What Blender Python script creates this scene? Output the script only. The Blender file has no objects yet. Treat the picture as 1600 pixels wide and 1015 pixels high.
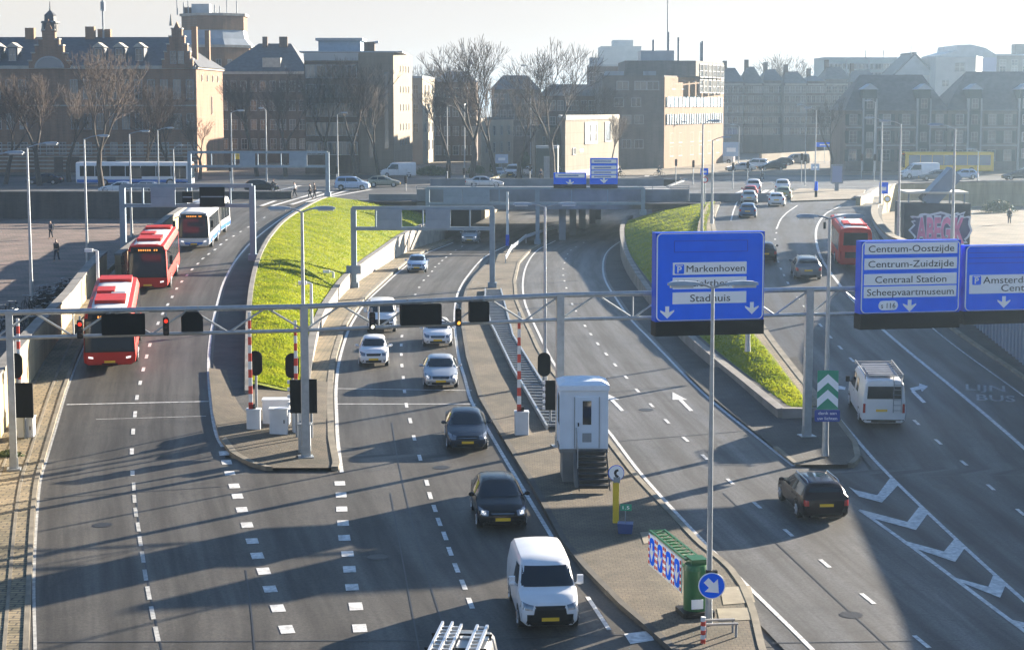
import bpy, bmesh, math, random
from math import sin, cos, pi, radians, tan, atan, atan2, sqrt, hypot
from mathutils import Vector, Matrix
from mathutils.bvhtree import BVHTree
random.seed(7)
SC = bpy.context.scene
COL = SC.collection

# ------------------------------------------------------------------ camera, sky, sun, exposure
F = 2900.0; CX, CY = 800.0, 507.5; HOR = 160.0; CAMZ = 16.0
PITCH = atan((CY - HOR) / F)
cam = bpy.data.cameras.new('camera'); camo = bpy.data.objects.new('camera', cam); COL.objects.link(camo)
cam.sensor_width = 36.0; cam.lens = 36.0 * F / 1600.0; cam.clip_start = 1.0; cam.clip_end = 9000.0
camo.location = (0, 0, CAMZ); camo.rotation_euler = (pi / 2 - PITCH, 0, 0)
SC.camera = camo
SUN_AZ = radians(46.0)      # clockwise from +Y (ahead) towards +X (right)
SUN_EL = radians(14.0)
world = bpy.data.worlds.new('World'); SC.world = world; world.use_nodes = True
wn = world.node_tree.nodes; wl = world.node_tree.links; wn.clear()
wo = wn.new('ShaderNodeOutputWorld'); wb = wn.new('ShaderNodeBackground'); sky = wn.new('ShaderNodeTexSky')
sky.sky_type = 'NISHITA'; sky.sun_disc = False; sky.sun_elevation = SUN_EL; sky.sun_rotation = SUN_AZ
sky.air_density = 1.0; sky.dust_density = 0.5; sky.ozone_density = 4.0
wb.inputs['Strength'].default_value = 0.05
# thin bright winter overcast veiling the blue
wtc = wn.new('ShaderNodeTexCoord'); wns = wn.new('ShaderNodeTexNoise'); wns.inputs['Scale'].default_value = 2.6; wns.inputs['Detail'].default_value = 5
wmp = wn.new('ShaderNodeMapping'); wmp.inputs['Scale'].default_value = (1, 1, 4.0)
wl.new(wtc.outputs['Generated'], wmp.inputs['Vector']); wl.new(wmp.outputs[0], wns.inputs['Vector'])
wrp = wn.new('ShaderNodeValToRGB'); wrp.color_ramp.elements[0].position = .3; wrp.color_ramp.elements[1].position = .75
wrp.color_ramp.elements[0].color = (3.72, 3.44, 3.26, 1); wrp.color_ramp.elements[1].color = (3.98, 3.66, 3.28, 1)
wl.new(wns.outputs['Fac'], wrp.inputs['Fac'])
wmx = wn.new('ShaderNodeMix'); wmx.data_type = 'RGBA'; wmx.inputs[0].default_value = .62
wsp = wn.new('ShaderNodeSeparateXYZ'); wl.new(wtc.outputs['Generated'], wsp.inputs[0])
wmr = wn.new('ShaderNodeMapRange'); wmr.interpolation_type = 'SMOOTHSTEP'; wmr.inputs[1].default_value = .07; wmr.inputs[2].default_value = .24; wmr.inputs[3].default_value = .95; wmr.inputs[4].default_value = .0
wl.new(wsp.outputs[2], wmr.inputs[0]); wl.new(wmr.outputs[0], wmx.inputs[0])
wl.new(sky.outputs[0], wmx.inputs[6]); wl.new(wrp.outputs['Color'], wmx.inputs[7])
wl.new(wmx.outputs[2], wb.inputs['Color']); wl.new(wb.outputs[0], wo.inputs['Surface'])
sl = bpy.data.lights.new('sun', 'SUN'); sl.energy = 5.0; sl.angle = radians(0.5); sl.color = (1.0, 0.87, 0.70)
so = bpy.data.objects.new('sun', sl); COL.objects.link(so)
sd = Vector((-sin(SUN_AZ) * cos(SUN_EL), -cos(SUN_AZ) * cos(SUN_EL), -sin(SUN_EL)))
so.rotation_euler = sd.to_track_quat('-Z', 'Y').to_euler(); so.location = (60, 60, 60)
SC.view_settings.view_transform = 'Standard'; SC.view_settings.look = 'None'
SC.view_settings.exposure = 2.2; SC.view_settings.gamma = 1.0; SC.view_settings.use_curve_mapping = False
try:
    SC.cycles.use_denoising = True
    SC.cycles.max_bounces = 6; SC.cycles.diffuse_bounces = 3; SC.cycles.glossy_bounces = 3
    SC.cycles.volume_bounces = 1; SC.cycles.transparent_max_bounces = 6
    SC.cycles.caustics_reflective = False; SC.cycles.caustics_refractive = False
except Exception: pass

# ------------------------------------------------------------------ measuring: photo pixel -> point on the ground
cp, sp = cos(PITCH), sin(PITCH)
def slope(y):
    v = (CY - y) / F
    return (-sp + v * cp) / (cp + v * sp)
def at_depth(x, y, d):
    v = (CY - y) / F; t = d / (cp + v * sp)
    return Vector(((x - CX) / F * t, d, CAMZ + slope(y) * d))
def lerp(a, b, t): return a + (b - a) * t
def interp(pts):
    pts = sorted(pts)
    def f(d):
        if d <= pts[0][0]: return pts[0][1]
        for (a, va), (b, vb) in zip(pts, pts[1:]):
            if d <= b: return lerp(va, vb, (d - a) / max(b - a, 1e-6))
        return pts[-1][1]
    return f
zM = interp([(30, -.2), (40, 0), (54, .4), (78, .9), (94, 1.3), (115, 1.6), (140, 1.5), (170, 1.1), (205, .8), (245, 1.2), (262, 1.5)])
zL = interp([(30, -.2), (40, 0), (54, .4), (78, .9), (90, 1.8), (100, 2.3), (115, 3.0), (154, 4.3), (200, 5.15), (212, 5.2)])
zR = interp([(30, -.2), (40, 0), (54, .4), (78, .9), (85, 1.2), (100, 2.2), (115, 3.2), (150, 4.5), (185, 5.15), (200, 5.2)])
zP = lambda d: 2.9       # the lower plazas
zS = lambda d: 5.2       # the street
def P(x, y, zf=zM):
    d = 80.0
    for _ in range(60):
        nd = (zf(d) - CAMZ) / slope(y)
        d = d + (nd - d) * .6
    p = at_depth(x, y, d); p.z = zf(d)
    return p
def edge(pts, zf, off=0.0):
    w = sorted([(lambda p: (p.y, p.x))(P(x, y, zf)) for x, y in pts])
    ds = [a for a, _ in w]; xs = [b for _, b in w]; n = len(ds)
    m = []
    for i in range(n):
        if i == 0: m.append((xs[1] - xs[0]) / (ds[1] - ds[0]))
        elif i == n - 1: m.append((xs[-1] - xs[-2]) / (ds[-1] - ds[-2]))
        else: m.append((xs[i + 1] - xs[i - 1]) / (ds[i + 1] - ds[i - 1]))
    def f(d):
        if d <= ds[0]: return xs[0] + m[0] * (d - ds[0]) + off
        if d >= ds[-1]: return xs[-1] + m[-1] * (d - ds[-1]) + off
        for i in range(n - 1):
            if d <= ds[i + 1]:
                h = ds[i + 1] - ds[i]; t = (d - ds[i]) / h
                return ((2*t**3 - 3*t*t + 1) * xs[i] + (t**3 - 2*t*t + t) * h * m[i] + (-2*t**3 + 3*t*t) * xs[i+1] + (t**3 - t*t) * h * m[i+1]) + off
    return f

# ------------------------------------------------------------------ materials
MATS = {}
def mat(name, col, rough=.6, metal=0.0, var=0.0, vscale=3.0, bump=0.0, bscale=40.0, spec=.5, emit=None, estr=0.0, coat=0.0):
    if name in MATS: return MATS[name]
    m = bpy.data.materials.new(name); m.use_nodes = True
    nt = m.node_tree; b = nt.nodes['Principled BSDF']
    b.inputs['Base Color'].default_value = (*col, 1); b.inputs['Roughness'].default_value = rough
    b.inputs['Metallic'].default_value = metal; b.inputs['Specular IOR Level'].default_value = spec
    if coat: b.inputs['Coat Weight'].default_value = coat; b.inputs['Coat Roughness'].default_value = .06
    if emit: b.inputs['Emission Color'].default_value = (*emit, 1); b.inputs['Emission Strength'].default_value = estr
    tc = nt.nodes.new('ShaderNodeTexCoord')
    if var:
        n1 = nt.nodes.new('ShaderNodeTexNoise'); n1.inputs['Scale'].default_value = vscale; n1.inputs['Detail'].default_value = 6
        nt.links.new(tc.outputs['Object'], n1.inputs['Vector'])
        r = nt.nodes.new('ShaderNodeValToRGB')
        r.color_ramp.elements[0].position = .3; r.color_ramp.elements[1].position = .7
        r.color_ramp.elements[0].color = (*[max(0, c * (1 - var)) for c in col], 1)
        r.color_ramp.elements[1].color = (*[min(1, c * (1 + var)) for c in col], 1)
        nt.links.new(n1.outputs['Fac'], r.inputs['Fac']); nt.links.new(r.outputs['Color'], b.inputs['Base Color'])
    if bump:
        n2 = nt.nodes.new('ShaderNodeTexNoise'); n2.inputs['Scale'].default_value = bscale; n2.inputs['Detail'].default_value = 4
        nt.links.new(tc.outputs['Object'], n2.inputs['Vector'])
        bp = nt.nodes.new('ShaderNodeBump'); bp.inputs['Strength'].default_value = bump; bp.inputs['Distance'].default_value = .03
        nt.links.new(n2.outputs['Fac'], bp.inputs['Height']); nt.links.new(bp.outputs['Normal'], b.inputs['Normal'])
    MATS[name] = m
    return m
def N(nt, kind, **kw):
    n = nt.nodes.new(kind)
    for k, v in kw.items(): setattr(n, k, v)
    return n
def mixc(nt, fac, a, b, mode='MIX'):
    n = nt.nodes.new('ShaderNodeMix'); n.data_type = 'RGBA'; n.blend_type = mode
    for s, v in ((n.inputs[0], fac), (n.inputs[6], a), (n.inputs[7], b)):
        if hasattr(v, 'is_output'): nt.links.new(v, s)
        elif isinstance(v, tuple): s.default_value = (*v, 1)
        else: s.default_value = v
    return n.outputs[2]
def ramp(nt, src, p0, c0, p1, c1):
    r = nt.nodes.new('ShaderNodeValToRGB'); e = r.color_ramp.elements
    e[0].position = p0; e[1].position = p1; e[0].color = (*c0, 1); e[1].color = (*c1, 1)
    nt.links.new(src, r.inputs['Fac']); return r.outputs['Color']
def noise(nt, vec, scale, detail=5, rough=.55):
    n = nt.nodes.new('ShaderNodeTexNoise'); n.inputs['Scale'].default_value = scale; n.inputs['Detail'].default_value = detail
    n.inputs['Roughness'].default_value = rough
    nt.links.new(vec, n.inputs['Vector']); return n.outputs['Fac']
def asphalt(name, base, warm, lanes=2):
    m = bpy.data.materials.new(name); m.use_nodes = True; nt = m.node_tree; b = nt.nodes['Principled BSDF']
    tc = nt.nodes.new('ShaderNodeTexCoord'); ob = tc.outputs['Object']; uv = tc.outputs['UV']
    c = ramp(nt, noise(nt, ob, .09, 4), .35, base, .65, warm)
    fine = ramp(nt, noise(nt, ob, 11, 4, .75), .34, (.62,) * 3, .66, (1.36,) * 3)
    c = mixc(nt, 1.0, c, fine, 'MULTIPLY')
    # wheel tracks, worn along the lane
    sx = nt.nodes.new('ShaderNodeSeparateXYZ'); nt.links.new(uv, sx.inputs[0])
    w = nt.nodes.new('ShaderNodeMath'); w.operation = 'MULTIPLY'; w.inputs[1].default_value = lanes * 2 * 2 * pi
    nt.links.new(sx.outputs[0], w.inputs[0])
    s = nt.nodes.new('ShaderNodeMath'); s.operation = 'COSINE'; nt.links.new(w.outputs[0], s.inputs[0])
    mp = nt.nodes.new('ShaderNodeMapping'); mp.inputs['Scale'].default_value = (9, .05, 1); nt.links.new(uv, mp.inputs['Vector'])
    st = noise(nt, mp.outputs[0], 2.2, 5)
    a = nt.nodes.new('ShaderNodeMath'); a.operation = 'MULTIPLY_ADD'; a.inputs[1].default_value = .13
    nt.links.new(s.outputs[0], a.inputs[0]); nt.links.new(st, a.inputs[2])
    tr = ramp(nt, a.outputs[0], .32, (.48,) * 3, .68, (1.22,) * 3)
    c = mixc(nt, .9, c, tr, 'MULTIPLY')
    # patches and stains
    pt = ramp(nt, noise(nt, ob, .40, 7, .72), .52, (1, 1, 1), .68, (.62,) * 3)
    c = mixc(nt, .8, c, pt, 'MULTIPLY')
    vo = nt.nodes.new('ShaderNodeTexVoronoi'); vo.feature = 'DISTANCE_TO_EDGE'; vo.inputs['Scale'].default_value = .11
    wv = nt.nodes.new('ShaderNodeVectorMath'); wv.operation = 'ADD'
    nz = nt.nodes.new('ShaderNodeTexNoise'); nz.inputs['Scale'].default_value = .5; nz.inputs['Detail'].default_value = 5
    nt.links.new(ob, nz.inputs['Vector'])
    sc = nt.nodes.new('ShaderNodeVectorMath'); sc.operation = 'SCALE'; sc.inputs[3].default_value = 2.2; nt.links.new(nz.outputs['Color'], sc.inputs[0])
    nt.links.new(ob, wv.inputs[0]); nt.links.new(sc.outputs[0], wv.inputs[1]); nt.links.new(wv.outputs[0], vo.inputs['Vector'])
    ck = ramp(nt, vo.outputs['Distance'], .0, (.55,) * 3, .006, (1, 1, 1))
    c = mixc(nt, .6, c, ck, 'MULTIPLY')
    nt.links.new(c, b.inputs['Base Color'])
    b.inputs['Roughness'].default_value = .62; b.inputs['Specular IOR Level'].default_value = .4
    rr = nt.nodes.new('ShaderNodeMapRange'); rr.inputs[3].default_value = .74; rr.inputs[4].default_value = .5
    nt.links.new(a.outputs[0], rr.inputs[0]); nt.links.new(rr.outputs[0], b.inputs['Roughness'])
    bp = nt.nodes.new('ShaderNodeBump'); bp.inputs['Strength'].default_value = .35; bp.inputs['Distance'].default_value = .015
    nt.links.new(noise(nt, ob, 45, 3), bp.inputs['Height']); nt.links.new(bp.outputs['Normal'], b.inputs['Normal'])
    return m
def pavers(name, c1, c2, mortar, sx=.3, sy=.3, msize=.02, rot=0.0):
    m = bpy.data.materials.new(name); m.use_nodes = True; nt = m.node_tree; b = nt.nodes['Principled BSDF']
    tc = nt.nodes.new('ShaderNodeTexCoord'); ob = tc.outputs['Object']
    mp = nt.nodes.new('ShaderNodeMapping'); mp.inputs['Rotation'].default_value = (0, 0, rot); nt.links.new(ob, mp.inputs['Vector'])
    br = nt.nodes.new('ShaderNodeTexBrick'); br.inputs['Scale'].default_value = 1.0
    br.inputs['Brick Width'].default_value = sx; br.inputs['Row Height'].default_value = sy; br.inputs['Mortar Size'].default_value = msize
    br.inputs['Color1'].default_value = (*c1, 1); br.inputs['Color2'].default_value = (*c2, 1); br.inputs['Mortar'].default_value = (*mortar, 1)
    nt.links.new(mp.outputs[0], br.inputs['Vector'])
    c = mixc(nt, 1.0, br.outputs['Color'], ramp(nt, noise(nt, ob, .38, 7, .7), .34, (.48, .52, .46), .66, (1.3, 1.26, 1.2)), 'MULTIPLY')
    c = mixc(nt, .55, c, ramp(nt, noise(nt, ob, 5, 5), .35, (.7,) * 3, .7, (1.2,) * 3), 'MULTIPLY')
    nt.links.new(c, b.inputs['Base Color']); b.inputs['Roughness'].default_value = .85
    bp = nt.nodes.new('ShaderNodeBump'); bp.inputs['Strength'].default_value = .4; bp.inputs['Distance'].default_value = .02
    nt.links.new(br.outputs['Fac'], bp.inputs['Height']); bp.invert = True; nt.links.new(bp.outputs['Normal'], b.inputs['Normal'])
    return m
def brickwall(name, c1, c2, mortar, w=.9, h=.3, ms=.03, stain=.35):
    """masonry read from world height and run, soft courses, rain stains"""
    m = bpy.data.materials.new(name); m.use_nodes = True; nt = m.node_tree; b = nt.nodes['Principled BSDF']
    ge = nt.nodes.new('ShaderNodeTexCoord'); s = nt.nodes.new('ShaderNodeSeparateXYZ'); nt.links.new(ge.outputs['Object'], s.inputs[0])
    ad = nt.nodes.new('ShaderNodeMath'); ad.operation = 'ADD'; nt.links.new(s.outputs[0], ad.inputs[0]); nt.links.new(s.outputs[1], ad.inputs[1])
    cb = nt.nodes.new('ShaderNodeCombineXYZ'); nt.links.new(ad.outputs[0], cb.inputs[0]); nt.links.new(s.outputs[2], cb.inputs[1])
    br = nt.nodes.new('ShaderNodeTexBrick'); br.inputs['Scale'].default_value = 1
    br.inputs['Brick Width'].default_value = w; br.inputs['Row Height'].default_value = h; br.inputs['Mortar Size'].default_value = ms
    br.inputs['Color1'].default_value = (*c1, 1); br.inputs['Color2'].default_value = (*c2, 1); br.inputs['Mortar'].default_value = (*mortar, 1)
    nt.links.new(cb.outputs[0], br.inputs['Vector'])
    mp = nt.nodes.new('ShaderNodeMapping'); mp.inputs['Scale'].default_value = (1, 1, .15); nt.links.new(ge.outputs['Object'], mp.inputs['Vector'])
    c = mixc(nt, 1.0, br.outputs['Color'], ramp(nt, noise(nt, mp.outputs[0], 1.1, 6, .6), .3, (1 - stain,) * 3, .7, (1 + stain * .5,) * 3), 'MULTIPLY')
    nt.links.new(c, b.inputs['Base Color']); b.inputs['Roughness'].default_value = .88
    return m

ASPH_L = asphalt('asphalt_left', (.060, .055, .046), (.086, .077, .063))
ASPH_R = asphalt('asphalt_right', (.084, .083, .080), (.112, .109, .102))
ASPH_B = asphalt('asphalt_ramp', (.052, .054, .057), (.076, .076, .075), 3)
STREET = asphalt('street_asphalt', (.07, .072, .075), (.10, .10, .10), 3)
PAVE = pavers('island_paving', (.155, .125, .088), (.125, .103, .075), (.08, .068, .054), .21, .21, .016)
VERGE = pavers('verge_setts', (.33, .265, .165), (.25, .205, .135), (.11, .095, .075), .55, .24, .03)
DARKPAVE = pavers('dark_setts', (.085, .083, .08), (.065, .065, .065), (.04, .04, .04), .3, .15, .02)
PLAZA = pavers('plaza_brick', (.215, .15, .13), (.18, .13, .115), (.11, .09, .08), .44, .22, .02, .5)
PLAZAR = pavers('plaza_slabs', (.235, .195, .15), (.20, .168, .13), (.14, .12, .10), .6, .6, .02, .3)
CONC = mat('concrete', (.20, .19, .175), .85, var=.28, vscale=.7, bump=.2, bscale=8)
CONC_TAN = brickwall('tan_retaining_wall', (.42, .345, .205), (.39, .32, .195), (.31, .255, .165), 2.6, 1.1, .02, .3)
CONC_W = mat('pale_wall', (.34, .31, .27), .85, var=.25, vscale=.9)
CONC_DK = brickwall('dark_brick_wall', (.085, .075, .07), (.065, .06, .055), (.09, .085, .08), .5, .18, .02, .4)
KERB = mat('kerb_stone', (.21, .185, .14), .85, var=.3, vscale=1.3)
PAINT = mat('road_paint', (.60, .60, .585), .65, var=.34, vscale=5)
PAINT_OLD = mat('worn_road_paint', (.42, .42, .40), .7, var=.35, vscale=5)
STEEL = mat('galvanised_steel', (.40, .43, .45), .42, .55, var=.14, vscale=4)
STEEL_D = mat('dull_grey_steel', (.25, .28, .31), .55, .35, var=.15, vscale=3)
WHITE_P = mat('white_post_paint', (.72, .74, .75), .4, 0, var=.06)
BLACK = mat('matt_black', (.0035, .004, .005), .7, spec=.12)
BLACK_G = mat('black_trim', (.008, .008, .009), .5, spec=.25)
GLASS = mat('dark_glass', (.010, .018, .026), .05, 0, spec=.6)
BLUE = mat('sign_blue', (.001, .15, .95), .6, var=.05, vscale=1.2, spec=.04)
BLUE_D = mat('sign_blue_dark', (.002, .08, .62), .5, spec=.15)
WHITE_S = mat('sign_white', (.93, .94, .95), .5)
RED = mat('signal_red_paint', (.55, .035, .03), .45)

# ------------------------------------------------------------------ mesh building
class MB:
    def __init__(s): s.v = []; s.f = []; s.m = []; s.uv = None
    def add(s, vs, fs, mi=0, M=None):
        o = len(s.v)
        s.v += [tuple(M @ Vector(p)) for p in vs] if M is not None else [tuple(p) for p in vs]
        s.f += [tuple(i + o for i in f) for f in fs]; s.m += [mi] * len(fs)
        return s
    def box(s, c, d, rz=0.0, mi=0, M=None):
        x, y, z = d[0] / 2, d[1] / 2, d[2] / 2
        vs = [(-x, -y, -z), (x, -y, -z), (x, y, -z), (-x, y, -z), (-x, -y, z), (x, -y, z), (x, y, z), (-x, y, z)]
        T = Matrix.Translation(c) @ Matrix.Rotation(rz, 4, 'Z')
        if M is not None: T = M @ T
        return s.add(vs, [(0, 3, 2, 1), (4, 5, 6, 7), (0, 1, 5, 4), (1, 2, 6, 5), (2, 3, 7, 6), (3, 0, 4, 7)], mi, T)
    def tube(s, p0, p1, r0, r1=None, n=8, mi=0, cap=True):
        p0 = Vector(p0); p1 = Vector(p1); r1 = r0 if r1 is None else r1
        a = (p1 - p0)
        if a.length < 1e-6: return s
        a.normalize(); u = a.orthogonal().normalized(); w = a.cross(u)
        vs = []
        for p, r in ((p0, r0), (p1, r1)):
            for i in range(n):
                t = 2 * pi * i / n; vs.append(p + (u * cos(t) + w * sin(t)) * r)
        fs = [(i, (i + 1) % n, n + (i + 1) % n, n + i) for i in range(n)]
        if cap: fs += [tuple(range(n - 1, -1, -1)), tuple(range(n, 2 * n))]
        return s.add(vs, fs, mi)
    def path(s, pts, r, n=8, mi=0):
        for a, b in zip(pts, pts[1:]): s.tube(a, b, r, r, n, mi)
        return s
    def ball(s, c, r, n=10, sc=(1, 1, 1), mi=0):
        vs = []; fs = []; k = max(4, n // 2)
        for i in range(1, k):
            for j in range(n):
                a = pi * i / k; b = 2 * pi * j / n
                vs.append((c[0] + r * sc[0] * sin(a) * cos(b), c[1] + r * sc[1] * sin(a) * sin(b), c[2] + r * sc[2] * cos(a)))
        t = len(vs); vs += [(c[0], c[1], c[2] + r * sc[2]), (c[0], c[1], c[2] - r * sc[2])]
        for i in range(k - 2):
            for j in range(n): fs.append((i * n + j, (i + 1) * n + j, (i + 1) * n + (j + 1) % n, i * n + (j + 1) % n))
        for j in range(n):
            fs.append((t, j, (j + 1) % n)); fs.append((t + 1, (k - 2) * n + (j + 1) % n, (k - 2) * n + j))
        return s.add(vs, fs, mi)
    def prism(s, poly, h, M=None, mi=0):
        """poly (x, y) counter-clockwise, extruded 0..h along local z"""
        n = len(poly)
        vs = [(x, y, 0) for x, y in poly] + [(x, y, h) for x, y in poly]
        fs = [tuple(range(n - 1, -1, -1)), tuple(range(n, 2 * n))] + [(i, (i + 1) % n, n + (i + 1) % n, n + i) for i in range(n)]
        return s.add(vs, fs, mi, M)
    def build(s, name, mats, parent=None, loc=None, smooth=False, rz=0.0):
        me = bpy.data.meshes.new(name); me.from_pydata(s.v, [], s.f)
        for m in (mats if isinstance(mats, (list, tuple)) else [mats]): me.materials.append(m)
        if any(s.m): me.polygons.foreach_set('material_index', s.m)
        if s.uv:
            ul = me.uv_layers.new(name='UVMap')
            for l in me.loops: ul.data[l.index].uv = s.uv[l.vertex_index]
        if smooth:
            me.polygons.foreach_set('use_smooth', [True] * len(me.polygons))
            try: me.set_sharp_from_angle(angle=radians(smooth if smooth is not True else 40))
            except Exception: pass
        me.update()
        return link(name, me, parent, loc, rz)
def link(name, me, parent=None, loc=None, rz=0.0):
    o = bpy.data.objects.new(name, me); COL.objects.link(o)
    if parent is not None: o.parent = parent
    if loc is not None: o.location = loc
    if rz: o.rotation_euler[2] = rz
    return o
def tag(o, label=None, cat=None, group=None, kind=None):
    if label: o['label'] = label
    if cat: o['category'] = cat
    if group: o['group'] = group
    if kind: o['kind'] = kind
    return o
def thing(name, label, cat, loc=(0, 0, 0), rz=0.0, group=None):
    o = bpy.data.objects.new(name, None); COL.objects.link(o); o.location = loc; o.rotation_euler = (0, 0, rz)
    o.empty_display_size = .2
    return tag(o, label, cat, group)
def kids(o): return [c for c in list(COL.objects) if c.parent == o] if False else list(o.children)
def dup(o, loc=None, rz=None, label=None, group=None, parent=None, swap=None):
    c = o.copy(); COL.objects.link(c)
    if parent is not None: c.parent = parent
    if loc is not None: c.location = loc
    if rz is not None: c.rotation_euler = (0, 0, rz)
    if label: c['label'] = label
    if group: c['group'] = group
    if swap and c.data is not None and c.data.materials and any(m.name in swap for m in c.data.materials if m):
        c.data = c.data.copy()
        for i, m in enumerate(c.data.materials):
            if m and m.name in swap: c.data.materials[i] = swap[m.name]
    for ch in list(o.children): dup(ch, parent=c, swap=swap)
    return c
def text_mb(mb, s, width, height, M, depth=.012, mi=0, bold=.0, fit=True):
    cu = bpy.data.curves.new('lettering', 'FONT'); cu.body = s; cu.size = 1.0; cu.offset = bold; cu.extrude = .5
    cu.align_x = 'CENTER'; cu.resolution_u = 3
    o = bpy.data.objects.new('lettering', cu); COL.objects.link(o)
    bpy.context.view_layer.update()
    me = bpy.data.meshes.new_from_object(o.evaluated_get(bpy.context.evaluated_depsgraph_get()))
    vs = [v.co.copy() for v in me.vertices]; fs = [tuple(p.vertices) for p in me.polygons]
    bpy.data.objects.remove(o); bpy.data.curves.remove(cu); bpy.data.meshes.remove(me)
    if not vs: return
    x0 = min(v.x for v in vs); x1 = max(v.x for v in vs)
    k = height / .72; kx = width / (x1 - x0) if fit else k
    mb.add([((v.x - (x0 + x1) / 2) * kx, v.y * k, v.z * depth) for v in vs], fs, mi, M)

def strip(name, fl, fr, d0, d1, zl, zr=None, m=None, step=2.0, nx=6, dz=0.0, kind='structure'):
    """a sheet of ground between two edges"""
    zr = zr or zl; mb = MB(); mb.uv = []
    n = max(2, int((d1 - d0) / step) + 1)
    for i in range(n):
        d = lerp(d0, d1, i / (n - 1)); a, b = fl(d), fr(d)
        for j in range(nx + 1):
            t = j / nx; mb.v.append((lerp(a, b, t), d, lerp(zl(d), zr(d), t) + dz)); mb.uv.append((t, d))
    for i in range(n - 1):
        for j in range(nx):
            k = i * (nx + 1) + j; mb.f.append((k, k + 1, k + nx + 2, k + nx + 1)); mb.m.append(0)
    o = mb.build(name, m)
    if kind: o['kind'] = kind
    return o
def wall_mesh(mb, fx, d0, d1, zb, zt, th, side=1, step=2.0, cap=0.0, capt=0.0, mi=0, mc=1):
    """a wall running along the edge fx, th thick towards side; optional proud coping"""
    n = max(2, int((d1 - d0) / step) + 1); R = []
    def ring(off0, off1, b, t, mi_):
        o = len(mb.v)
        for i in range(n):
            d = lerp(d0, d1, i / (n - 1)); x = fx(d)
            for xx, zz in ((x + off0, b(d)), (x + off1, b(d)), (x + off1, t(d)), (x + off0, t(d))): mb.v.append((xx, d, zz))
        for i in range(n - 1):
            for j in range(4):
                a = o + i * 4 + j; b2 = o + i * 4 + (j + 1) % 4
                mb.f.append((a, a + 4, b2 + 4, b2)); mb.m.append(mi_)
        mb.f.append((o, o + 1, o + 2, o + 3)); mb.m.append(mi_)
        e = o + (n - 1) * 4; mb.f.append((e + 3, e + 2, e + 1, e)); mb.m.append(mi_)
    ring(0, th * side, zb, zt, mi)
    if cap: ring(-capt * side, (th + capt) * side, lambda d: zt(d) - .001, lambda d: zt(d) + cap, mc)
# ------------------------------------------------------------------ edges of the roads, measured in the photograph
def edgelin(pts, zf):
    w = sorted([(lambda p: (p.y, p.x))(P(x, y, zf)) for x, y in pts]); return interp(w)
E_R1L = edge([(40, 1015), (45, 905), (52, 790), (60, 740), (84, 660), (103, 600), (118, 560), (142, 510), (186, 440), (228, 397), (262, 367), (300, 342), (345, 320), (395, 302)], zL)
E_R1R = edge([(348, 705), (340, 690), (333, 655), (327, 600), (326, 560), (330, 520), (338, 480), (350, 440), (372, 402), (405, 368), (445, 338), (480, 318), (520, 304)], zL)
E_G1L = edge([(378, 690), (382, 640), (383, 560), (385, 500), (391, 450), (402, 410), (420, 377), (445, 350), (485, 325), (525, 308)], zL)
E_W2 = edge([(472, 690), (480, 650), (484, 600), (491, 560), (501, 520), (520, 485), (545, 455), (582, 428), (640, 394), (695, 375)], zM)
E_R2L = edge([(531, 740), (523, 690), (521, 650), (520, 610), (524, 570), (533, 535), (545, 505), (565, 475), (590, 450), (618, 425), (652, 400), (705, 378)], zM)
E_R2R = edge([(1080, 1050), (1036, 1010), (960, 945), (905, 890), (872, 850), (820, 755), (766, 667), (742, 625), (731, 590), (722, 560), (715, 515), (716, 480), (722, 454), (735, 432), (762, 402), (800, 381)], zM)
E_R3L = edge([(1264, 1015), (1106, 859), (1000, 745), (949, 679), (905, 625), (868, 580), (848, 547), (828, 505), (814, 472), (811, 440), (818, 412), (835, 390), (866, 375)], zM)
E_R3R = edge([(1262, 742), (1197, 692), (1102, 615), (1040, 553), (990, 502), (963, 465), (947, 440), (942, 420), (945, 400), (955, 387), (978, 371)], zM)
E_G2L = edge([(1250, 688), (1227, 668), (1166, 618), (1105, 568), (1062, 529), (1022, 485), (993, 448), (976, 420), (969, 396), (974, 381), (998, 366)], zM)
E_G2R = edge([(1268, 640), (1244, 610), (1208, 563), (1172, 518), (1135, 455), (1113, 405), (1104, 360), (1112, 330), (1130, 296)], zR)
E_R4L = edge([(1345, 700), (1310, 650), (1257, 587), (1200, 512), (1165, 455), (1140, 405), (1122, 360), (1122, 335), (1140, 296)], zR)
E_R4R = edge([(1800, 790), (1700, 695), (1600, 606), (1460, 505), (1410, 455), (1378, 412), (1360, 375), (1352, 345), (1358, 325)], zR)
E_W3 = edge([(1800, 755), (1700, 660), (1600, 572), (1520, 507), (1450, 446), (1400, 398), (1372, 365), (1362, 342), (1366, 322)], zR)
E_W1 = edge([(-40, 750), (0, 690), (50, 597), (90, 535), (120, 490), (150, 453), (183, 422), (213, 396), (245, 368), (280, 344), (320, 322)], zL)
T_L = lambda d: E_W2(205) + (d - 205) * .12
T_R = lambda d: E_G2L(205) + (d - 205) * .2 if d > 205 else E_G2L(d)
SPL12 = edgelin([(450, 990), (422, 920), (386, 820), (366, 759), (350, 708)], zM)     # where left and middle carriageways part
SPL34 = edgelin([(1700, 1055), (1600, 985), (1345, 795), (1262, 742)], zM)
OFF = lambda f, o: (lambda d: f(d) + o)
CONST = lambda c: (lambda d: c)

# ------------------------------------------------------------------ ground sheets
EARTH = mat('earth', (.11, .10, .085), .95, var=.3, vscale=.05)
mb = MB()
g0, g1 = -2.0, 5.0
ys = [(-300, g0), (268, g0), (269, g1), (6000, g1)]
for y, z in ys: mb.v += [(-4000, y, z), (4000, y, z)]
for i in range(3): mb.f.append((2*i, 2*i+1, 2*i+3, 2*i+2)); mb.m.append(0)
tag(mb.build('ground', EARTH), kind='structure')

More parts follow.
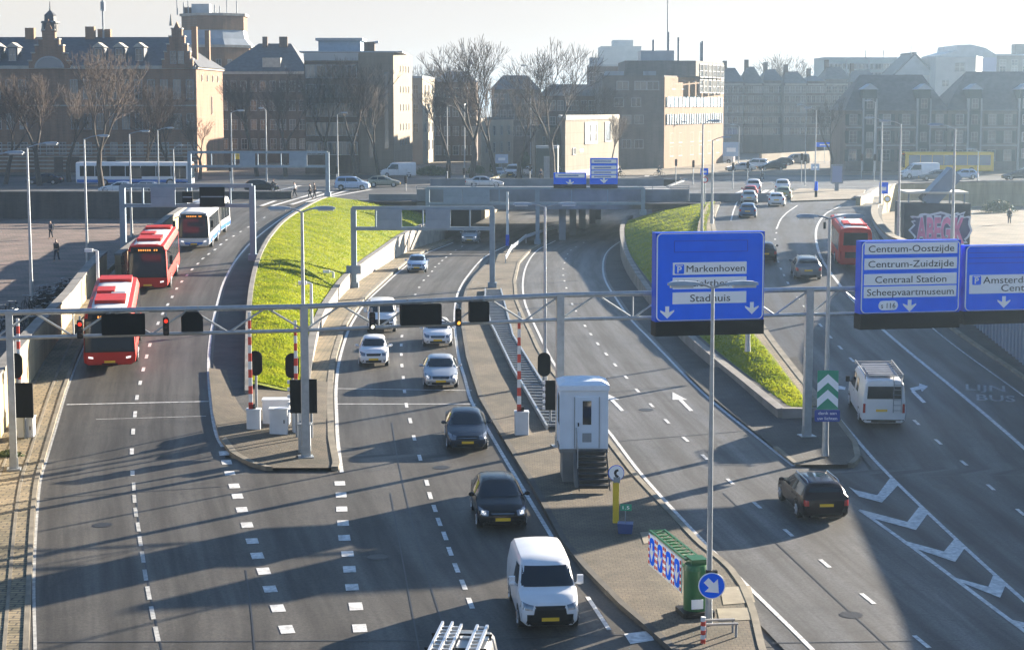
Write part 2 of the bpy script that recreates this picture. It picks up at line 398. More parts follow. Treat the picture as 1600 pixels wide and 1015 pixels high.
strip('front_road_base', OFF(E_R1L, -.5), OFF(E_R4R, .6), 36, 84, zM, m=ASPH_R, step=2, nx=4, dz=-.06)
strip('left_carriageway', E_R1L, lambda d: SPL12(d) if d < 82 else E_R1R(d) + .5, 38, 212, zL, m=ASPH_L, step=1, nx=6)
strip('middle_carriageway_inbound', lambda d: SPL12(d) if d < 79 else E_R2L(d) - .25, lambda d: E_R2R(d) + .7, 38, 205, zM, m=ASPH_L, step=1, nx=6)
strip('middle_carriageway_outbound', lambda d: E_R3L(d) - .7, lambda d: SPL34(d) if d < 76 else E_R3R(d) + .4, 38, 205, zM, m=ASPH_R, step=1, nx=6)
strip('right_carriageway', lambda d: SPL34(d) if d < 76 else E_R4L(d) - .2, lambda d: E_R4R(d) + .6, 38, 200, zR, m=ASPH_B, step=1, nx=8)
strip('underpass_road', T_L, T_R, 205, 262, zM, m=ASPH_R, step=3, nx=4)
strip('left_verge', E_W1, E_R1L, 40, 190, zL, m=VERGE, step=1, nx=4, dz=.10)
strip('right_verge', lambda d: E_R4R(d) + .5, OFF(E_W3, 1), 40, 196, zR, m=DARKPAVE, step=2, nx=3, dz=.10)
# shoulders and verges beside the grass wedges
NZL = edgelin([(326, 560), (327, 600), (333, 655), (343, 690), (360, 712), (390, 728), (430, 739), (468, 743.5)], lambda d: lerp(zL(d), zM(d), .5))
NZR = edgelin([(524, 570), (520, 610), (521, 650), (523, 690), (531, 728), (528, 738), (507, 743.3)], zM)
strip('divider_nose_pavement', NZL, NZR, 75.6, 96, zL, zM, m=PAVE, step=.4, nx=10, dz=.14)
strip('left_shoulder', OFF(E_R1R, .25), OFF(E_G1L, .4), 84, 207, zL, m=DARKPAVE, step=1, nx=3, dz=.03)
strip('middle_verge', OFF(E_W2, -.6), OFF(E_R2L, -.05), 84, 205, zM, m=VERGE, step=1, nx=3, dz=.15)
NZL2 = edgelin([(1040, 553), (1102, 615), (1197, 692), (1240, 727), (1256, 733), (1288, 736.8)], zM)
NZR2 = edgelin([(1257, 587), (1305, 648), (1340, 695), (1345, 718), (1332, 731), (1304, 737)], lambda d: lerp(zR(d), zM(d), .5))
strip('wedge_nose_pavement', NZL2, NZR2, 76.4, 100, zM, zR, m=DARKPAVE, step=.4, nx=8, dz=.10)
strip('wedge_shoulder', OFF(E_R3R, .25), OFF(E_G2L, .5), 84, 206, zM, m=DARKPAVE, step=1, nx=3, dz=.03)
strip('wedge_ledge', OFF(E_G2L, .3), lambda d: E_G2L(d) + interp([(84, .85), (110, .88), (140, .82), (165, .6)])(d), 86.5, 170, lambda d: zM(d) + interp([(84, .5), (100, .55), (130, .7), (170, 1.5), (200, 2.5)])(d), m=DARKPAVE, step=1, nx=2, dz=-.004)
strip('wedge_verge', OFF(E_G2R, -.8), OFF(E_R4L, -.2), 88, 200, zR, m=VERGE, step=1, nx=3, dz=.15)
# the long central island
ISL = edgelin([(1100, 1070), (1040, 1013), (964, 947), (909, 890), (877, 850), (826, 755), (772, 667), (748, 625), (737, 590), (728, 560), (721, 515), (721, 480), (727, 454), (740, 434), (766, 406), (806, 383)], zM)
ISR = edgelin([(1216, 1080), (1203, 1040), (1195, 1015), (1182, 960), (1165, 920), (1143, 890), (1098, 855), (996, 747), (945, 681), (900, 625), (863, 580), (843, 547), (823, 505), (809, 472), (806, 440), (812, 412), (830, 392), (860, 377)], zM)
strip('central_island', ISL, ISR, 50, 196, zM, m=PAVE, step=.8, nx=8, dz=.15)
# streets and plazas
strip('street_left', CONST(-150), T_L, 211, 262, zS, m=STREET, step=10, nx=10)
strip('street_corner', lambda d: E_R1R(d) + .3, T_L, 204, 211, zS, m=STREET, step=1, nx=6, dz=-.012)
SE = interp([(196, 37.0), (205, 39.5), (215, 42), (228, 47), (237, 60), (238, 150)])
strip('street_right', T_R, SE, 200, 262, zS, m=STREET, step=1, nx=10, dz=-.01)
strip('far_street', CONST(-170), CONST(170), 262, 300, zS, m=STREET, step=6, nx=10)
strip('left_plaza', CONST(-130), OFF(E_W1, -.1), 50, 211, zP, m=PLAZA, step=3, nx=8)
strip('right_plaza', lambda d: E_W3(d) + .2 if d < 196 else SE(d), CONST(150), 55, 237, zP, m=PLAZAR, step=3, nx=8)
strip('far_pavement', CONST(-170), CONST(170), 276, 340, zS, m=PLAZAR, step=8, nx=8, dz=.1)

# ------------------------------------------------------------------ kerbs
mb = MB()
def kerb(f, d0, d1, zf, w=.28, h=.17, side=1, step=1.0):
    wall_mesh(mb, f, d0, d1, lambda d: zf(d) - .3, lambda d: zf(d) + h, w, side, step)
kerb(OFF(E_R1L, .1), 40, 190, zL, .18, .13, -1); kerb(OFF(E_R1L, -.55), 40, 190, zL, .12, .125, -1); kerb(OFF(E_R1L, -1.5), 40, 150, zL, .1, .12, -1)
kerb(NZL, 75.7, 84, lambda d: lerp(zL(d), zM(d), .3), .3, .18, 1, .3); kerb(NZR, 75.7, 86, zM, .3, .18, -1, .3)
kerb(OFF(E_R2L, 0), 84, 205, zM, .3, .17, -1)
kerb(NZL2, 76.5, 80, zM, .2, .12, 1, .3); kerb(NZR2, 76.5, 86, lambda d: lerp(zR(d), zM(d), .5), .25, .17, -1, .3)
kerb(OFF(E_R4L, -.2), 88, 200, zR, .35, .17, -1)
kerb(OFF(E_R4R, .5), 40, 196, zR, .25, .13)
tag(mb.build('kerbs', KERB), kind='structure')
mb = MB()
kerb(ISR, 50, 196, zM, .22, .18, -1)
tag(mb.build('island_kerbs', KERB), kind='structure')
mb = MB(); kerb(ISL, 50, 196, zM, .22, .165, 1)
tag(mb.build('shaded_island_kerbs', mat('shaded_kerb', (.075, .07, .06), .85, var=.3, vscale=1.3)), kind='structure')  # left side of the island: its shade is put into the kerb colour

# ------------------------------------------------------------------ painted markings
class Paint(MB):
    def line(s, pts, zf, w, dz=.012, world=False):
        q = [P(x, y, zf) for x, y in pts]; out = []
        fx = sorted(q, key=lambda p: p.y)
        f = edge(pts, zf); d0, d1 = fx[0].y, fx[-1].y; n = max(2, int((d1 - d0) / .8) + 1); o = len(s.v)
        for i in range(n):
            d = lerp(d0, d1, i / (n - 1)); e = .3; tx = (f(d + e) - f(d - e)) / (2 * e); k = sqrt(1 + tx * tx) * w / 2
            s.v += [(f(d) - k, d, zf(d) + dz), (f(d) + k, d, zf(d) + dz)]
        for i in range(n - 1): s.f.append((o+2*i, o+2*i+1, o+2*i+3, o+2*i+2)); s.m.append(0)
    def dashes(s, pts, zf, L, w, dz=.013):
        for i, (x, y) in enumerate(pts):
            p = P(x, y, zf); a = P(*pts[max(0, i - 1)], zf); b = P(*pts[min(len(pts) - 1, i + 1)], zf)
            t = Vector((b.x - a.x, b.y - a.y, 0)).normalized(); n = Vector((-t.y, t.x, 0)); o = len(s.v)
            ll = L * random.uniform(.9, 1.08)
            for u, v in ((-1, -1), (1, -1), (1, 1), (-1, 1)):
                q = p + t * (u * ll / 2) + n * (v * w / 2); s.v.append((q.x, q.y, zf(q.y) + dz))
            s.f.append((o, o+1, o+2, o+3)); s.m.append(0)
    def poly(s, pts, zf, dz=.013):
        o = len(s.v)
        for x, y in pts: q = P(x, y, zf); s.v.append((q.x, q.y, q.z + dz))
        s.f.append(tuple(range(o, o + len(pts)))); s.m.append(0)
    def cross(s, a, b, zf, w, dz=.012):
        """a line across the road between two measured points"""
        p = P(*a, zf); q = P(*b, zf); t = (q - p); t.z = 0; t.normalize(); n = Vector((-t.y, t.x, 0)) * w / 2; o = len(s.v)
        k = 8
        for i in range(k + 1):
            c = p.lerp(q, i / k)
            for e in (-1, 1): r = c + n * e; s.v.append((r.x, r.y, zf(r.y) + dz))
        for i in range(k): s.f.append((o+2*i, o+2*i+1, o+2*i+3, o+2*i+2)); s.m.append(0)
    def words(s, txt, a, b, h, zf):
        """letters lying on the road, base line from a to b, h metres long"""
        p = P(*a, zf); q = P(*b, zf); t = (q - p).normalized(); n = Vector((0, 0, 1)).cross(t).normalized()
        up = t.cross(Vector((0, 0, 0)))
        M = Matrix((( t.x, n.x, 0, (p.x+q.x)/2), (t.y, n.y, 0, (p.y+q.y)/2), (t.z, n.z, 1, (p.z+q.z)/2), (0, 0, 0, 1)))
        mm = MB(); text_mb(mm, txt, (q - p).length, h, M, .001, bold=.012)
        o = len(s.v); s.v += [(x, y, zf(y) + .014) for x, y, z in mm.v]; s.f += [tuple(i + o for i in f) for f in mm.f]; s.m += [0] * len(mm.f)
pl = Paint()
pl.dashes([(245,990),(238,957),(232,926),(227,898),(223,870),(219,845),(216,823),(212,800),(210,779),(209,760)], zL, 1.5, .14)
old_l = pl; pl.line([(55, 1015), (53, 905), (59, 790), (66, 740), (90, 660), (108, 600), (123, 560), (147, 510), (190, 442), (232, 399)], zL, .1)
tag(pl.build('worn_lane_dashes_left', PAINT_OLD), kind='structure')
pl = Paint()
pl.dashes([(207,739),(206,705),(208,674),(211,647),(214,621),(219,598),(224,577),(229,557),(234,539),(240,521),(247,505),(254,490),(262,476),(269,464),(276,451),(284,440),(292,430),(300,421),(309,412),(317,404),(326,397),(336,390),(345,382),(354,375),(365,369),(376,362),(388,355),(400,348),(413,340)], zL, 1.1, .17)
pl.line([(348, 698), (340, 684), (333, 655), (327, 600), (326, 560), (330, 520), (338, 480), (350, 440), (372, 402), (405, 368), (445, 338), (480, 318)], zL, .16)
pl.cross((104, 632), (326, 627), zL, .14); pl.cross((150, 655), (322, 650), zL, .06)
pl.dashes([(448,983),(434,950),(422,920),(412,892),(402,868),(394,845),(386,820),(378,796),(371,775),(366,759),(359,739),(354,722),(350,708)], zL, .8, .42)
tag(pl.build('left_road_markings', PAINT), kind='structure')
pl = Paint()
pl.dashes([(562,981),(556,947),(550,917),(546,889),(543,865),(538,840),(536,817),(534,795),(533,773),(531,755)], zM, .8, .42)
pl.dashes([(735,942),(724,913),(713,887),(703,861),(695,837),(686,815),(679,794),(672,774),(667,754),(656,715),(647,684),(641,657),(635,633),(632,611),(630,590),(628,571),(627,554),(627,539),(628,525),(631,510),(635,496),(639,484),(643,473),(649,460),(655,449),(662,438),(669,431),(675,424),(680,417),(686,412),(691,407),(697,402),(704,397),(712,391),(722,385)], zM, 1.15, .16)
pl.line([(534, 738), (528, 690), (526, 650), (525, 610), (529, 570), (538, 535), (550, 505), (570, 475), (595, 450), (623, 425), (657, 400), (708, 379)], zM, .16)
pl.line([(862, 838), (812, 755), (760, 667), (736, 625), (726, 590), (717, 560), (711, 515), (711, 480), (717, 454), (730, 432), (757, 402), (795, 382)], zM, .16)
pl.line([(918, 932), (952, 984)], zM, .14)
pl.cross((526, 607), (737, 610), zM, .13); pl.cross((525, 631), (744, 631), zM, .14)
pl.poly([(975, 990), (1015, 985), (1022, 1000), (985, 1006)], zM)
tag(pl.build('inbound_road_markings', PAINT), kind='structure')
pl = Paint()
pl.dashes([(1440,1002),(1356,935),(1289,880),(1232,832),(1183,789),(1141,752),(1101,714),(1071,686),(1042,658),(1018,633),(996,610),(978,589),(961,570),(947,553),(934,537),(923,522),(914,509),(906,497),(900,486),(894,475),(889,462),(885,450),(882,439),(880,430),(880,420),(882,411),(884,404),(887,397),(892,391),(900,386),(912,379)], zM, 1.1, .15)
pl.line([(1270, 1015), (1112, 859), (1006, 745), (955, 679), (911, 625), (874, 580), (854, 547), (834, 505), (820, 472), (817, 440), (824, 412), (840, 391), (868, 376)], zM, .15)
pl.line([(1240, 728), (1197, 694), (1102, 617), (1040, 555), (990, 504), (963, 467), (947, 441), (942, 420), (945, 400), (955, 387), (976, 372)], zM, .15)
for tip, hl, hr, s0, s1 in (((1003, 692), (1001, 740), (1093, 741), (1046, 737), (1132, 808)), ((893, 690), (888, 740), (980, 741), (933, 737), (1020, 808))):
    pl.poly([(tip[0]-50+ (0), tip[1]-76), (hl[0]-50, hl[1]-106), (hr[0]-9, hr[1]-106+2)], zM) if False else None
def zz3(x, y): return (800 + x / 4.0, 440 + y / 4.0)
pl.poly([zz3(1003, 690), zz3(1003, 738), zz3(1094, 738)], zM); pl.poly([zz3(1040, 739), zz3(1066, 739), zz3(1133, 806), zz3(1110, 809)], zM)
pl.poly([zz3(575, 690), zz3(575, 738), zz3(672, 738)], zM); pl.poly([zz3(612, 739), zz3(638, 739), zz3(702, 806), zz3(680, 809)], zM)
tag(pl.build('outbound_road_markings', PAINT), kind='structure')
pl = Paint()
pl.dashes([(1595,800),(1548,761),(1506,723),(1466,690),(1432,660),(1398,627),(1365,596),(1331,562),(1313,543),(1297,526),(1282,508),(1269,493),(1257,479),(1247,466),(1239,454),(1231,442),(1225,430),(1220,420),(1216,409),(1212,396),(1211,384),(1211,374),(1213,364)], zR, 1.1, .15)
pl.line([(1720, 800), (1600, 700), (1547, 654), (1375, 511), (1330, 466), (1312, 445), (1287, 410), (1277, 385), (1275, 362), (1280, 347), (1292, 333), (1314, 322)], zR, .2)
pl.line([(1213, 358), (1222, 340), (1246, 321)], zR, .15)
pl.line([(1600, 619), (1460, 515), (1410, 465), (1376, 420)], zR, .1)
pl.line([(1142, 345), (1149, 322), (1158, 304)], zR, .14)
pl.words('LIJN', (1508, 611), (1577, 617), 2.0, zR) if False else pl.words('LIJN', (1509, 609), (1571, 612), 1.4, zR)
pl.words('BUS', (1526, 625), (1587, 628), 1.4, zR)
def zz4(x, y): return (1200 + x / 4.0, 400 + y / 4.0)
pl.poly([zz4(1000, 815), zz4(945, 795), zz4(945, 812), zz4(885, 826), zz4(900, 845), zz4(955, 832), zz4(962, 848)], zR)
pl.poly([zz4(893, 845), zz4(915, 842), zz4(990, 915), zz4(965, 917)], zR)
pl.poly([zz4(425, 808), zz4(485, 818), zz4(482, 836), zz4(425, 832)], zR)
tag(pl.build('right_road_markings', PAINT), kind='structure')
pl = Paint()
def zz8(x, y): return (1150 + x / 2.447, 600 + y / 2.447)
for c in ([(430, 392), (455, 405), (540, 425), (590, 358), (622, 384), (558, 453), (470, 430)], [(455, 468), (470, 478), (655, 527), (705, 463), (735, 493), (688, 558), (520, 512)], [(622, 593), (795, 640), (838, 588), (875, 626), (838, 680), (655, 618)], [(815, 734), (965, 775), (985, 726), (1030, 770), (1010, 817), (860, 757)], [(1030, 895), (1180, 930), (1215, 880), (1255, 925), (1235, 975), (1085, 925)]):
    c = [zz8(*p) for p in c]; pl.poly([c[0], c[1], c[2], c[5], c[6]], zM, .018) if len(c) == 7 else pl.poly([c[0], c[1], c[4], c[5]], zM, .018)
    k = len(c); i = 2 if k == 7 else 1
    pl.poly([c[i], c[i + 1], c[i + 2], c[i + 3]], zM, .0185)
tag(pl.build('chevron_markings', PAINT), kind='structure')
pl = Paint()
pl.line([(1312, 655), (1395, 748), (1500, 848), (1600, 938), (1720, 1040)], zR, .16, .016)
pl.line([(1344, 797), (1430, 858), (1600, 985), (1690, 1050)], zM, .17, .016)
tag(pl.build('gore_edge_lines', PAINT), kind='structure')
pl = Paint()
for a, b in (((408, 322), (430, 314)), ((425, 322), (500, 300)), ((455, 320), (520, 299)), ((480, 316), (545, 297)), ((510, 309), (580, 296)), ((400, 305), (470, 290))):
    pl.cross(a, b, zS, .5, .02)
for i in range(9): pl.cross((1150 + i * 13, 303), (1163 + i * 12, 297), zS, .6, .02)
for i in range(8): pl.cross((1010 + i * 14, 276 - i), (1014 + i * 14, 272 - i), zS, .7, .02)
pl.cross((-20, 299), (330, 297), zS, .15, .02); pl.cross((1230, 296), (1500, 286), zS, .15, .02)
tag(pl.build('crossing_stripes', PAINT), kind='structure')

TAR = mat('tar_seam', (.022, .022, .022), .5, var=.3, vscale=4)
pl = Paint()
for pts in ([(253,1015),(241,957),(230,898),(222,845),(215,800),(213,760)], [(398,1015),(392,950),(384,890)], [(700,1000),(668,900),(640,800),(622,720),(612,660)], [(1392,1015),(1300,930),(1215,850),(1130,770)], [(655,1015),(630,880),(610,770)]):
    pl.line(pts, zM, .05, .009)
for a, b in (((60, 1003), (660, 1000)), ((700, 999), (1018, 990)), ((1205, 1004), (1500, 1000)), ((70, 778), (345, 760)), ((535, 700), (770, 690)), ((900, 618), (1098, 600)), ((955, 690), (1180, 672)), ((1350, 745), (1600, 742))): pl.cross(a, b, zM, .07, .0095)
tag(pl.build('tar_seams', TAR), kind='structure')
pl = Paint()
for x, y in ((160, 820), (300, 660), (590, 870), (690, 730), (1010, 640), (1330, 960), (1470, 760), (620, 480)):
    q = P(x, y, zM); o = len(pl.v); pl.v += [(q.x + .36 * cos(2 * pi * i / 20), q.y + .36 * sin(2 * pi * i / 20), (zM if x < 1400 else zR)(q.y + .36 * sin(2 * pi * i / 20)) + .011) for i in range(20)]; pl.f.append(tuple(range(o, o + 20))); pl.m.append(0)
tag(pl.build('manhole_covers', mat('cast_iron', (.035, .033, .03), .5, .5, var=.3, vscale=9)), kind='structure')

pl = Paint()
for c in ([(1125, 925), (1172, 922), (1180, 948), (1130, 952)], [(1000, 838), (1022, 836), (1030, 852), (1006, 856)], [(1120, 958), (1180, 956), (1186, 975), (1124, 978)]): pl.poly(c, zM, .165)
tag(pl.build('pale_island_slabs', mat('pale_slab', (.27, .235, .175), .9, var=.2, vscale=2)), kind='structure')
# ------------------------------------------------------------------ grass banks
GRASS = bpy.data.materials.new('grass_turf'); GRASS.use_nodes = True
nt = GRASS.node_tree; b = nt.nodes['Principled BSDF']; tc = nt.nodes.new('ShaderNodeTexCoord'); ob = tc.outputs['Object']
c = ramp(nt, noise(nt, ob, .35, 6, .65), .32, (.14, .20, .010), .68, (.27, .29, .022))
c = mixc(nt, .8, c, ramp(nt, noise(nt, ob, 5, 5), .35, (.6, .6, .5), .7, (1.35, 1.3, 1.2)), 'MULTIPLY')
c = mixc(nt, ramp(nt, noise(nt, ob, .9, 6, .7), .60, (0, 0, 0), .70, (.8,) * 3), c, (.11, .085, .04))
nt.links.new(c, b.inputs['Base Color']); b.inputs['Roughness'].default_value = .8; b.inputs['Specular IOR Level'].default_value = .2
bp = nt.nodes.new('ShaderNodeBump'); bp.inputs['Strength'].default_value = .6; bp.inputs['Distance'].default_value = .12
nt.links.new(noise(nt, ob, 7, 5, .7), bp.inputs['Height']); nt.links.new(bp.outputs['Normal'], b.inputs['Normal'])
BLADE = bpy.data.materials.new('grass_blades'); BLADE.use_nodes = True
nt = BLADE.node_tree; nt.nodes.remove(nt.nodes['Principled BSDF']); out = nt.nodes['Material Output']; tc = nt.nodes.new('ShaderNodeTexCoord')
c = ramp(nt, noise(nt, tc.outputs['Object'], .6, 5), .34, (.17, .235, .010), .66, (.36, .38, .026))
d_ = nt.nodes.new('ShaderNodeBsdfDiffuse'); t_ = nt.nodes.new('ShaderNodeBsdfTranslucent'); m_ = nt.nodes.new('ShaderNodeMixShader'); m_.inputs[0].default_value = .6
nt.links.new(c, d_.inputs[0]); nt.links.new(c, t_.inputs[0]); nt.links.new(d_.outputs[0], m_.inputs[1]); nt.links.new(t_.outputs[0], m_.inputs[2]); nt.links.new(m_.outputs[0], out.inputs[0])
wallh = interp([(84, .2), (92, .24), (106, .8), (130, 1.0), (170, 1.7), (200, 2.4), (210, 2.6)])
wallh2 = interp([(84, .5), (100, .55), (130, .7), (170, 1.5), (200, 2.5), (210, 2.7)])
ledge = interp([(84, .72), (110, .75), (140, .7), (165, .45)])
def bump2(x, y):
    return .045 * sin(x * 1.1 + y * .7) * sin(y * .53 - x * .3) + .022 * sin(x * 2.9 + 1) * sin(y * 1.7 + 2)
def bank(name, fl, fr, d0, d1, zl, zr, crest):
    o = strip(name, fl, fr, d0, d1, zl, zr, m=GRASS, step=1, nx=16)
    n = len(o.data.vertices); 
    for i, v in enumerate(o.data.vertices):
        t = (i % 17) / 16
        v.co.z += sin(pi * t) * crest * min(1, max(0, (v.co.y - d0) / 16)) + bump2(v.co.x, v.co.y) * min(1, 4 * t * (1 - t) * 2)
    o.data.polygons.foreach_set('use_smooth', [True] * len(o.data.polygons))
    return o
def zbank(fl, fr, zl, zr, crest, x, d):
    a, b = fl(d), fr(d); t = (x - a) / max(b - a, .01); return lerp(zl(d), zr(d), t) + sin(pi * t) * crest * min(1, max(0, (d - (92 if crest > .3 else 87)) / 16)) + bump2(x, d) * min(1, 4 * t * (1 - t) * 2)
G1 = (OFF(E_G1L, .3), OFF(E_W2, -.35), lambda d: zL(d) + min(.45, .14 + (d - 92) * .03), lambda d: zM(d) + wallh(d) - .03, .35)
G2 = (lambda d: E_G2L(d) + ledge(d), lambda d: max(E_G2R(d), E_G2L(d) + ledge(d) + .3), lambda d: zM(d) + wallh2(d) - .01, lambda d: zR(d) + .22, .25)
bank('grass_bank', G1[0], G1[1], 92, 206, G1[2], G1[3], G1[4])
bank('grass_wedge', G2[0], G2[1], 87, 201, G2[2], G2[3], G2[4])
def tufts(name, G, d0, d1, n, seed):
    rnd = random.Random(seed); mb = MB()
    for _ in range(n):
        d = d0 + (d1 - d0) * rnd.random() ** 1.25; a, b = G[0](d), G[1](d)
        if b - a < .5: continue
        x = rnd.uniform(a + .1, b - .1); z = zbank(G[0], G[1], G[2], G[3], G[4], x, d) - .03
        h = rnd.uniform(.05, .12) * (1.6 if rnd.random() < .06 else 1); o = len(mb.v)
        for k in range(3):
            an = rnd.uniform(0, 2 * pi); w = rnd.uniform(.025, .06); lx, ly = rnd.uniform(-.07, .07), rnd.uniform(-.07, .07); o = len(mb.v)
            mb.v += [(x - cos(an) * w, d - sin(an) * w, z), (x + cos(an) * w, d + sin(an) * w, z), (x + lx, d + ly, z + h)]
            mb.f.append((o, o + 1, o + 2)); mb.m.append(0)
    tag(mb.build(name, BLADE), kind='stuff')
tufts('grass', G1, 92.5, 204, 40000, 3)
tufts('grass', G2, 87.5, 199, 16000, 4)

# ------------------------------------------------------------------ retaining walls
def wallthing(name, label, build, mats, cat='wall', group=None):
    mb = MB(); build(mb); o = mb.build(name, mats); return tag(o, label, cat, group)
top1 = interp([(70, 3.6), (85, 4.1), (98, 4.35), (112, 4.5), (128, 5.3), (131.5, 5.4)])
wallthing('retaining_wall', 'long tan concrete retaining wall beside the bus lane with sloping coping, nearest the camera',
          lambda m: wall_mesh(m, E_W1, 66, 131.5, lambda d: zL(d) - 1, top1, .45, -1, 1.5, .14, .06), [CONC_TAN, CONC])
wallthing('retaining_wall', 'short tan wall panel behind the second red bus, one step up from the long wall',
          lambda m: wall_mesh(m, OFF(E_W1, .9), 132.2, 152, lambda d: zL(d) - 1, lambda d: 5.15 + (d - 132) * .02, .45, -1, 2, .14, .06), [CONC_TAN, CONC])
wallthing('retaining_wall', 'farthest tan wall panel behind the white and blue bus, below the street',
          lambda m: wall_mesh(m, OFF(E_W1, 1.1), 153, 184, lambda d: zL(d) - 1, lambda d: 5.75 + (d - 153) * .018, .45, -1, 2, .14, .06), [CONC_TAN, CONC])
wallthing('retaining_wall', 'low pale concrete wall along the foot of the left grass bank beside the inbound road',
          lambda m: wall_mesh(m, E_W2, 86, 206, lambda d: zM(d) - 1, lambda d: zM(d) + wallh(d), .35, -1, 1.5, .1, .05), [CONC_W, CONC])
wallthing('retaining_wall', 'low grey concrete wall curving along the foot of the right grass wedge',
          lambda m: (wall_mesh(m, E_G2L, 86.2, 206, lambda d: zM(d) - 1, lambda d: zM(d) + wallh2(d), .35, 1, 1.5, .1, .05), m.box((E_G2L(86.2) + 1.3, 86.2, 1.0), (2.2, .35, 1.5), 0, 0)), [CONC, CONC])
wallthing('kerb_wall', 'low dark upstand along the left edge of the left grass bank above the bus ramp',
          lambda m: wall_mesh(m, E_G1L, 90, 204, lambda d: zL(d) - .5, lambda d: zL(d) + min(.55, .2 + (d - 90) * .03), .3, 1, 1.5), [CONC])
RIB = mat('blue_grey_cladding', (.20, .26, .33), .55, var=.12, vscale=.5)
w3top = interp([(40, 4.5), (68, 4.9), (85, 5.4), (100, 5.9), (115, 6.2), (130, 5.8), (150, 5.2), (185, 5.6), (196, 6.0)])
def ribwall(m):
    wall_mesh(m, E_W3, 44, 196, lambda d: zR(d) - 1, w3top, .5, 1, 1.5, .16, .08)
    d = 46.0
    while d < 150:
        x = E_W3(d); m.box((x - .04, d, (zR(d) - 1 + w3top(d)) / 2), (.12, .22, w3top(d) - zR(d) + .9), 0, 0); d += .75
wallthing('retaining_wall', 'tall ribbed blue grey retaining wall beside the bus lane at the right edge', ribwall, [RIB, KERB])
mb = MB()
pts = [(36.6, 196.3), (39.3, 205), (41.8, 215), (46.8, 228), (60, 236.8), (150, 237.5)]
for (xa, ya), (xb, yb) in zip(pts, pts[1:]):
    a = atan2(yb - ya, xb - xa); L = hypot(xb - xa, yb - ya)
    mb.box(((xa + xb) / 2, (ya + yb) / 2, 4.2), (L + .3, .5, 3.6), a, 0); mb.box(((xa + xb) / 2, (ya + yb) / 2, 6.07), (L + .42, .66, .14), a, 1)
tag(mb.build('plaza_wall', [CONC_TAN, CONC]), 'curved tan parapet wall between the street and the lower right plaza', 'wall')
mb = MB(); mb.box((-82, 210.8, 4.1), (114, .5, 3.6), 0, 0); mb.box((-82, 210.8, 5.96), (114.2, .7, .12), 0, 1)
tag(mb.build('plaza_wall', [CONC_DK, CONC]), 'dark brick wall at the back of the lower left plaza below the street', 'wall')

# ------------------------------------------------------------------ viaduct over the middle roads
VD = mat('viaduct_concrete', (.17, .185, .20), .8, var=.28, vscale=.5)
v = thing('viaduct', 'grey concrete viaduct carrying the street over the underpass', 'viaduct', (4, 205, 4.5))
mb = MB(); x0, x1 = -10.5 - 4, 19.5 - 4
mb.box(((x0 + x1) / 2, 17.0, .45), (x1 - x0, 34, .9)); mb.build('deck', VD, v)
mb = MB(); mb.box(((x0 + x1) / 2, -.2, .9), (x1 - x0, .4, 2.2)); mb.build('fascia_beam', VD, v)
mb = MB(); mb.box(((x0 + x1) / 2, 34.2, .8), (x1 - x0, .4, 2.0)); mb.build('fascia_beam', VD, v)
rl = MB()
for z in (2.16, 2.35): rl.tube((x0, -.2, z), (x1, -.2, z), .035, None, 6)
for i in range(16): x = lerp(x0, x1, i / 15); rl.tube((x, -.2, 1.9), (x, -.2, 2.36), .04, None, 6)
rl.build('railing', STEEL_D, v)
for i, (xx, yy) in enumerate([(1.6, 1.5), (3.0, 8.5), (4.4, 17), (6.0, 26), (7, 33)]):
    p = MB(); p.box((xx, yy, -2.0), (.75, 1.1, 4.0)); p.build('pier', VD, v)
mb = MB(); mb.box((x0 + 2.2, 17, -2), (1.0, 33.4, 4.0)); mb.build('abutment', CONC_W, v)
mb = MB(); mb.box((x1 - 1.0, 17, -2), (1.0, 33.4, 4.0)); mb.build('abutment', VD, v)
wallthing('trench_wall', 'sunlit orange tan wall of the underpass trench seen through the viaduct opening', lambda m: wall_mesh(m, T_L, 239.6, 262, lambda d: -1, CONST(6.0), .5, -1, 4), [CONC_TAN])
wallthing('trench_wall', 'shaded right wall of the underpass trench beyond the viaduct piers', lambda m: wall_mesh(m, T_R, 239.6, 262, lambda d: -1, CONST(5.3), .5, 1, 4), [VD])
wallthing('wing_wall', 'grey concrete wing wall above the right grass wedge beside the viaduct', lambda m: m.box((24.2, 204, 4.6), (9.4, .5, 3.0), 0, 0), [VD])
wallthing('wing_wall', 'dark concrete wing wall at the top of the left grass bank beside the viaduct', lambda m: m.box((-13.2, 206.6, 4.4), (5.4, .5, 3.0), 0, 0), [VD])
# ------------------------------------------------------------------ vehicles
def paint(name, col, rough=.28, metal=0.0):
    dk = max(col) < .06
    return mat(name, col, rough, metal, var=.05, vscale=2, coat=.14 if dk else .22, spec=.2 if dk else .35)
P_WHITE = paint('white_car_paint', (.74, .75, .76)); P_SILVER = paint('silver_car_paint', (.46, .48, .50), .3, .5)
P_BLACK = paint('black_car_paint', (.006, .0065, .008), .22); P_NAVY = paint('dark_blue_car_paint', (.02, .03, .05), .25)
P_PLUM = paint('dark_maroon_car_paint', (.014, .006, .007), .22); P_RED = mat('red_bus_paint', (.50, .022, .012), .5, var=.08, vscale=1.5, spec=.25)
P_REDC = paint('red_car_paint', (.45, .03, .03)); P_BLUE = paint('blue_car_paint', (.06, .13, .24)); P_GREY = paint('grey_car_paint', (.16, .17, .18), .3, .3)
P_TAN = paint('beige_car_paint', (.30, .29, .22), .35, .2); P_GREEN = paint('pale_green_car_paint', (.30, .33, .20), .35, .2)
P_LBLUE = paint('light_blue_car_paint', (.35, .46, .62), .3, .2); P_BUSBLUE = paint('bus_blue_paint', (.03, .16, .52), .35); P_YEL = paint('yellow_bus_paint', (.80, .50, .03), .4)
TYRE = mat('tyre_rubber', (.018, .018, .018), .85); RIM = mat('alloy_rim', (.42, .43, .45), .35, .8)
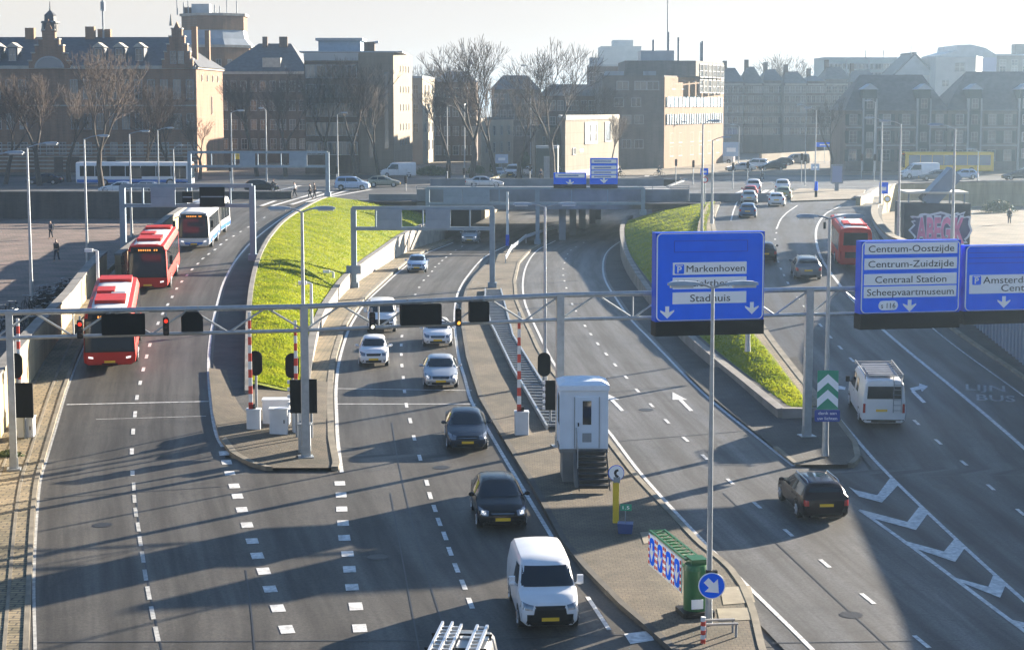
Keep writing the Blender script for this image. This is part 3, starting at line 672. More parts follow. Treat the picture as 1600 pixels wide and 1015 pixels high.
PLATE = mat('yellow_plate', (.80, .50, .02), .5); LAMP_G = mat('headlamp_glass', (.22, .24, .27), .1, .5, spec=.8)
LAMP_ON = mat('lit_headlamp', (.9, .9, .9), .2, emit=(1, .97, .9), estr=.22); TAIL = mat('tail_lamp_red', (.42, .015, .012), .2, spec=.8)
CHROME = mat('chrome', (.6, .61, .62), .15, 1.0); ROOFBLK = mat('roof_grey', (.32, .33, .35), .4)

def ring(st):
    y, zb, zs, zt, wb, wt = st
    e = (wb * .975, zs); hz = zt - zs
    k = .80 if hz > .25 else .5
    f = (lerp(e[0], wt, .86), zs + hz * k)
    half = [(0, zb), (wb * .82, zb), (wb * .97, zb + .12), (wb, lerp(zb, zs, .55)), e, f, (wt * .90, zt - hz * .04), (wt * .5, zt + .012), (0, zt + .02)]
    r = [(x, y, z) for x, z in half] + [(-x, y, z) for x, z in half[-2:0:-1]]
    return r
def loft(stations, n=4, M=None):
    """body skin through the stations, smoothed along the length"""
    S = []
    K = len(stations)
    for i in range(K - 1):
        p0 = stations[max(0, i - 1)]; p1 = stations[i]; p2 = stations[i + 1]; p3 = stations[min(K - 1, i + 2)]
        for j in range(n):
            t = j / n; row = []
            for a, b, c, d in zip(p0, p1, p2, p3):
                m1 = (c - a) * .28; m2 = (d - b) * .28
                row.append((2*t**3 - 3*t*t + 1) * b + (t**3 - 2*t*t + t) * m1 + (-2*t**3 + 3*t*t) * c + (t**3 - t*t) * m2)
            S.append(row)
    S.append(list(stations[-1]))
    mb = MB()
    for st in S: mb.v += ring(st)
    k = 16
    for i in range(len(S) - 1):
        for j in range(k):
            a = i * k + j; b = i * k + (j + 1) % k; mb.f.append((a, b, b + k, a + k)); mb.m.append(0)
    mb.f.append(tuple(range(k - 1, -1, -1))); mb.m.append(0)
    o = (len(S) - 1) * k; mb.f.append(tuple(range(o, o + k))); mb.m.append(0)
    return mb
AX = {'front': (Vector((0, 1, 0))), 'back': Vector((0, -1, 0)), 'left': Vector((-1, 0, 0)), 'right': Vector((1, 0, 0)), 'top': Vector((0, 0, 1))}
def decal(mb, bvh, quad, side, off=.008, n=5, mi=0):
    """a patch laid on the body seen from one side; front/back read (x, z), left/right (y, z), top (x, y)"""
    ax = AX[side]; o = len(mb.v); ok = []; V = []
    for i in range(n + 1):
        for j in range(n + 1):
            u, w = i / n, j / n
            a = (1-u)*(1-w)*quad[0][0] + u*(1-w)*quad[1][0] + u*w*quad[2][0] + (1-u)*w*quad[3][0]
            b = (1-u)*(1-w)*quad[0][1] + u*(1-w)*quad[1][1] + u*w*quad[2][1] + (1-u)*w*quad[3][1]
            p = Vector((a, 0, b)) if side in ('front', 'back') else Vector((0, a, b)) if side in ('left', 'right') else Vector((a, b, 0))
            h = bvh.ray_cast(p + ax * 20, -ax)
            if h[0] is None: ok.append(None); V.append(tuple(p))
            else:
                q = h[0] + ax * off; ok.append(q); V.append(tuple(q))
    F = []
    for i in range(n):
        for j in range(n):
            k = [i*(n+1)+j, (i+1)*(n+1)+j, (i+1)*(n+1)+j+1, i*(n+1)+j+1]
            if all(ok[t] is not None for t in k): F.append(k)
    used = {}
    for k in F:
        for t in k:
            if t not in used: used[t] = len(mb.v); mb.v.append(V[t])
        mb.f.append(tuple(used[t] for t in k)); mb.m.append(mi)
    return mb
def disc_decal(mb, bvh, cy, cz, r, side, off=.006, n=20):
    ax = AX[side]; o = len(mb.v); c = 0
    for i in range(n):
        t = 2 * pi * i / n; y, z = cy + r * cos(t), max(.22, cz + r * sin(t))
        h = bvh.ray_cast(Vector((0, y, z)) + ax * 20, -ax)
        q = (h[0] if h[0] is not None else Vector((0, y, z))) + ax * off; mb.v.append(tuple(q))
    mb.f.append(tuple(range(o, o + n))); mb.m.append(0)
def mirror(q): return [(-x, z) for x, z in q]
def wheel(parent, x, y, r, w=.2):
    s = 1 if x > 0 else -1
    mb = MB(); mb.tube((x - s * w, y, r), (x, y, r), r, None, 22); o = mb.build('wheel', TYRE, parent, smooth=40)
    mb = MB(); mb.tube((x - s * .02, y, r), (x + s * .008, y, r), r * .66, r * .62, 18)
    for i in range(5):
        t = 2 * pi * i / 5; mb.tube((x + s * .01, y, r), (x + s * .014, y + cos(t) * r * .58, r + sin(t) * r * .58), .03, None, 6)
    mb.build('rim', RIM, o, smooth=40)
def part_decals(root, name, m, bvh, items, off=.008, n=5):
    mb = MB()
    for q, side in items: decal(mb, bvh, q, side, off, n)
    return mb.build(name, m, root, smooth=50) if mb.f else None
SPEC = dict(
 hatch=dict(L=4.2, W=1.76, st=[(2.1,.36,.52,.58,.58,.52),(2.02,.24,.60,.69,.76,.68),(1.6,.2,.74,.85,.86,.74),(1.0,.2,.88,.98,.88,.72),(.15,.2,.93,1.38,.88,.60),(-.55,.2,.94,1.43,.88,.61),(-1.45,.2,.95,1.37,.87,.58),(-1.98,.22,.95,1.02,.84,.66),(-2.1,.34,.78,.84,.74,.64)], cowl=(1.0,.98), rf=(.15,1.38), rr=(-1.45,1.37), rb=(-1.95,1.04), wb=(1.33,-1.25), r=.315, wt=.60),
 small=dict(L=3.55, W=1.63, st=[(1.77,.36,.56,.62,.56,.50),(1.70,.24,.66,.76,.70,.62),(1.4,.2,.82,.93,.79,.68),(.95,.2,.92,1.03,.81,.66),(.25,.2,.96,1.42,.815,.56),(-.4,.2,.97,1.48,.815,.57),(-1.2,.2,.97,1.41,.80,.54),(-1.65,.22,.95,1.05,.77,.62),(-1.77,.34,.78,.86,.68,.58)], cowl=(.95,1.03), rf=(.25,1.42), rr=(-1.2,1.41), rb=(-1.62,1.06), wb=(1.13,-1.17), r=.30, wt=.56),
 sedan=dict(L=4.75, W=1.80, st=[(2.37,.36,.52,.58,.60,.54),(2.28,.23,.60,.69,.78,.70),(1.75,.2,.72,.83,.88,.76),(1.05,.2,.88,.97,.90,.74),(.2,.2,.93,1.37,.90,.60),(-.55,.2,.95,1.43,.90,.61),(-1.15,.2,.96,1.36,.90,.58),(-1.8,.2,.98,1.06,.885,.72),(-2.25,.22,.95,1.02,.83,.72),(-2.37,.36,.80,.86,.76,.68)], cowl=(1.05,.97), rf=(.2,1.37), rr=(-1.15,1.36), rb=(-1.78,1.07), wb=(1.48,-1.3), r=.325, wt=.60),
 wagon=dict(L=4.75, W=1.80, st=[(2.37,.36,.52,.58,.60,.54),(2.28,.23,.60,.69,.78,.70),(1.75,.2,.72,.83,.88,.76),(1.05,.2,.88,.97,.90,.74),(.2,.2,.93,1.38,.90,.62),(-.6,.2,.95,1.45,.90,.63),(-1.9,.2,.97,1.42,.885,.61),(-2.25,.22,.96,1.12,.85,.70),(-2.37,.34,.80,.88,.78,.70)], cowl=(1.05,.97), rf=(.2,1.38), rr=(-1.9,1.42), rb=(-2.24,1.13), wb=(1.45,-1.3), r=.325, wt=.62),
 mpv=dict(L=4.3, W=1.83, st=[(2.15,.36,.58,.66,.60,.54),(2.06,.24,.72,.82,.80,.72),(1.7,.2,.90,1.0,.88,.76),(1.25,.2,1.03,1.12,.90,.74),(.45,.2,1.08,1.62,.91,.66),(-.3,.2,1.09,1.70,.91,.68),(-1.75,.2,1.09,1.66,.90,.66),(-2.05,.22,1.05,1.2,.87,.72),(-2.15,.34,.85,.95,.78,.70)], cowl=(1.25,1.12), rf=(.45,1.62), rr=(-1.75,1.66), rb=(-2.03,1.24), wb=(1.35,-1.3), r=.32, wt=.66),
 van=dict(L=4.4, W=1.83, st=[(2.2,.40,.62,.72,.62,.56),(2.12,.24,.78,.90,.80,.72),(1.8,.2,.98,1.08,.88,.77),(1.42,.2,1.12,1.20,.90,.78),(.72,.2,1.15,1.74,.91,.73),(.2,.2,1.15,1.86,.91,.76),(-1.0,.2,1.15,1.87,.91,.77),(-2.05,.2,1.15,1.84,.91,.76),(-2.16,.2,1.13,1.70,.90,.76),(-2.2,.28,1.1,1.62,.87,.74)], cowl=(1.42,1.20), rf=(.72,1.74), rr=(-2.16,1.70), rb=(-2.19,1.15), wb=(1.42,-1.32), r=.325, wt=.74),
 bigvan=dict(L=5.4, W=2.0, st=[(2.7,.40,.66,.76,.70,.62),(2.62,.26,.84,.96,.88,.80),(2.25,.24,1.08,1.18,.96,.85),(1.9,.24,1.2,1.3,.985,.86),(1.15,.24,1.25,2.05,.995,.82),(.6,.24,1.25,2.25,1.0,.86),(-1.5,.24,1.25,2.27,1.0,.87),(-2.6,.24,1.25,2.24,1.0,.86),(-2.68,.26,1.22,2.14,.985,.86),(-2.7,.32,1.2,2.05,.96,.84)], cowl=(1.9,1.3), rf=(1.15,2.05), rr=(-2.68,2.14), rb=(-2.69,1.3), wb=(1.72,-1.6), r=.345, wt=.82))
def lamps_front(L, W, z=.66):
    return [(-W*.475, z-.08), (-W*.29, z-.10), (-W*.27, z+.05), (-W*.46, z+.12)]
def car(kind, name, label, cat, body, loc, rz, group=None, lit=False, plate=True, extra=None, sc=1.0, tint=None):
    s = SPEC[kind]; L, W = s['L'], s['W']
    root = thing(name, label, cat, loc, rz, group)
    if sc != 1.0: root.scale = (sc, sc, sc)
    mb = loft(s['st']); bo = mb.build('body', body, root, smooth=38)
    bvh = BVHTree.FromPolygons(mb.v, mb.f)
    tall = kind in ('van', 'bigvan')
    cy, cz = s['cowl']; ry, rzz = s['rf']; wt = s['wt']; hw = W / 2
    hz = cz - (.42 if kind == 'bigvan' else .38 if kind in ('van', 'mpv') else .30)
    g = GLASS
    part_decals(root, 'windscreen', g, bvh, [([(-hw*.88, cz+.03), (hw*.88, cz+.03), (wt*.95, rzz-.035), (-wt*.95, rzz-.035)], 'front')], .022, 16)
    by, bz = s['rb']; ty, tz = s['rr']
    rw = (wt*.92, bz+.03, tz-.09) if not tall else (hw*.78, 1.22 if kind == 'van' else 1.38, tz-.18)
    part_decals(root, 'rear_window', g, bvh, [([(-max(rw[0], hw*.74), rw[1]), (max(rw[0], hw*.74), rw[1]), (rw[0]*.96, rw[2]), (-rw[0]*.96, rw[2])], 'back')], .022, 14)
    zs = s['st'][4][2]; zt = s['st'][5][3]
    f0 = cy - .32; f1 = ry - .05; zlo, zhi = zs + .02, zs + (zt - zs) * .74
    mid = (f1 + ty) / 2 - (.05 if not tall else -.75)
    for sd in ('left', 'right'):
        part_decals(root, 'side_window', g, bvh, [([(f0, zlo), (mid + .04, zlo + .015), (mid + .04, zhi), (f1 - .1, zhi)], sd)], .016, 10)
        if not tall:
            part_decals(root, 'side_window', g, bvh, [([(mid - .04, zlo + .015), (by + .30, zlo + .04), (ty + .12, zhi - .02), (mid - .04, zhi)], sd)], .016, 10)
        elif kind == 'bigvan' and extra == 'rack':
            part_decals(root, 'side_window', g, bvh, [([(mid - .35, zlo + .05), (mid - 1.0, zlo + .05), (mid - 1.0, zhi - .03), (mid - .35, zhi - .03)], sd)])
        seam = MB()
        for yy in ((f0 - .12, mid, by + .75) if not tall else (f0 - .12, mid, mid - 1.15)):
            decal(seam, bvh, [(yy, .34), (yy - .018, .34), (yy - .018, zlo), (yy, zlo)], sd, .004, 3)
        decal(seam, bvh, [(s['wb'][0] - .45, .27), (s['wb'][1] + .45, .27), (s['wb'][1] + .45, .33), (s['wb'][0] - .45, .33)], sd, .006, 4)
        for wy in s['wb']: disc_decal(seam, bvh, wy, s['r'] + .01, s['r'] + .075, sd)
        for yy in ((mid + .18, by + .95) if not tall else (mid + .18,)):
            decal(seam, bvh, [(yy, zs - .12), (yy + .17, zs - .12), (yy + .17, zs - .085), (yy, zs - .085)], sd, .02, 2)
        seam.build('side_trim', BLACK_G, root)
    lm = LAMP_ON if lit else LAMP_G
    q = lamps_front(L, W, hz)
    for qq in (q, mirror(q)):
        part_decals(root, 'headlight', LAMP_G, bvh, [(qq, 'front')], .012)
        if lit:
            c = (sum(a for a, _ in qq) / 4, sum(b for _, b in qq) / 4)
            part_decals(root, 'headlight_bulb', LAMP_ON, bvh, [([(c[0]-.07, c[1]-.05), (c[0]+.07, c[1]-.05), (c[0]+.07, c[1]+.05), (c[0]-.07, c[1]+.05)], 'front')], .018, 2)
    part_decals(root, 'grille', BLACK_G, bvh, [([(-W*.22, hz-.10), (W*.22, hz-.10), (W*.25, hz+.03), (-W*.25, hz+.03)], 'front'), ([(-W*.40, .27), (W*.40, .27), (W*.36, .40 if not tall else .55), (-W*.36, .40 if not tall else .55)], 'front')], .010)
    if kind == 'sedan' or kind == 'hatch':
        part_decals(root, 'grille_bar', CHROME, bvh, [([(-W*.22, hz-.035), (W*.22, hz-.035), (W*.225, hz-.018), (-W*.225, hz-.018)], 'front')], .016, 3)
    if plate:
        part_decals(root, 'number_plate', PLATE, bvh, [([(-.26, .40), (.26, .40), (.26, .51), (-.26, .51)], 'front')], .03, 2)
        part_decals(root, 'number_plate', PLATE, bvh, [([(-.26, hz-.03), (.26, hz-.03), (.26, hz+.08), (-.26, hz+.08)], 'back')] if not tall else [([(-.36, .78), (.16, .78), (.16, .89), (-.36, .89)], 'back')], .02, 2)
    if kind == 'van': part_decals(root, 'front_bumper', BLACK_G, bvh, [([(-W*.468, .25), (W*.468, .25), (W*.46, .60), (-W*.46, .60)], 'front'), ([(-W*.27, .59), (W*.27, .59), (W*.25, .78), (-W*.25, .78)], 'front')], .014, 10)
    tl = [(-W*.475, hz), (-W*.36, hz), (-W*.37, hz+.2), (-W*.46, hz+.22)] if not tall else [(-W*.48, .72), (-W*.42, .72), (-W*.42, 1.15), (-W*.475, 1.15)]
    for qq in (tl, mirror(tl)): part_decals(root, 'tail_light', TAIL, bvh, [(qq, 'back')], .014)
    part_decals(root, 'rear_bumper', BLACK_G, bvh, [([(-W*.47, .27), (W*.47, .27), (W*.47, .40), (-W*.47, .40)], 'back')], .012)
    for wy in s['wb']:
        for sx in (1, -1): wheel(root, sx * (hw - .02), wy, s['r'])
    for sx in (1, -1):
        m = MB(); m.ball((sx * (hw + .11), cy - .40, zs + .09), .1, 10, (1.1, .6, .8)); m.tube((sx * hw * .95, cy - .42, zs + .04), (sx * (hw + .08), cy - .41, zs + .07), .025, None, 6)
        if tall: m.box((sx * (hw + .12), cy - .42, zs + .17), (.18, .1, .26))
        m.build('mirror', body if not tall or kind == 'van' else BLACK_G, root, smooth=40)
    if kind in ('wagon',):
        for sx in (1, -1):
            m = MB(); m.path([(sx * .58, .15, 1.38), (sx * .585, 0, 1.47), (sx * .585, -1.6, 1.49), (sx * .58, -1.8, 1.42)], .02, 6); m.build('roof_rail', CHROME, root)
        part_decals(root, 'sunroof', GLASS, bvh, [([(-.4, -.3), (.4, -.3), (.4, -1.0), (-.4, -1.0)], 'top')], .006, 3)
    return root
def heading(a, b, zf=zM):
    p, q = P(*a, zf), P(*b, zf); return atan2(-(q.x - p.x), q.y - p.y)
def slope_tilt(root, zf, d):
    """pitch a vehicle with the road it stands on"""
    g = (zf(d + 2) - zf(d - 2)) / 4; c = cos(root.rotation_euler[2])
    root.rotation_euler[0] = atan(g) * (1 if c > 0 else -1)
    return root
def facing(kind, name, label, cat, body, px, zf, toward, L=None, **kw):
    """car coming at us: px = ground point under the middle of its front bumper"""
    p = P(*px, zf); q = P(*toward, zf); rz = atan2(-(q.x - p.x), q.y - p.y)
    s = SPEC[kind]; k = kw.get('sc', 1.0)
    loc = Vector((p.x + sin(rz) * s['L'] / 2 * k, p.y - cos(rz) * s['L'] / 2 * k, 0)); loc.z = zf(loc.y)
    return slope_tilt(car(kind, name, label, cat, body, loc, rz, **kw), zf, loc.y)
def leaving(kind, name, label, cat, body, px, zf, ahead, **kw):
    """car driving away: px = ground point under the middle of its rear bumper"""
    p = P(*px, zf); q = P(*ahead, zf); rz = atan2(-(q.x - p.x), q.y - p.y)
    s = SPEC[kind]; k = kw.get('sc', 1.0)
    loc = Vector((p.x - sin(rz) * s['L'] / 2 * k, p.y + cos(rz) * s['L'] / 2 * k, 0)); loc.z = zf(loc.y)
    return slope_tilt(car(kind, name, label, cat, body, loc, rz, **kw), zf, loc.y)
IN = 'cars on the inbound middle road'
v0 = facing('van', 'delivery_van', 'white panel van with black bumper, nearest the camera on the inbound road', 'van', P_WHITE, (860, 990), zM, (893, 1080), group=IN)
facing('hatch', 'hatchback_car', 'black hatchback with lit white headlights just behind the white panel van', 'car', P_BLACK, (786, 831), zM, (810, 900), group=IN, lit=True, sc=1.04)
facing('sedan', 'sedan_car', 'black saloon car in front of the silver saloon on the inbound road', 'car', P_NAVY, (731, 707), zM, (742, 770), group=IN)
facing('sedan', 'sedan_car', 'silver saloon car with headlights on beside the small white rounded car', 'car', P_SILVER, (689, 609), zM, (693, 660), group=IN, lit=True)
facing('small', 'small_car', 'small rounded white car in the left lane of the inbound road', 'car', P_WHITE, (584, 574), zM, (582, 630), group=IN, sc=1.02)
facing('hatch', 'hatchback_car', 'boxy white hatchback behind the silver saloon, partly covered by a dark gantry panel', 'car', P_WHITE, (684, 543), zM, (686, 580), group=IN)
facing('van', 'delivery_van', 'white van seen behind the gantry with only its front corner showing', 'van', P_WHITE, (596, 520), zM, (592, 560), group=IN)
facing('hatch', 'hatchback_car', 'silver blue hatchback alone in the middle of the inbound road under the grey gantry', 'car', P_LBLUE, (651, 426), zM, (642, 450), group=IN)
facing('mpv', 'people_carrier', 'pale silver people carrier coming out from under the viaduct', 'car', P_SILVER, (733, 381), zM, (712, 398), group=IN, lit=True)
leaving('wagon', 'estate_car', 'dark estate car with roof rails driving away beside the white chevron markings', 'car', P_PLUM, (1291, 818), zM, (1215, 742), sc=1.0)
# right ramp
OUT = 'vehicles driving up the right ramp'
bv = leaving('bigvan', 'work_van', 'white high van with metal roof rack and rear ladder driving up the right ramp', 'van', P_WHITE, (1380, 668), zR, (1340, 605), group=OUT, extra='rack')
leaving('wagon', 'estate_car', 'grey estate car with red tail lights just left of the red bus rear', 'car', P_GREY, (1263, 439), zR, (1252, 420), group=OUT, sc=1.06)
leaving('hatch', 'hatchback_car', 'dark car half hidden behind the right edge of the Markenhoven sign', 'car', P_PLUM, (1196, 411), zR, (1190, 395), group=OUT)
Q = 'cars queuing at the top of the right ramp'
leaving('hatch', 'hatchback_car', 'blue hatchback, last of the left queue at the top of the right ramp', 'car', P_BLUE, (1168, 341), zR, (1170, 326), group=Q, sc=.96)
leaving('hatch', 'hatchback_car', 'silver hatchback queuing in front of the blue hatchback', 'car', P_SILVER, (1170, 319), zR, (1173, 308), group=Q)
leaving('hatch', 'hatchback_car', 'red and white hatchback queuing in front of the silver hatchback', 'car', P_REDC, (1172, 310), zR, (1175, 300), group=Q)
leaving('mpv', 'people_carrier', 'white people carrier at the very front of the left queue', 'car', P_WHITE, (1177, 303), zS, (1180, 295), group=Q)
leaving('hatch', 'hatchback_car', 'white hatchback, last of the right queue at the top of the right ramp', 'car', P_WHITE, (1213, 323), zR, (1217, 310), group=Q)
leaving('hatch', 'hatchback_car', 'pale green hatchback queuing ahead of the white hatchback', 'car', P_GREEN, (1224, 312), zR, (1228, 302), group=Q)
leaving('mpv', 'people_carrier', 'white people carrier at the front of the right queue by the stop line', 'car', P_WHITE, (1222, 303), zS, (1224, 295), group=Q)
# roof gear of the white work van
BARE = mat('bare_metal', (.42, .40, .37), .5, .6, var=.2)
rk = MB()
for sx in (-.86, .86): rk.path([(sx, .9, 2.27), (sx, .9, 2.45), (sx, -2.5, 2.47), (sx, -2.5, 2.26)], .025, 6)
for i in range(9): y = lerp(.9, -2.5, i / 8); rk.tube((-.86, y, 2.40), (.86, y, 2.40), .02, None, 6)
rk.box((0, -.8, 2.38), (1.3, 2.9, .02)); rk.build('roof_rack', BARE, bv)
ld = MB()
for sx in (.42, .78): ld.path([(sx, -2.76, .75), (sx, -2.76, 2.1), (sx, -2.55, 2.4)], .018, 6)
for i in range(6): z = lerp(.85, 2.05, i / 5); ld.tube((.42, -2.76, z), (.78, -2.76, z), .015, None, 6)
ld.build('ladder', STEEL_D, bv)
# van with ladders on its roof, cut off by the lower edge of the picture
p = P(712, 1128, zM)
lv = car('van', 'ladder_van', 'dark vehicle carrying silver ladders on its roof, cut off at the bottom of the picture', 'van', P_GREY, (p.x, p.y, zM(p.y)), pi - .10, IN)
m = MB()
for sx in (-.62, -.36): m.box((sx, 0, 2.06), (.07, 3.5, .09))
for i in range(11): m.box((-.49, -1.6 + i * .32, 2.06), (.24, .05, .05))
for sx in (.10, .34, .60): m.box((sx, -.15, 2.0 + .06 * (sx > .2)), (.06, 3.7, .08))
for i in range(11): m.box((.36, -1.7 + i * .33, 2.02), (.5, .05, .05))
m.build('roof_ladder', mat('ladder_aluminium', (.62, .64, .66), .35, .7), lv)
m = MB()
for y in (-1.3, 0, 1.2):
    m.box((0, y, 1.95), (1.6, .05, .05))
    for sx in (-.75, .75): m.box((sx, y, 1.88), (.06, .06, .14))
m.build('roof_bar', BLACK_G, lv)

# ------------------------------------------------------------------ buses
def bus_stations(L, W, H, zb=.32):
    h = L / 2; w = W / 2
    return [(h, zb+.1, 1.0, H-.35, w*.88, w*.82), (h-.06, zb, 1.05, H-.12, w*.96, w*.88), (h-.35, zb, 1.1, H, w, w*.93), (0, zb, 1.1, H, w, w*.93), (-h+.3, zb, 1.1, H, w, w*.93), (-h+.05, zb, 1.05, H-.1, w*.97, w*.9), (-h, zb+.1, 1.0, H-.3, w*.9, w*.84)]
BUSROOF = mat('bus_roof_white', (.66, .66, .64), .55, var=.12, vscale=1.2); AMBER = mat('amber_display', (.3, .08, .01), .4, emit=(1, .35, .05), estr=.35)
BUSGLASS = mat('bus_side_glass', (.012, .015, .017), .15, spec=.25)
SEATS = mat('tinted_windscreen', (.02, .034, .05), .06, spec=.5)
GLB = [BUSGLASS]
def bus_shell(root, L, W, H, body, lower=None, roof=None, front=True, rear=True, y0=0.0, redroof=False, prefix=''):
    st = bus_stations(L, W, H); mb = loft(st, 3)
    if y0: mb.v = [(x, y + y0, z) for x, y, z in mb.v]
    mb.build('body', body, root, smooth=35)
    bvh = BVHTree.FromPolygons(mb.v, mb.f); h = L / 2; w = W / 2
    if roof: part_decals(root, 'roof_panel', roof, bvh, [([(-w*.86, y0-h+.25), (w*.86, y0-h+.25), (w*.86, y0+h-.25), (-w*.86, y0+h-.25)], 'top')], .012, 8)
    if front:
        part_decals(root, 'windscreen', SEATS, bvh, [([(-w*.90, 1.05), (w*.90, 1.05), (w*.86, H-.55), (-w*.86, H-.55)], 'front')], .04, 14)
        part_decals(root, 'windscreen_surround', BLACK_G, bvh, [([(-w*.95, .95), (w*.95, .95), (w*.90, H-.16), (-w*.90, H-.16)], 'front')], .018, 14)
        dm = MB(); decal(dm, bvh, [(-w*.62, H-.45), (w*.62, H-.45), (w*.60, H-.24), (-w*.60, H-.24)], 'front', .045, 6); d_ = dm.build('destination_display', BLACK, root)
        tm = MB()
        for i in range(9):
            if i == 2: continue
            a = lerp(-w*.52, w*.46, i / 9); decal(tm, bvh, [(a, H-.40), (a+.08, H-.40), (a+.08, H-.29), (a, H-.29)], 'front', .06, 1)
        tm.build('display_text', AMBER, d_)
        for s in (1, -1):
            part_decals(root, 'headlight', LAMP_ON, bvh, [([(s*w*.62, .62), (s*w*.80, .66), (s*w*.80, .76), (s*w*.62, .72)], 'front')], .014, 2)
            mm = MB(); mm.path([(s*w*.9, y0+h-.15, H-.35), (s*(w+.22), y0+h+.12, H-.5)], .03, 6); mm.box((s*(w+.24), y0+h+.12, H-.95), (.2, .12, .55)); mm.build('mirror', BLACK_G, root)
        part_decals(root, 'number_plate', PLATE, bvh, [([(-.26, .42), (.26, .42), (.26, .53), (-.26, .53)], 'front')], .02, 2)
        part_decals(root, 'bumper', BLACK_G, bvh, [([(-w*.9, .33), (w*.9, .33), (w*.9, .40), (-w*.9, .40)], 'front')], .012, 3)
        wp = MB(); wp.tube((-.7, y0+h+.03, 1.1), (.1, y0+h+.01, 1.5), .018, None, 5); wp.tube((.5, y0+h+.03, 1.1), (1.0, y0+h, 1.6), .018, None, 5); wp.build('wiper', BLACK, root)
    if rear:
        part_decals(root, 'rear_window', BUSGLASS, bvh, [([(-w*.72, 1.75), (w*.72, 1.75), (w*.68, H-.35), (-w*.68, H-.35)], 'back')], .012, 4)
        for s in (1, -1): part_decals(root, 'tail_light', TAIL, bvh, [([(s*w*.80, .7), (s*w*.90, .7), (s*w*.90, 1.3), (s*w*.80, 1.3)], 'back')], .014, 2)
        part_decals(root, 'engine_grille', BLACK_G, bvh, [([(-w*.6, .8), (w*.6, .8), (w*.6, 1.25), (-w*.6, 1.25)], 'back')], .012, 3)
    for sd in ('left', 'right'):
        k = max(3, int(L / 1.7)); gap = .07
        for i in range(k):
            a = lerp(y0+h-.55, y0-h+.4, i / k) - gap / 2; b = lerp(y0+h-.55, y0-h+.4, (i+1) / k) + gap / 2
            part_decals(root, 'side_window', GLB[0], bvh, [([(a, 1.28), (b, 1.28), (b, H-.48), (a, H-.48)], sd)], .01, 3)
        if lower: part_decals(root, 'lower_band', lower, bvh, [([(y0+h-.1, .34), (y0-h+.1, .34), (y0-h+.1, .86), (y0+h-.1, .86)], sd)], .008, 6)
        if front or rear:
            for yy in ((y0+h-1.2, y0+.3) if front else (y0-.5,)) if sd == 'right' else ():
                dm = MB(); decal(dm, bvh, [(yy+.6, .45), (yy-.6, .45), (yy-.6, 2.35), (yy+.6, 2.35)], sd, .013, 3)
                dm.build('door', GLASS, root)
    if lower: 
        if front: part_decals(root, 'lower_band', lower, bvh, [([(-w*.93, .41), (w*.93, .41), (w*.93, .62), (-w*.93, .62)], 'front')], .01, 4)
    return bvh
def bus(name, label, body, px, zf, toward, L=12.0, lower=None, roof=None, rigid=True, back=False, hatch=True, sc=1.0):
    p = P(*px, zf); q = P(*toward, zf); rz = atan2(-(q.x - p.x), q.y - p.y); s = -1 if not back else 1
    loc = Vector((p.x - s * sin(rz) * L / 2 * sc, p.y + s * cos(rz) * L / 2 * sc, 0)); loc.z = zf(loc.y)
    root = thing(name, label, 'bus', loc, rz, 'city buses'); root.scale = (sc, sc, sc)
    W, H = 2.55, 3.05
    bus_shell(root, L, W, H, body, lower, roof)
    slope_tilt(root, zf, loc.y)
    for wy in (L/2 - 2.6, -L/2 + 3.2):
        for sx in (1, -1):
            wheel(root, sx * (W/2 + .01), wy, .48, .28)
    if hatch:
        m = MB()
        for c_, d_ in (((0, L/2 - 3.0, H + .10), (1.5, 2.3, .2)), ((.35, -.2, H + .08), (.9, 1.6, .18)), ((0, -L/2 + 1.7, H + .08), (1.7, 1.6, .2))):
            m = MB(); m.box(c_, d_); m.build('roof_unit', body if roof else BUSROOF, root)
        m = MB(); m.box((-.3, L/2 - 5.2, H + .05), (.7, .7, .1)); m.build('roof_hatch', ROOFBLK, root)
    return root
bus('city_bus', 'red city bus with white roof, nearest of the line on the left ramp', P_RED, (172, 580), zL, (160, 640), roof=BUSROOF, sc=1.06)
bus('city_bus', 'second red city bus with amber destination display behind the nearest red bus', P_RED, (231, 457), zL, (214, 485), roof=BUSROOF, sc=1.06)
bus('city_bus', 'red city bus with white roof seen from behind on the right ramp', P_RED, (1336, 420), zR, (1312, 385), roof=BUSROOF, back=True, sc=.98, L=11.0, hatch=False)
rb_ = [o for o in list(COL.objects) if o.get('label', '').startswith('red city bus with white roof seen')][0]
for c_, d_ in (((-.5, -2.2, 3.12), (.5, 2.4, .14)), ((.35, -3.6, 3.12), (1.2, .9, .14)), ((.2, 1.8, 3.10), (1.0, .8, .1))): m = MB(); m.box(c_, d_); m.build('roof_unit', P_RED, rb_)
# white and blue articulated bus
p = P(303, 391, zL); q = P(278, 418, zL); rz = atan2(-(q.x - p.x), q.y - p.y)
Lf = 9.5; loc = Vector((p.x + sin(rz) * Lf / 2, p.y - cos(rz) * Lf / 2, 0)); loc.z = zL(loc.y)
ab = thing('articulated_bus', 'white and blue articulated bus coming down the left ramp behind the two red buses', 'bus', loc, rz, 'city buses')
BW = paint('bus_white_paint', (.72, .73, .74), .4)
bus_shell(ab, Lf, 2.55, 3.05, BW, P_BUSBLUE, BUSROOF, True, False)
slope_tilt(ab, zL, loc.y)
for wy in (Lf/2 - 2.6, -Lf/2 + 2.2):
    for sx in (1, -1): wheel(ab, sx * 1.285, wy, .48, .28)
rear = MB()
st = bus_stations(7.5, 2.55, 3.05); lm = loft(st, 3); T = Matrix.Translation((.0, -Lf/2 - 4.7, 0)) @ Matrix.Rotation(radians(-3), 4, 'Z')
lm.v = [tuple(T @ Vector(v)) for v in lm.v]; tr = lm.build('rear_section', BW, ab, smooth=35)
bvh = BVHTree.FromPolygons(lm.v, lm.f)
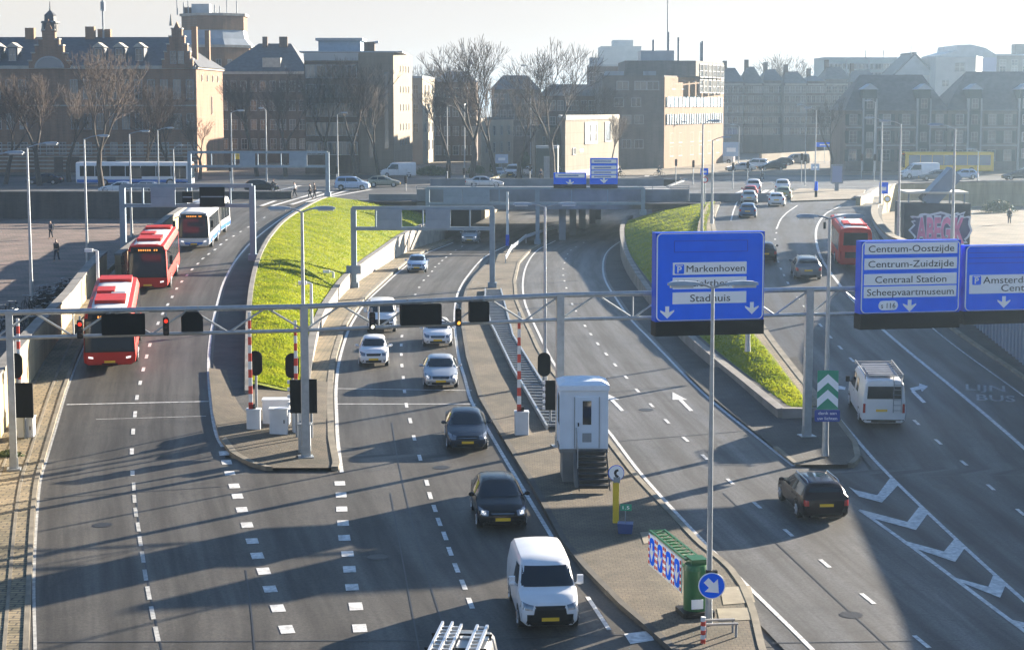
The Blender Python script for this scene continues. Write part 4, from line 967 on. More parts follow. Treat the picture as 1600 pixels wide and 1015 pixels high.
part_decals(tr, 'roof_panel', BUSROOF, bvh, [([(-1.0, -Lf/2-8.2), (1.1, -Lf/2-8.2), (1.05, -Lf/2-1.2), (-1.05, -Lf/2-1.2)], 'top')], .012, 6)
for sd in ('left', 'right'):
    part_decals(tr, 'lower_band', P_BUSBLUE, bvh, [([(-Lf/2-1.1, .34), (-Lf/2-8.2, .34), (-Lf/2-8.2, .86), (-Lf/2-1.1, .86)], sd)], .008, 6)
    for i in range(4):
        a = -Lf/2 - 1.4 - i * 1.65; part_decals(tr, 'side_window', BUSGLASS, bvh, [([(a, 1.28), (a-1.55, 1.28), (a-1.55, 2.57), (a, 2.57)], sd)], .01, 3)
bl = MB()
for i in range(8):
    y = -Lf/2 - .02 - i * .13; k = 1.0 if i % 2 else .94; bl.box((0, y, 1.68), (2.5 * k, .13, 2.65 * k))
bl.build('bellows', mat('bellows_rubber', (.03, .03, .032), .8), ab)
for sx in (1, -1): wheel(ab, sx * 1.285, -Lf/2 - 5.6, .48, .28)

# ------------------------------------------------------------------ traffic up on the street
def street_car(kind, name, label, cat, body, px, rz, zf=zS, group='traffic and parked cars on the street', sc=1.0):
    p = P(*px, zf); return car(kind, name, label, cat, body, (p.x, p.y, zf(p.y)), rz, group, sc=sc)
R90 = pi / 2
street_car('mpv', 'people_carrier', 'silver blue people carrier waiting beside the crossing stripes', 'car', P_LBLUE, (551, 297), -R90 - .1)
street_car('hatch', 'hatchback_car', 'beige hatchback directly behind the silver blue people carrier', 'car', P_TAN, (600, 292), -R90 - .05)
street_car('bigvan', 'work_van', 'white crew van parked in front of the beige tower block', 'van', P_WHITE, (622, 277), R90 + .1, sc=.95)
street_car('sedan', 'sedan_car', 'silver saloon car crossing the viaduct behind the railing', 'car', P_SILVER, (757, 293), -R90, lambda d: 5.5)
street_car('hatch', 'hatchback_car', 'black hatchback at the left end of the crossing', 'car', P_BLACK, (409, 299), -R90 + .15)
street_car('sedan', 'sedan_car', 'white saloon car parked behind the dark plaza wall on the left', 'car', P_WHITE, (186, 302), R90, zS)
street_car('hatch', 'hatchback_car', 'silver hatchback parked behind the dark plaza wall, right of the white saloon', 'car', P_SILVER, (222, 302), R90, zS)
street_car('sedan', 'sedan_car', 'dark saloon parked at the far left behind the plaza wall', 'car', P_NAVY, (70, 288), R90, zS)
street_car('van', 'delivery_van', 'white van waiting behind the viaduct near the little tan shelter', 'van', P_WHITE, (802, 277), pi - .2)
street_car('hatch', 'hatchback_car', 'white hatchback beside the van behind the viaduct', 'car', P_WHITE, (832, 275), pi + .3)
street_car('hatch', 'hatchback_car', 'silver hatchback half hidden by the posts behind the viaduct', 'car', P_SILVER, (779, 277), pi)
street_car('sedan', 'sedan_car', 'dark grey saloon passing behind the viaduct left of the blue signs', 'car', P_GREY, (862, 276), R90)
for i, (px, kind, m, lb) in enumerate([((1157, 268), 'sedan', P_SILVER, 'silver saloon parked on the far side of the right crossing'), ((1180, 264), 'mpv', P_WHITE, 'white people carrier parked behind the silver saloon at the far crossing'), ((1205, 266), 'sedan', P_BLACK, 'black saloon turning at the far crossing'), ((1221, 259), 'hatch', P_NAVY, 'dark hatchback parked beyond the black saloon at the far crossing'), ((1244, 257), 'van', P_GREY, 'dark grey van beyond the far crossing beside the tall signal pole'), ((1128, 255), 'van', P_WHITE, 'white van with blue panels beyond the far crossing under the blue hoarding')]):
    street_car(kind, {'van': 'delivery_van', 'mpv': 'people_carrier', 'sedan': 'sedan_car', 'hatch': 'hatchback_car'}[kind], lb, 'van' if kind == 'van' else 'car', m, px, R90 + .25 * (-1) ** i)
street_car('bigvan', 'work_van', 'white van parked in front of the yellow bus', 'van', P_WHITE, (1436, 279), R90 + .1)
street_car('wagon', 'estate_car', 'dark estate car parked in front of the yellow bus, right of the white van', 'car', P_GREY, (1462, 282), R90)
street_car('hatch', 'hatchback_car', 'light blue hatchback parked in front of the yellow bus', 'car', P_LBLUE, (1504, 280), R90)
street_car('wagon', 'estate_car', 'black estate car at the right edge of the street beyond the plaza', 'car', P_BLACK, (1592, 281), R90 + .1)
p = P(1487, 272, zS)
yb = thing('coach_bus', 'yellow bus with grey windows parked in front of the gabled warehouse', 'bus', (p.x, p.y + 3, 5.2), R90, 'city buses')
GLB[0] = mat('pale_bus_glass', (.16, .21, .26), .15, spec=.5)
bus_shell(yb, 13.5, 2.55, 3.3, P_YEL, None, None)
for wy in (4.1, -3.4):
    for sx in (1, -1): wheel(yb, sx * 1.285, wy, .48, .28)
p = P(200, 293, zS)
tb = thing('city_bus', 'long white bus with dark windows standing in front of the brick building at left', 'bus', (p.x, p.y + 5, 5.2), -R90, 'city buses'); tb.scale = (1, 1.15, 1)
GLB[0] = mat('black_bus_glass', (.004, .005, .007), .3, spec=.1)
bus_shell(tb, 13.0, 2.55, 3.1, BW, P_BUSBLUE, BUSROOF)
for wy in (4.1, -3.4):
    for sx in (1, -1): wheel(tb, sx * 1.285, wy, .48, .28)
# ------------------------------------------------------------------ lamps and posts
LAMPG = mat('lamp_lens', (.55, .58, .58), .2, spec=.7)
def ztop(y, d): return CAMZ + slope(y) * d
def spot(px, zf, dz=.15): p = P(px[0], px[1], zf); p.z += dz; return p
def lamp(label, base, h, arms, group='street lamps', r0=.11, arm=1.3, head=.95, up=.25, rz=0.0, name='street_lamp'):
    t = thing(name, label, 'street lamp', base, rz, group)
    m = MB(); m.tube((0, 0, 0), (0, 0, .5), r0 * 1.5, r0 * 1.25, 12); m.tube((0, 0, .5), (0, 0, 1.6), r0 * 1.2, r0 * 1.15, 12); m.tube((0, 0, 1.6), (0, 0, h), r0, r0 * .55, 12)
    m.build('pole', STEEL, t, smooth=40)
    for a in arms:
        c, s = cos(a), sin(a)
        m = MB(); m.path([(0, 0, h - .05), (c * arm * .5, s * arm * .5, h + up * .6), (c * arm, s * arm, h + up)], .035, 8); m.build('arm', STEEL, t, smooth=40)
        T = Matrix.Translation((c * (arm + head * .42), s * (arm + head * .42), h + up)) @ Matrix.Rotation(a, 4, 'Z')
        m = MB(); L = head / 2; w = .16
        vs = []
        for x, k, zz in ((-L, .45, .0), (-L * .6, .9, .0), (0, 1, .01), (L * .7, .95, .0), (L, .5, -.01)):
            vs += [(x, -w * k, -.03), (x, -w * .7 * k, .09 * k + zz), (x, w * .7 * k, .09 * k + zz), (x, w * k, -.03)]
        fs = [(i*4+j, i*4+4+j, i*4+4+(j+1) % 4, i*4+(j+1) % 4) for i in range(4) for j in range(4)] + [(3, 2, 1, 0), (16, 17, 18, 19)]
        m.add(vs, fs, 0, T); hd = m.build('lamp_head', STEEL, t, smooth=40)
        m = MB(); m.box((L * .15, 0, -.065), (L * 1.4, w * 1.5, .07), 0, 0, T); m.build('lens', LAMPG, hd)
    return t
def lamp_px(label, base, zf, yt, arms, **kw):
    p = spot(base, zf); return lamp(label, p, ztop(yt, p.y) - p.z, arms, **kw)
LP = [((50, 480), zP, 230, 'leftmost tall lamp on the plaza beside the bicycle stand'), ((137, 420), zP, 217, 'lamp on the plaza between the two walkers and the red buses'), ((206, 372), zP, 209, 'lamp standing behind the second red bus at the plaza corner')]
for b, zf, yt, lb in LP: lamp_px(lb, b, zf, yt, [0.0], group='single arm lamps along the left plaza', arm=1.1)
lamp_px('lamp at the dark plaza wall with its arm over the far left gantry', (249, 330), zP, 203, [0.0], group='single arm lamps along the left plaza', arm=1.1)
p = at_depth(-14, 330, 95); lamp('lamp cut by the left edge, only its head reaching into view', (p.x, 95, 2.9), ztop(246, 95) - 2.9, [0.0], arm=.9, group='single arm lamps along the left plaza')
lamp_px('short lamp with an upward slanting arm near the brick building corner', (272, 292), zS, 233, [.1], arm=.7, up=.5, head=.6)
lamp_px('lamp with two yellow boxes in front of the brick building end wall', (363, 300), zS, 176, [0.0], arm=.8, head=.9)
lamp_px('small lamp in front of the dark houses at left', (417, 290), zS, 172, [pi], arm=.3, head=.7)
lamp_px('lamp beside the signal mast at the crossing, in front of the grey tower block', (528, 284), zS, 179, [0.0], arm=.6, head=.9)
lamp_px('left one of two tall lamps at the viaduct', (699, 276), zS, 168, [0.0], arm=.15, head=.6)
lamp_px('right one of two tall lamps at the viaduct', (726, 278), zS, 166, [pi/2], arm=.15, head=.6)
yb_ = MB(); p = P(371, 300, zS)
t = thing('signal_box', 'stack of two yellow boxes hung on a far lamp post', 'box', (p.x, p.y - .2, ztop(246, p.y)))
m = MB(); m.box((0, 0, .5), (.7, .3, .45)); m.build('upper_box', P_YEL, t); m = MB(); m.box((0, 0, 0), (.7, .3, .45)); m.build('lower_box', P_YEL, t)
for d, yt, lb in ((121, 201, 'lamp on the ribbed wall above the right blue sign, arm to the left'), (149, 194, 'lamp on the ribbed wall in front of the graffiti kiosk, arm to the left'), (189, 188, 'lamp at the bend of the right ramp wall near the small blue sign')):
    lamp(lb, (E_W3(d) + .7, d, w3top(d)), ztop(yt, d) - w3top(d), [pi], group='single arm lamps along the right ramp wall', arm=.9)
lamp('double headed lamp standing on the divider beside the dark sign backs', (P(469, 722).x, 79.2, 1.1), ztop(330, 79.2) - 1.1, [0.05, pi + .05], group='double headed lamps', arm=.55, up=.12)
lamp_px('double headed lamp in front of the Markenhoven sign on the near island', (1107, 983), zM, 447, [0.05, pi + .05], group='double headed lamps', arm=.45, up=.06, r0=.088)
lamp_px('double headed lamp carrying the green chevron board', (1289, 717), zM, 340, [0.05, pi + .05], group='double headed lamps', arm=.55, up=.06)
lamp_px('double headed lamp on the central island beside the drain grating', (851, 606), zM, 322, [0.1, pi + .1], group='double headed lamps', arm=.75, up=.1)
zG2 = lambda d: zR(d) + .35
lamp_px('tall lamp on the right grass wedge behind the Markenhoven sign', (1096, 392), zG2, 194, [0.0], arm=.5, head=.9)
lamp_px('shorter lamp with red lit arm on the right grass wedge', (1112, 352), zG2, 219, [0.0], arm=.8, head=.9)
lamp_px('grey pole standing low on the right grass wedge under the sign', (1168, 553), zG2, 470, [0.0], arm=.2, head=.4, name='street_lamp')
for b, yt, arms, lb in (((829, 272), 105, [pi], 'very tall thin mast left of the large bare tree behind the viaduct'), ((1014, 262), 155, [pi, 0], 'tall double lamp in front of the stepped office block'), ((1057, 262), 193, [pi, 0], 'double lamp with drooping arms before the lit side of the office block'), ((1154, 262), 197, [pi], 'lamp beside the blue hoarding beyond the crossing'), ((1273, 300), 172, [pi], 'tall pale lamp on the right traffic island with a blue base'), ((1258, 268), 166, [pi], 'far lamp right of the signal mast, before the hazy row houses'), ((1365, 276), 160, [pi], 'thin lamp in front of the left gable of the warehouse'), ((1526, 322), 236, [pi], 'lamp at the edge of the right plaza before the yellow bus')):
    lamp_px(lb, b, zS if b[1] < 315 else zP, yt, arms, arm=.7, head=.9, r0=.09, group='lamps beyond the viaduct')

# ------------------------------------------------------------------ the main sign gantry
GA = atan(.2); gc, gs = cos(GA), sin(GA); G0 = (P(475, 725).x, 77.8)
def gt(px):
    k = (px - 800) / F / .9935; return (G0[1] * k - G0[0]) / (gc - k * gs)
def gd(t): return G0[1] + t * gs
def gz(px, py): return ztop(py, gd(gt(px)))
gan = thing('sign_gantry', 'long grey steel truss gantry spanning all carriageways', 'gantry', (G0[0], G0[1], 1.05), GA)
ZB = 1.05
tops = [(-30, 489), (475, 479), (875, 461), (1265, 452), (1700, 446)]
T_top = [(gt(x), gz(x, y) - ZB) for x, y in tops]; ftop = interp(T_top)
fbot = interp([(gt(x), gz(x, y) - ZB) for x, y in [(-30, 529), (475, 516), (875, 499), (1265, 491), (1700, 486)]])
for a, b in zip(T_top, T_top[1:]):
    m = MB(); m.tube((a[0], 0, a[1]), (b[0], 0, b[1]), .115, None, 12); m.build('top_chord', STEEL, gan, smooth=40)
bts = [gt(x) for x in (-10, 475, 875, 1265, 1690)]
for a, b in zip(bts, bts[1:]):
    m = MB(); m.tube((a, 0, fbot(a)), (b, 0, fbot(b)), .078, None, 10); m.build('bottom_chord', STEEL, gan, smooth=40)
    n = max(2, int((b - a) / 1.45)); 
    for i in range(n):
        u, v = lerp(a, b, i / n), lerp(a, b, (i + 1) / n)
        m = MB()
        if i % 2: m.tube((u, 0, ftop(u)), (v, 0, fbot(v)), .045, None, 7)
        else: m.tube((u, 0, fbot(u)), (v, 0, ftop(v)), .045, None, 7)
        m.build('brace', STEEL, gan)
        if i % 3 == 1: m = MB(); m.tube((v, 0, fbot(v)), (v, 0, ftop(v)), .035, None, 7); m.build('hanger', STEEL, gan)
for px, w, yb in ((14, .28, 712), (475, .32, 725), (875, .33, 690), (1264, .34, 697), (1690, .34, 700)):
    t = gt(px); z0 = (zM(gd(t)) - ZB)
    m = MB(); m.box((t, 0, (z0 + ftop(t)) / 2), (w, w * .8, ftop(t) - z0 + .12)); m.box((t, 0, z0 + .12), (w * 2, w * 2, .1)); m.box((t, 0, z0 + .35), (w * 1.3, w * .2, .5)); m.build('post', STEEL, gan)
def rrect(w, h, r, n=5):
    p = []
    for cx, cy, a0 in ((w/2-r, h/2-r, 0), (-w/2+r, h/2-r, 90), (-w/2+r, -h/2+r, 180), (w/2-r, -h/2+r, 270)):
        for i in range(n + 1): a = radians(a0 + 90 * i / n); p.append((cx + r * cos(a), cy + r * sin(a)))
    return p
FACE = Matrix.Rotation(pi / 2, 4, 'X')     # (x, y, z) -> (x, -z, y): drawings stand upright, facing -y
def plate(mb, w, h, r, y, th, cx=0, cz=0, mi=0): mb.prism(rrect(w, h, r), th, Matrix.Translation((cx, y, cz)) @ FACE, mi)
ARROW = [(0, -.46), (.5, .02), (.5, .14), (.14, -.02), (.14, .40), (-.14, .40), (-.14, -.02), (-.5, .14), (-.5, .02)]
def arrow(mb, s, y, cx, cz, ang=0.0): mb.prism([(a * s, b * s) for a, b in ARROW[::1]], .012, Matrix.Translation((cx, y, cz)) @ FACE @ Matrix.Rotation(ang, 4, 'Z'))
INK = mat('sign_black_lettering', (.015, .015, .018), .5)
def sign(label, x0, y0, x1, y1, ydark, group='blue direction signs on the main gantry'):
    ta, tb = gt(x0), gt(x1); w = tb - ta; tm = (ta + tb) / 2; d = gd(tm)
    za, zb = ztop(y0, d), ztop(y1, d); h = za - zb; zd = ztop(ydark, d)
    root = thing('direction_sign', label, 'road sign', (G0[0] + tm * gc + .75 * gs, G0[1] + tm * gs - .75 * gc, (za + zb) / 2), GA, group)
    m = MB(); m.box((0, .36, 0), (w, .6, h)); m.build('sign_box', BLUE_D, root)
    m = MB(); m.box((0, .36, -h / 2 - (zb - zd) / 2 - .004), (w * 1.0, .75, zb - zd)); m.build('light_tray', BLACK, root)
    b = MB(); plate(b, w * .985, h * .985, .22, .055, .012); bo = b.build('border', WHITE_S, root)
    f = MB(); plate(f, w * .962, h * .970, .19, .043, .014); f.build('face', BLUE, root)
    return root, w, h, lambda px, py: ((px - (x0 + x1) / 2) * w / (x1 - x0), -(py - (y0 + y1) / 2) * h / (y1 - y0)), w / (x1 - x0)
def panel(root, fn, k, x0, y0, x1, y1, txt, tx0, tx1, th, icon=None):
    (a, b), (c, d) = fn(x0, y0), fn(x1, y1)
    m = MB(); plate(m, c - a, b - d, .02, .029, .014, (a + c) / 2, (b + d) / 2); pn = m.build('name_panel', WHITE_S, root)
    lines = txt if isinstance(txt, list) else [(txt, tx0, tx1, (y0 + y1) / 2)]
    m = MB()
    for s, u, v, yy in lines:
        (q, z), (q2, _) = fn(u, yy), fn(v, yy)
        text_mb(m, s, q2 - q, th * k, Matrix.Translation(((q + q2) / 2, .0125, z - th * k * .5)) @ FACE, .01)
    m.build('lettering', INK, pn)
    if icon:
        (q, z) = fn(*icon); m = MB(); plate(m, .42, .42, .05, .015, .012, q, z); ic = m.build('parking_icon', BLUE, pn)
        m = MB(); text_mb(m, 'P', .2, .27, Matrix.Translation((q, -.002, z - .15)) @ FACE, .008, bold=.02); m.box((q, -.004, z + .16), (.3, .008, .04)); m.build('icon_letter', WHITE_S, ic)
def downarrow(root, fn, px, py, s=.62):
    q, z = fn(px, py); m = MB(); arrow(m, s, .026, q, z); m.build('lane_arrow', WHITE_S, root)
r1, w, h, fn, k = sign('blue sign reading Markenhoven, Muziektheater and Stadhuis above the outbound road', 1017, 361, 1185, 498, 520)
(a, b), (c, d) = fn(1045, 374), fn(1158, 391)
for (cx, cz, sx, sz) in (((a+c)/2, b, c-a, .03), ((a+c)/2, d, c-a, .03), (a, (b+d)/2, .03, b-d), (c, (b+d)/2, .03, b-d)):
    m = MB(); m.box((cx, .025, cz), (sx, .012, sz + .03 if sz > .1 else sz)); m.build('unlit_panel_frame', BLUE_D, r1)
panel(r1, fn, k, 1043, 407, 1157, 426, 'Markenhoven', 1064, 1154, 10, (1053, 417))
panel(r1, fn, k, 1043, 430, 1157, 448, 'Muziektheater', 1050, 1152, 10)
panel(r1, fn, k, 1043, 453, 1157, 471, 'Stadhuis', 1070, 1132, 11)
downarrow(r1, fn, 1035, 483); downarrow(r1, fn, 1166, 479)
r2, w, h, fn, k = sign('blue sign listing Centrum-Oostzijde, Centrum-Zuidzijde, Centraal Station and Scheepvaartmuseum', 1334, 374, 1488, 486, 510)
for y0, txt, u, v in ((376.5, 'Centrum-Oostzijde', 1345, 1477), (400, 'Centrum-Zuidzijde', 1345, 1477), (424, 'Centraal Station', 1356, 1466), (443.5, 'Scheepvaartmuseum', 1344, 1478)):
    panel(r2, fn, k, 1339, y0 + 0.5, 1482, y0 + 18, txt, u, v, 10)
q, z = fn(1377, 473.5); m = MB(); m.prism([(x * 1.0, y) for x, y in rrect(.92, .42, .2)], .014, Matrix.Translation((q, .029, z)) @ FACE); rn = m.build('route_badge', WHITE_S, r2)
m = MB(); text_mb(m, 's 116', .68, .24, Matrix.Translation((q, .0125, z - .12)) @ FACE, .01, bold=.0); m.build('lettering', INK, rn)
downarrow(r2, fn, 1410, 474, .62)
r3, w, h, fn, k = sign('blue sign reading Amsterdam Centraal, cut by the right edge of the picture', 1495, 381, 1650, 482, 502)
for yy in (392, 400, 408):
    (a, b), (c, _) = fn(1500, yy), fn(1645, yy); m = MB(); m.box(((a + c) / 2, .025, b), (c - a, .012, .03)); m.build('unlit_panel_frame', BLUE_D, r3)
panel(r3, fn, k, 1502, 426, 1643, 455, [('Amsterdam', 1523, 1605, 434), ('Centraal', 1551, 1613, 446.5)], 0, 0, 10, (1513, 434))
downarrow(r3, fn, 1556, 468, .62); downarrow(r3, fn, 1622, 468, .62)
# lane signal heads and dark sign backs hanging on the gantry
def on_gantry(px, py, off=-.35): t = gt(px); return (G0[0] + t * gc - off * gs * -1, G0[1] + t * gs + off * gc, gz(px, py))
SIGR = mat('signal_red_lit', (.5, .02, .01), .4, emit=(1, .03, .01), estr=.4); SIGW = mat('signal_white_lit', (.8, .8, .7), .4, emit=(1, .95, .75), estr=.4); SIGA = mat('signal_amber_lit', (.6, .3, .02), .4, emit=(1, .42, .06), estr=.4)
SIGOFF = mat('signal_lens_off', (.04, .02, .02), .3)
def signal(label, px, py, lit, idx, group='signal heads on the main gantry', loc=None, sc=.82, rz=GA, post=0.0):
    root = thing('traffic_signal', label, 'traffic light', loc or on_gantry(px, py), rz, group); root.scale = (sc, sc, sc)
    m = MB(); m.prism(rrect(.30, .92, .08), .2, Matrix.Translation((0, .1, 0)) @ FACE); m.build('housing', BLACK_G, root)
    for i, z in enumerate((.28, 0, -.28)):
        m = MB(); m.tube((0, -.1, z), (0, -.125, z), .1, None, 14); m.build('lens', lit if i == idx else SIGOFF, root)
        m = MB(); m.prism([(.12, -.02), (.12, .03), (.06, .12), (-.06, .12), (-.12, .03), (-.12, -.02), (-.1, -.02), (-.1, .02), (-.05, .1), (.05, .1), (.1, .02), (.1, -.02)], .18, Matrix.Translation((0, -.1, z)) @ FACE); m.build('visor', BLACK, root)
    if post:
        m = MB(); m.tube((0, .12, -post), (0, .12, .45), .06, None, 8); m.build('pole', STEEL, root)
    else:
        m = MB(); m.box((0, .2, .2), (.1, .25, .9)); m.build('bracket', STEEL, root)
    return root
signal('left red signal head on the gantry beside the front red bus', 130, 513, SIGR, 0)
signal('red signal head on the gantry over the right lane of the bus road', 264, 508, SIGR, 0)
signal('white lit signal head on the gantry over the left inbound lane', 585, 500, SIGW, 2)
signal('amber lit signal head on the gantry over the right inbound lane', 719, 494, SIGA, 2)
def darkback(label, x0, y0, x1, y1, shape='rect', name='matrix_sign'):
    xm, ym = (x0 + x1) / 2, (y0 + y1) / 2; w = gt(x1) - gt(x0); h = gz(xm, y0) - gz(xm, y1)
    root = thing(name, label, 'sign', on_gantry(xm, ym, -.30), GA, 'dark panels on the main gantry')
    m = MB()
    if shape == 'bullet': m.prism([(-w/2, -h/2), (w/2, -h/2), (w/2, h*.25), (w*.28, h/2), (-w*.28, h/2), (-w/2, h*.25)], .28, Matrix.Translation((0, .12, 0)) @ FACE)
    else: m.prism(rrect(w, h, .05), .3, Matrix.Translation((0, .14, 0)) @ FACE)
    m.build('panel', BLACK, root)
    for s in (-1, 1): m = MB(); m.box((s * w * .3, .22, .1), (.06, .1, h * 1.25)); m.build('bracket', STEEL, root)
darkback('wide black panel on the gantry in front of the nearest red bus', 163, 489, 231, 521)
darkback('black panel with cut corners on the gantry over the right bus lane', 287, 486, 321, 516, 'bullet')
darkback('wide black panel on the gantry hiding a white car', 628, 474, 692, 506)
darkback('small black panel on the gantry over the central island edge', 735, 470, 766, 501)

# ------------------------------------------------------------------ barriers, cabinets and signal backs by the gantry
RW_R = mat('barrier_red', (.62, .05, .03), .45); RW_W = mat('barrier_white', (.75, .75, .74), .45)
CABW = mat('cabinet_white', (.62, .66, .70), .5, var=.1, vscale=1.5)
def barrier(label, base, zf, ytop_, cab=True):
    p = spot(base, zf); H = ztop(ytop_, p.y) - p.z
    t = thing('road_barrier', label, 'barrier', p, 0.05, 'raised red and white barriers')
    m = MB(); m.prism(rrect(.62, .5, .04), 1.0, None); m.prism(rrect(.66, .54, .04), .06, Matrix.Translation((0, 0, 1.0))); m.build('cabinet', CABW, t)
    n = 12
    for i in range(n):
        a, b = lerp(1.0, H, i / n), lerp(1.0, H, (i + 1) / n); m = MB(); k = lerp(.11, .07, i / n)
        m.box((-.12, -.1, (a + b) / 2), (k * 1.7, .08, b - a)); m.build('stripe', RW_R if i % 2 == 0 else RW_W, t)
    m = MB(); m.box((-.05, .0, 1.12), (.3, .28, .28)); m.build('hinge', BLACK_G, t)
    return t
barrier('raised red and white barrier in front of the left grass bank beside white cabinets', (397, 679), zM, 487)
barrier('raised red and white barrier on the central island left of the white booth', (815, 683), zM, 487)
barrier('raised red and white barrier at the left wall behind the black screen', (38, 678), zM, 497)
barrier('raised red and white barrier hidden behind the thick gantry post on the divider', (468, 680), zM, 500)
def oval(label, px, py, base, zf, w=.62, h=1.15):
    p = spot(base, zf); z = ztop(py, p.y) - p.z
    t = thing('signal_backboard', label, 'traffic light', p, .05, 'signals with oval black backboards')
    m = MB(); m.prism(rrect(w, h, w * .48, 8), .05, Matrix.Translation((0, 0, z)) @ FACE); m.build('backboard', BLACK, t)
    m = MB(); m.box((0, .12, z), (.26, .2, h * .75)); m.build('housing', BLACK_G, t)
    m = MB(); m.tube((0, .08, 0), (0, .08, z + h * .4), .06, None, 10); m.build('pole', STEEL_D, t)
oval('oval black signal backboard at the left corner of the divider nose', 401, 567, (401, 668), zM)
oval('oval black signal backboard left of the thick gantry post', 456, 571, (458, 676), zM)
oval('oval black signal backboard behind the white booth on the island', 850, 569, (850, 646), zM)
oval('oval black signal backboard at the left edge beside the tan wall', 28, 571, (28, 680), zM)
def screen(label, x0, y0, x1, y1, base, zf=zM, ladder=True):
    p = spot(base, zf); d = p.y; w = (x1 - x0) / F * d; za, zb = ztop(y0, d) - p.z, ztop(y1, d) - p.z
    t = thing('signal_screen', label, 'sign', p, .05, 'black rectangular signal screens')
    m = MB(); m.box((0, 0, (za + zb) / 2), (w, .1, za - zb)); m.build('panel', BLACK, t)
    m = MB(); m.tube((0, .09, 0), (0, .09, za), .06, None, 10); m.build('pole', STEEL_D, t)
    if ladder:
        for i in range(5): m = MB(); m.box((-w / 2 - .05, .02, lerp(zb + .1, za - .1, i / 4)), (.12, .14, .14)); m.build('lamp_visor', CABW, t)
screen('black screen above a white cabinet at the left edge', 23, 598, 53, 652, (39, 694))
screen('black screen left of the thick gantry post on the divider', 453, 593, 473, 645, (464, 690))
screen('black screen right of the thick gantry post on the divider', 477, 592, 496, 645, (487, 690), ladder=False)
screen('black screen beside the left wall of the white booth', 853, 594, 870, 640, (860, 668))
def cabinet(label, x0, y0, x1, yb, zf=zM, dep=.5, m_=None, name='control_cabinet'):
    p = spot(((x0 + x1) / 2, yb), zf); w = (x1 - x0) / F * p.y; h = ztop(y0, p.y) - p.z
    t = thing(name, label, 'cabinet', (p.x, p.y + dep / 2, p.z), .04, 'roadside control cabinets')
    m = MB(); m.box((0, 0, h / 2), (w, dep, h)); m.build('body', m_ or CABW, t)
    m = MB(); m.box((0, 0, h + .03), (w + .08, dep + .08, .06)); m.build('lid', m_ or CABW, t)
    m = MB(); m.box((0, -dep / 2 - .006, h * .48), (w * .86, .012, h * .84)); dr = m.build('door', m_ or CABW, t)
    m = MB(); m.box((w * .32, -dep / 2 - .02, h * .55), (.04, .03, .16)); m.build('handle', BLACK_G, dr)
cabinet('white control cabinet standing in front on the divider nose', 421, 640, 449, 686)
cabinet('wide white cabinet behind the others at the foot of the grass', 410, 626, 452, 672, dep=.7)
cabinet('narrow white cabinet beside the gantry post on the divider', 458, 646, 472, 683)
cabinet('white cabinet below the black screen at the left edge', 27, 653, 52, 692)
cabinet('small grey cabinet at the foot of the thick gantry post', 466, 664, 485, 712, dep=.4, m_=STEEL_D)

# ------------------------------------------------------------------ the white booth with its stair
CABB = mat('booth_paint', (.72, .78, .84), .5, var=.07, vscale=1.2)
bx, by, bz, bw, bd, bh = 2.86, 72.9, 2.30, 1.85, 1.9, 2.35
bt = thing('control_booth', 'pale blue white booth on a concrete plinth with a dark metal stair', 'booth', (bx, by, 1.0), .03)
m = MB(); m.box((0, bd / 2, 1.30 + bh / 2), (bw, bd, bh)); m.build('wall', CABB, bt)
for sx in (-1, 1):
    for sy in (0, 1):
        m = MB(); m.box((sx * (bw / 2), sy * bd, 1.3 + bh / 2), (.09, .09, bh)); m.build('corner_post', CABB, bt)
rf = MB(); e = .09; a, b = bw / 2 + e, bd / 2 + e; z0 = 1.3 + bh
rf.add([(-a, bd/2-b, z0), (a, bd/2-b, z0), (a, bd/2+b, z0), (-a, bd/2+b, z0), (-a, bd/2-b, z0+.2), (a, bd/2-b, z0+.2), (a, bd/2+b, z0+.2), (-a, bd/2+b, z0+.2), (-a*.72, bd/2-b*.72, z0+.33), (a*.72, bd/2-b*.72, z0+.33), (a*.72, bd/2+b*.72, z0+.33), (-a*.72, bd/2+b*.72, z0+.33), (0, bd/2, z0+.46)], [(3,2,1,0), (0,1,5,4), (1,2,6,5), (2,3,7,6), (3,0,4,7), (4,5,9,8), (5,6,10,9), (6,7,11,10), (7,4,8,11), (8,9,12), (9,10,12), (10,11,12), (11,8,12)])
rf.build('roof', mat('booth_roof', (.80, .85, .90), .5, var=.06), bt)
m = MB(); m.box((.12, -.02, 1.34 + 1.02), (.95, .05, 2.04)); dr = m.build('door', mat('booth_door', (.66, .74, .82), .5), bt)
for dx in (-.49, .49): m = MB(); m.box((.12 + dx, -.03, 1.34 + 1.02), (.03, .05, 2.06)); m.build('door_frame', STEEL_D, bt)
m = MB(); m.box((.12, -.05, 1.34 + 1.42), (.34, .03, .95)); m.build('door_window', GLASS, dr)
m = MB(); m.box((.12, -.05, 1.34 + .42), (.36, .03, .36)); m.build('vent', STEEL_D, dr)
m = MB(); m.box((-.22, -.07, 1.34 + .95), (.05, .06, .14)); m.build('handle', BLACK_G, dr)
m = MB(); m.box((-bw / 2 - .01, bd * .52, 1.3 + 1.45), (.03, 1.15, 1.15)); m.build('window', GLASS, bt)
m = MB(); m.box((bw / 2 + .01, bd * .52, 1.3 + 1.45), (.03, 1.15, 1.15)); m.build('window', GLASS, bt)
m = MB(); m.box((0, bd / 2 + .02, .62), (bw * .9, bd * .95, 1.34)); m.box((0, bd / 2, 1.22), (bw * 1.04, bd * 1.04, .16)); m.build('plinth', CONC, bt)
m = MB(); m.prism([(-.05, 0), (1.35, 0), (-.05, 1.2)], .12, Matrix(((0, 0, 1, -.42), (-1, 0, 0, 0), (0, 1, 0, 0), (0, 0, 0, 1)))); m.build('plinth_flank', CONC, bt)
IRON = mat('dark_stair_iron', (.05, .055, .06), .6, .4, var=.3)
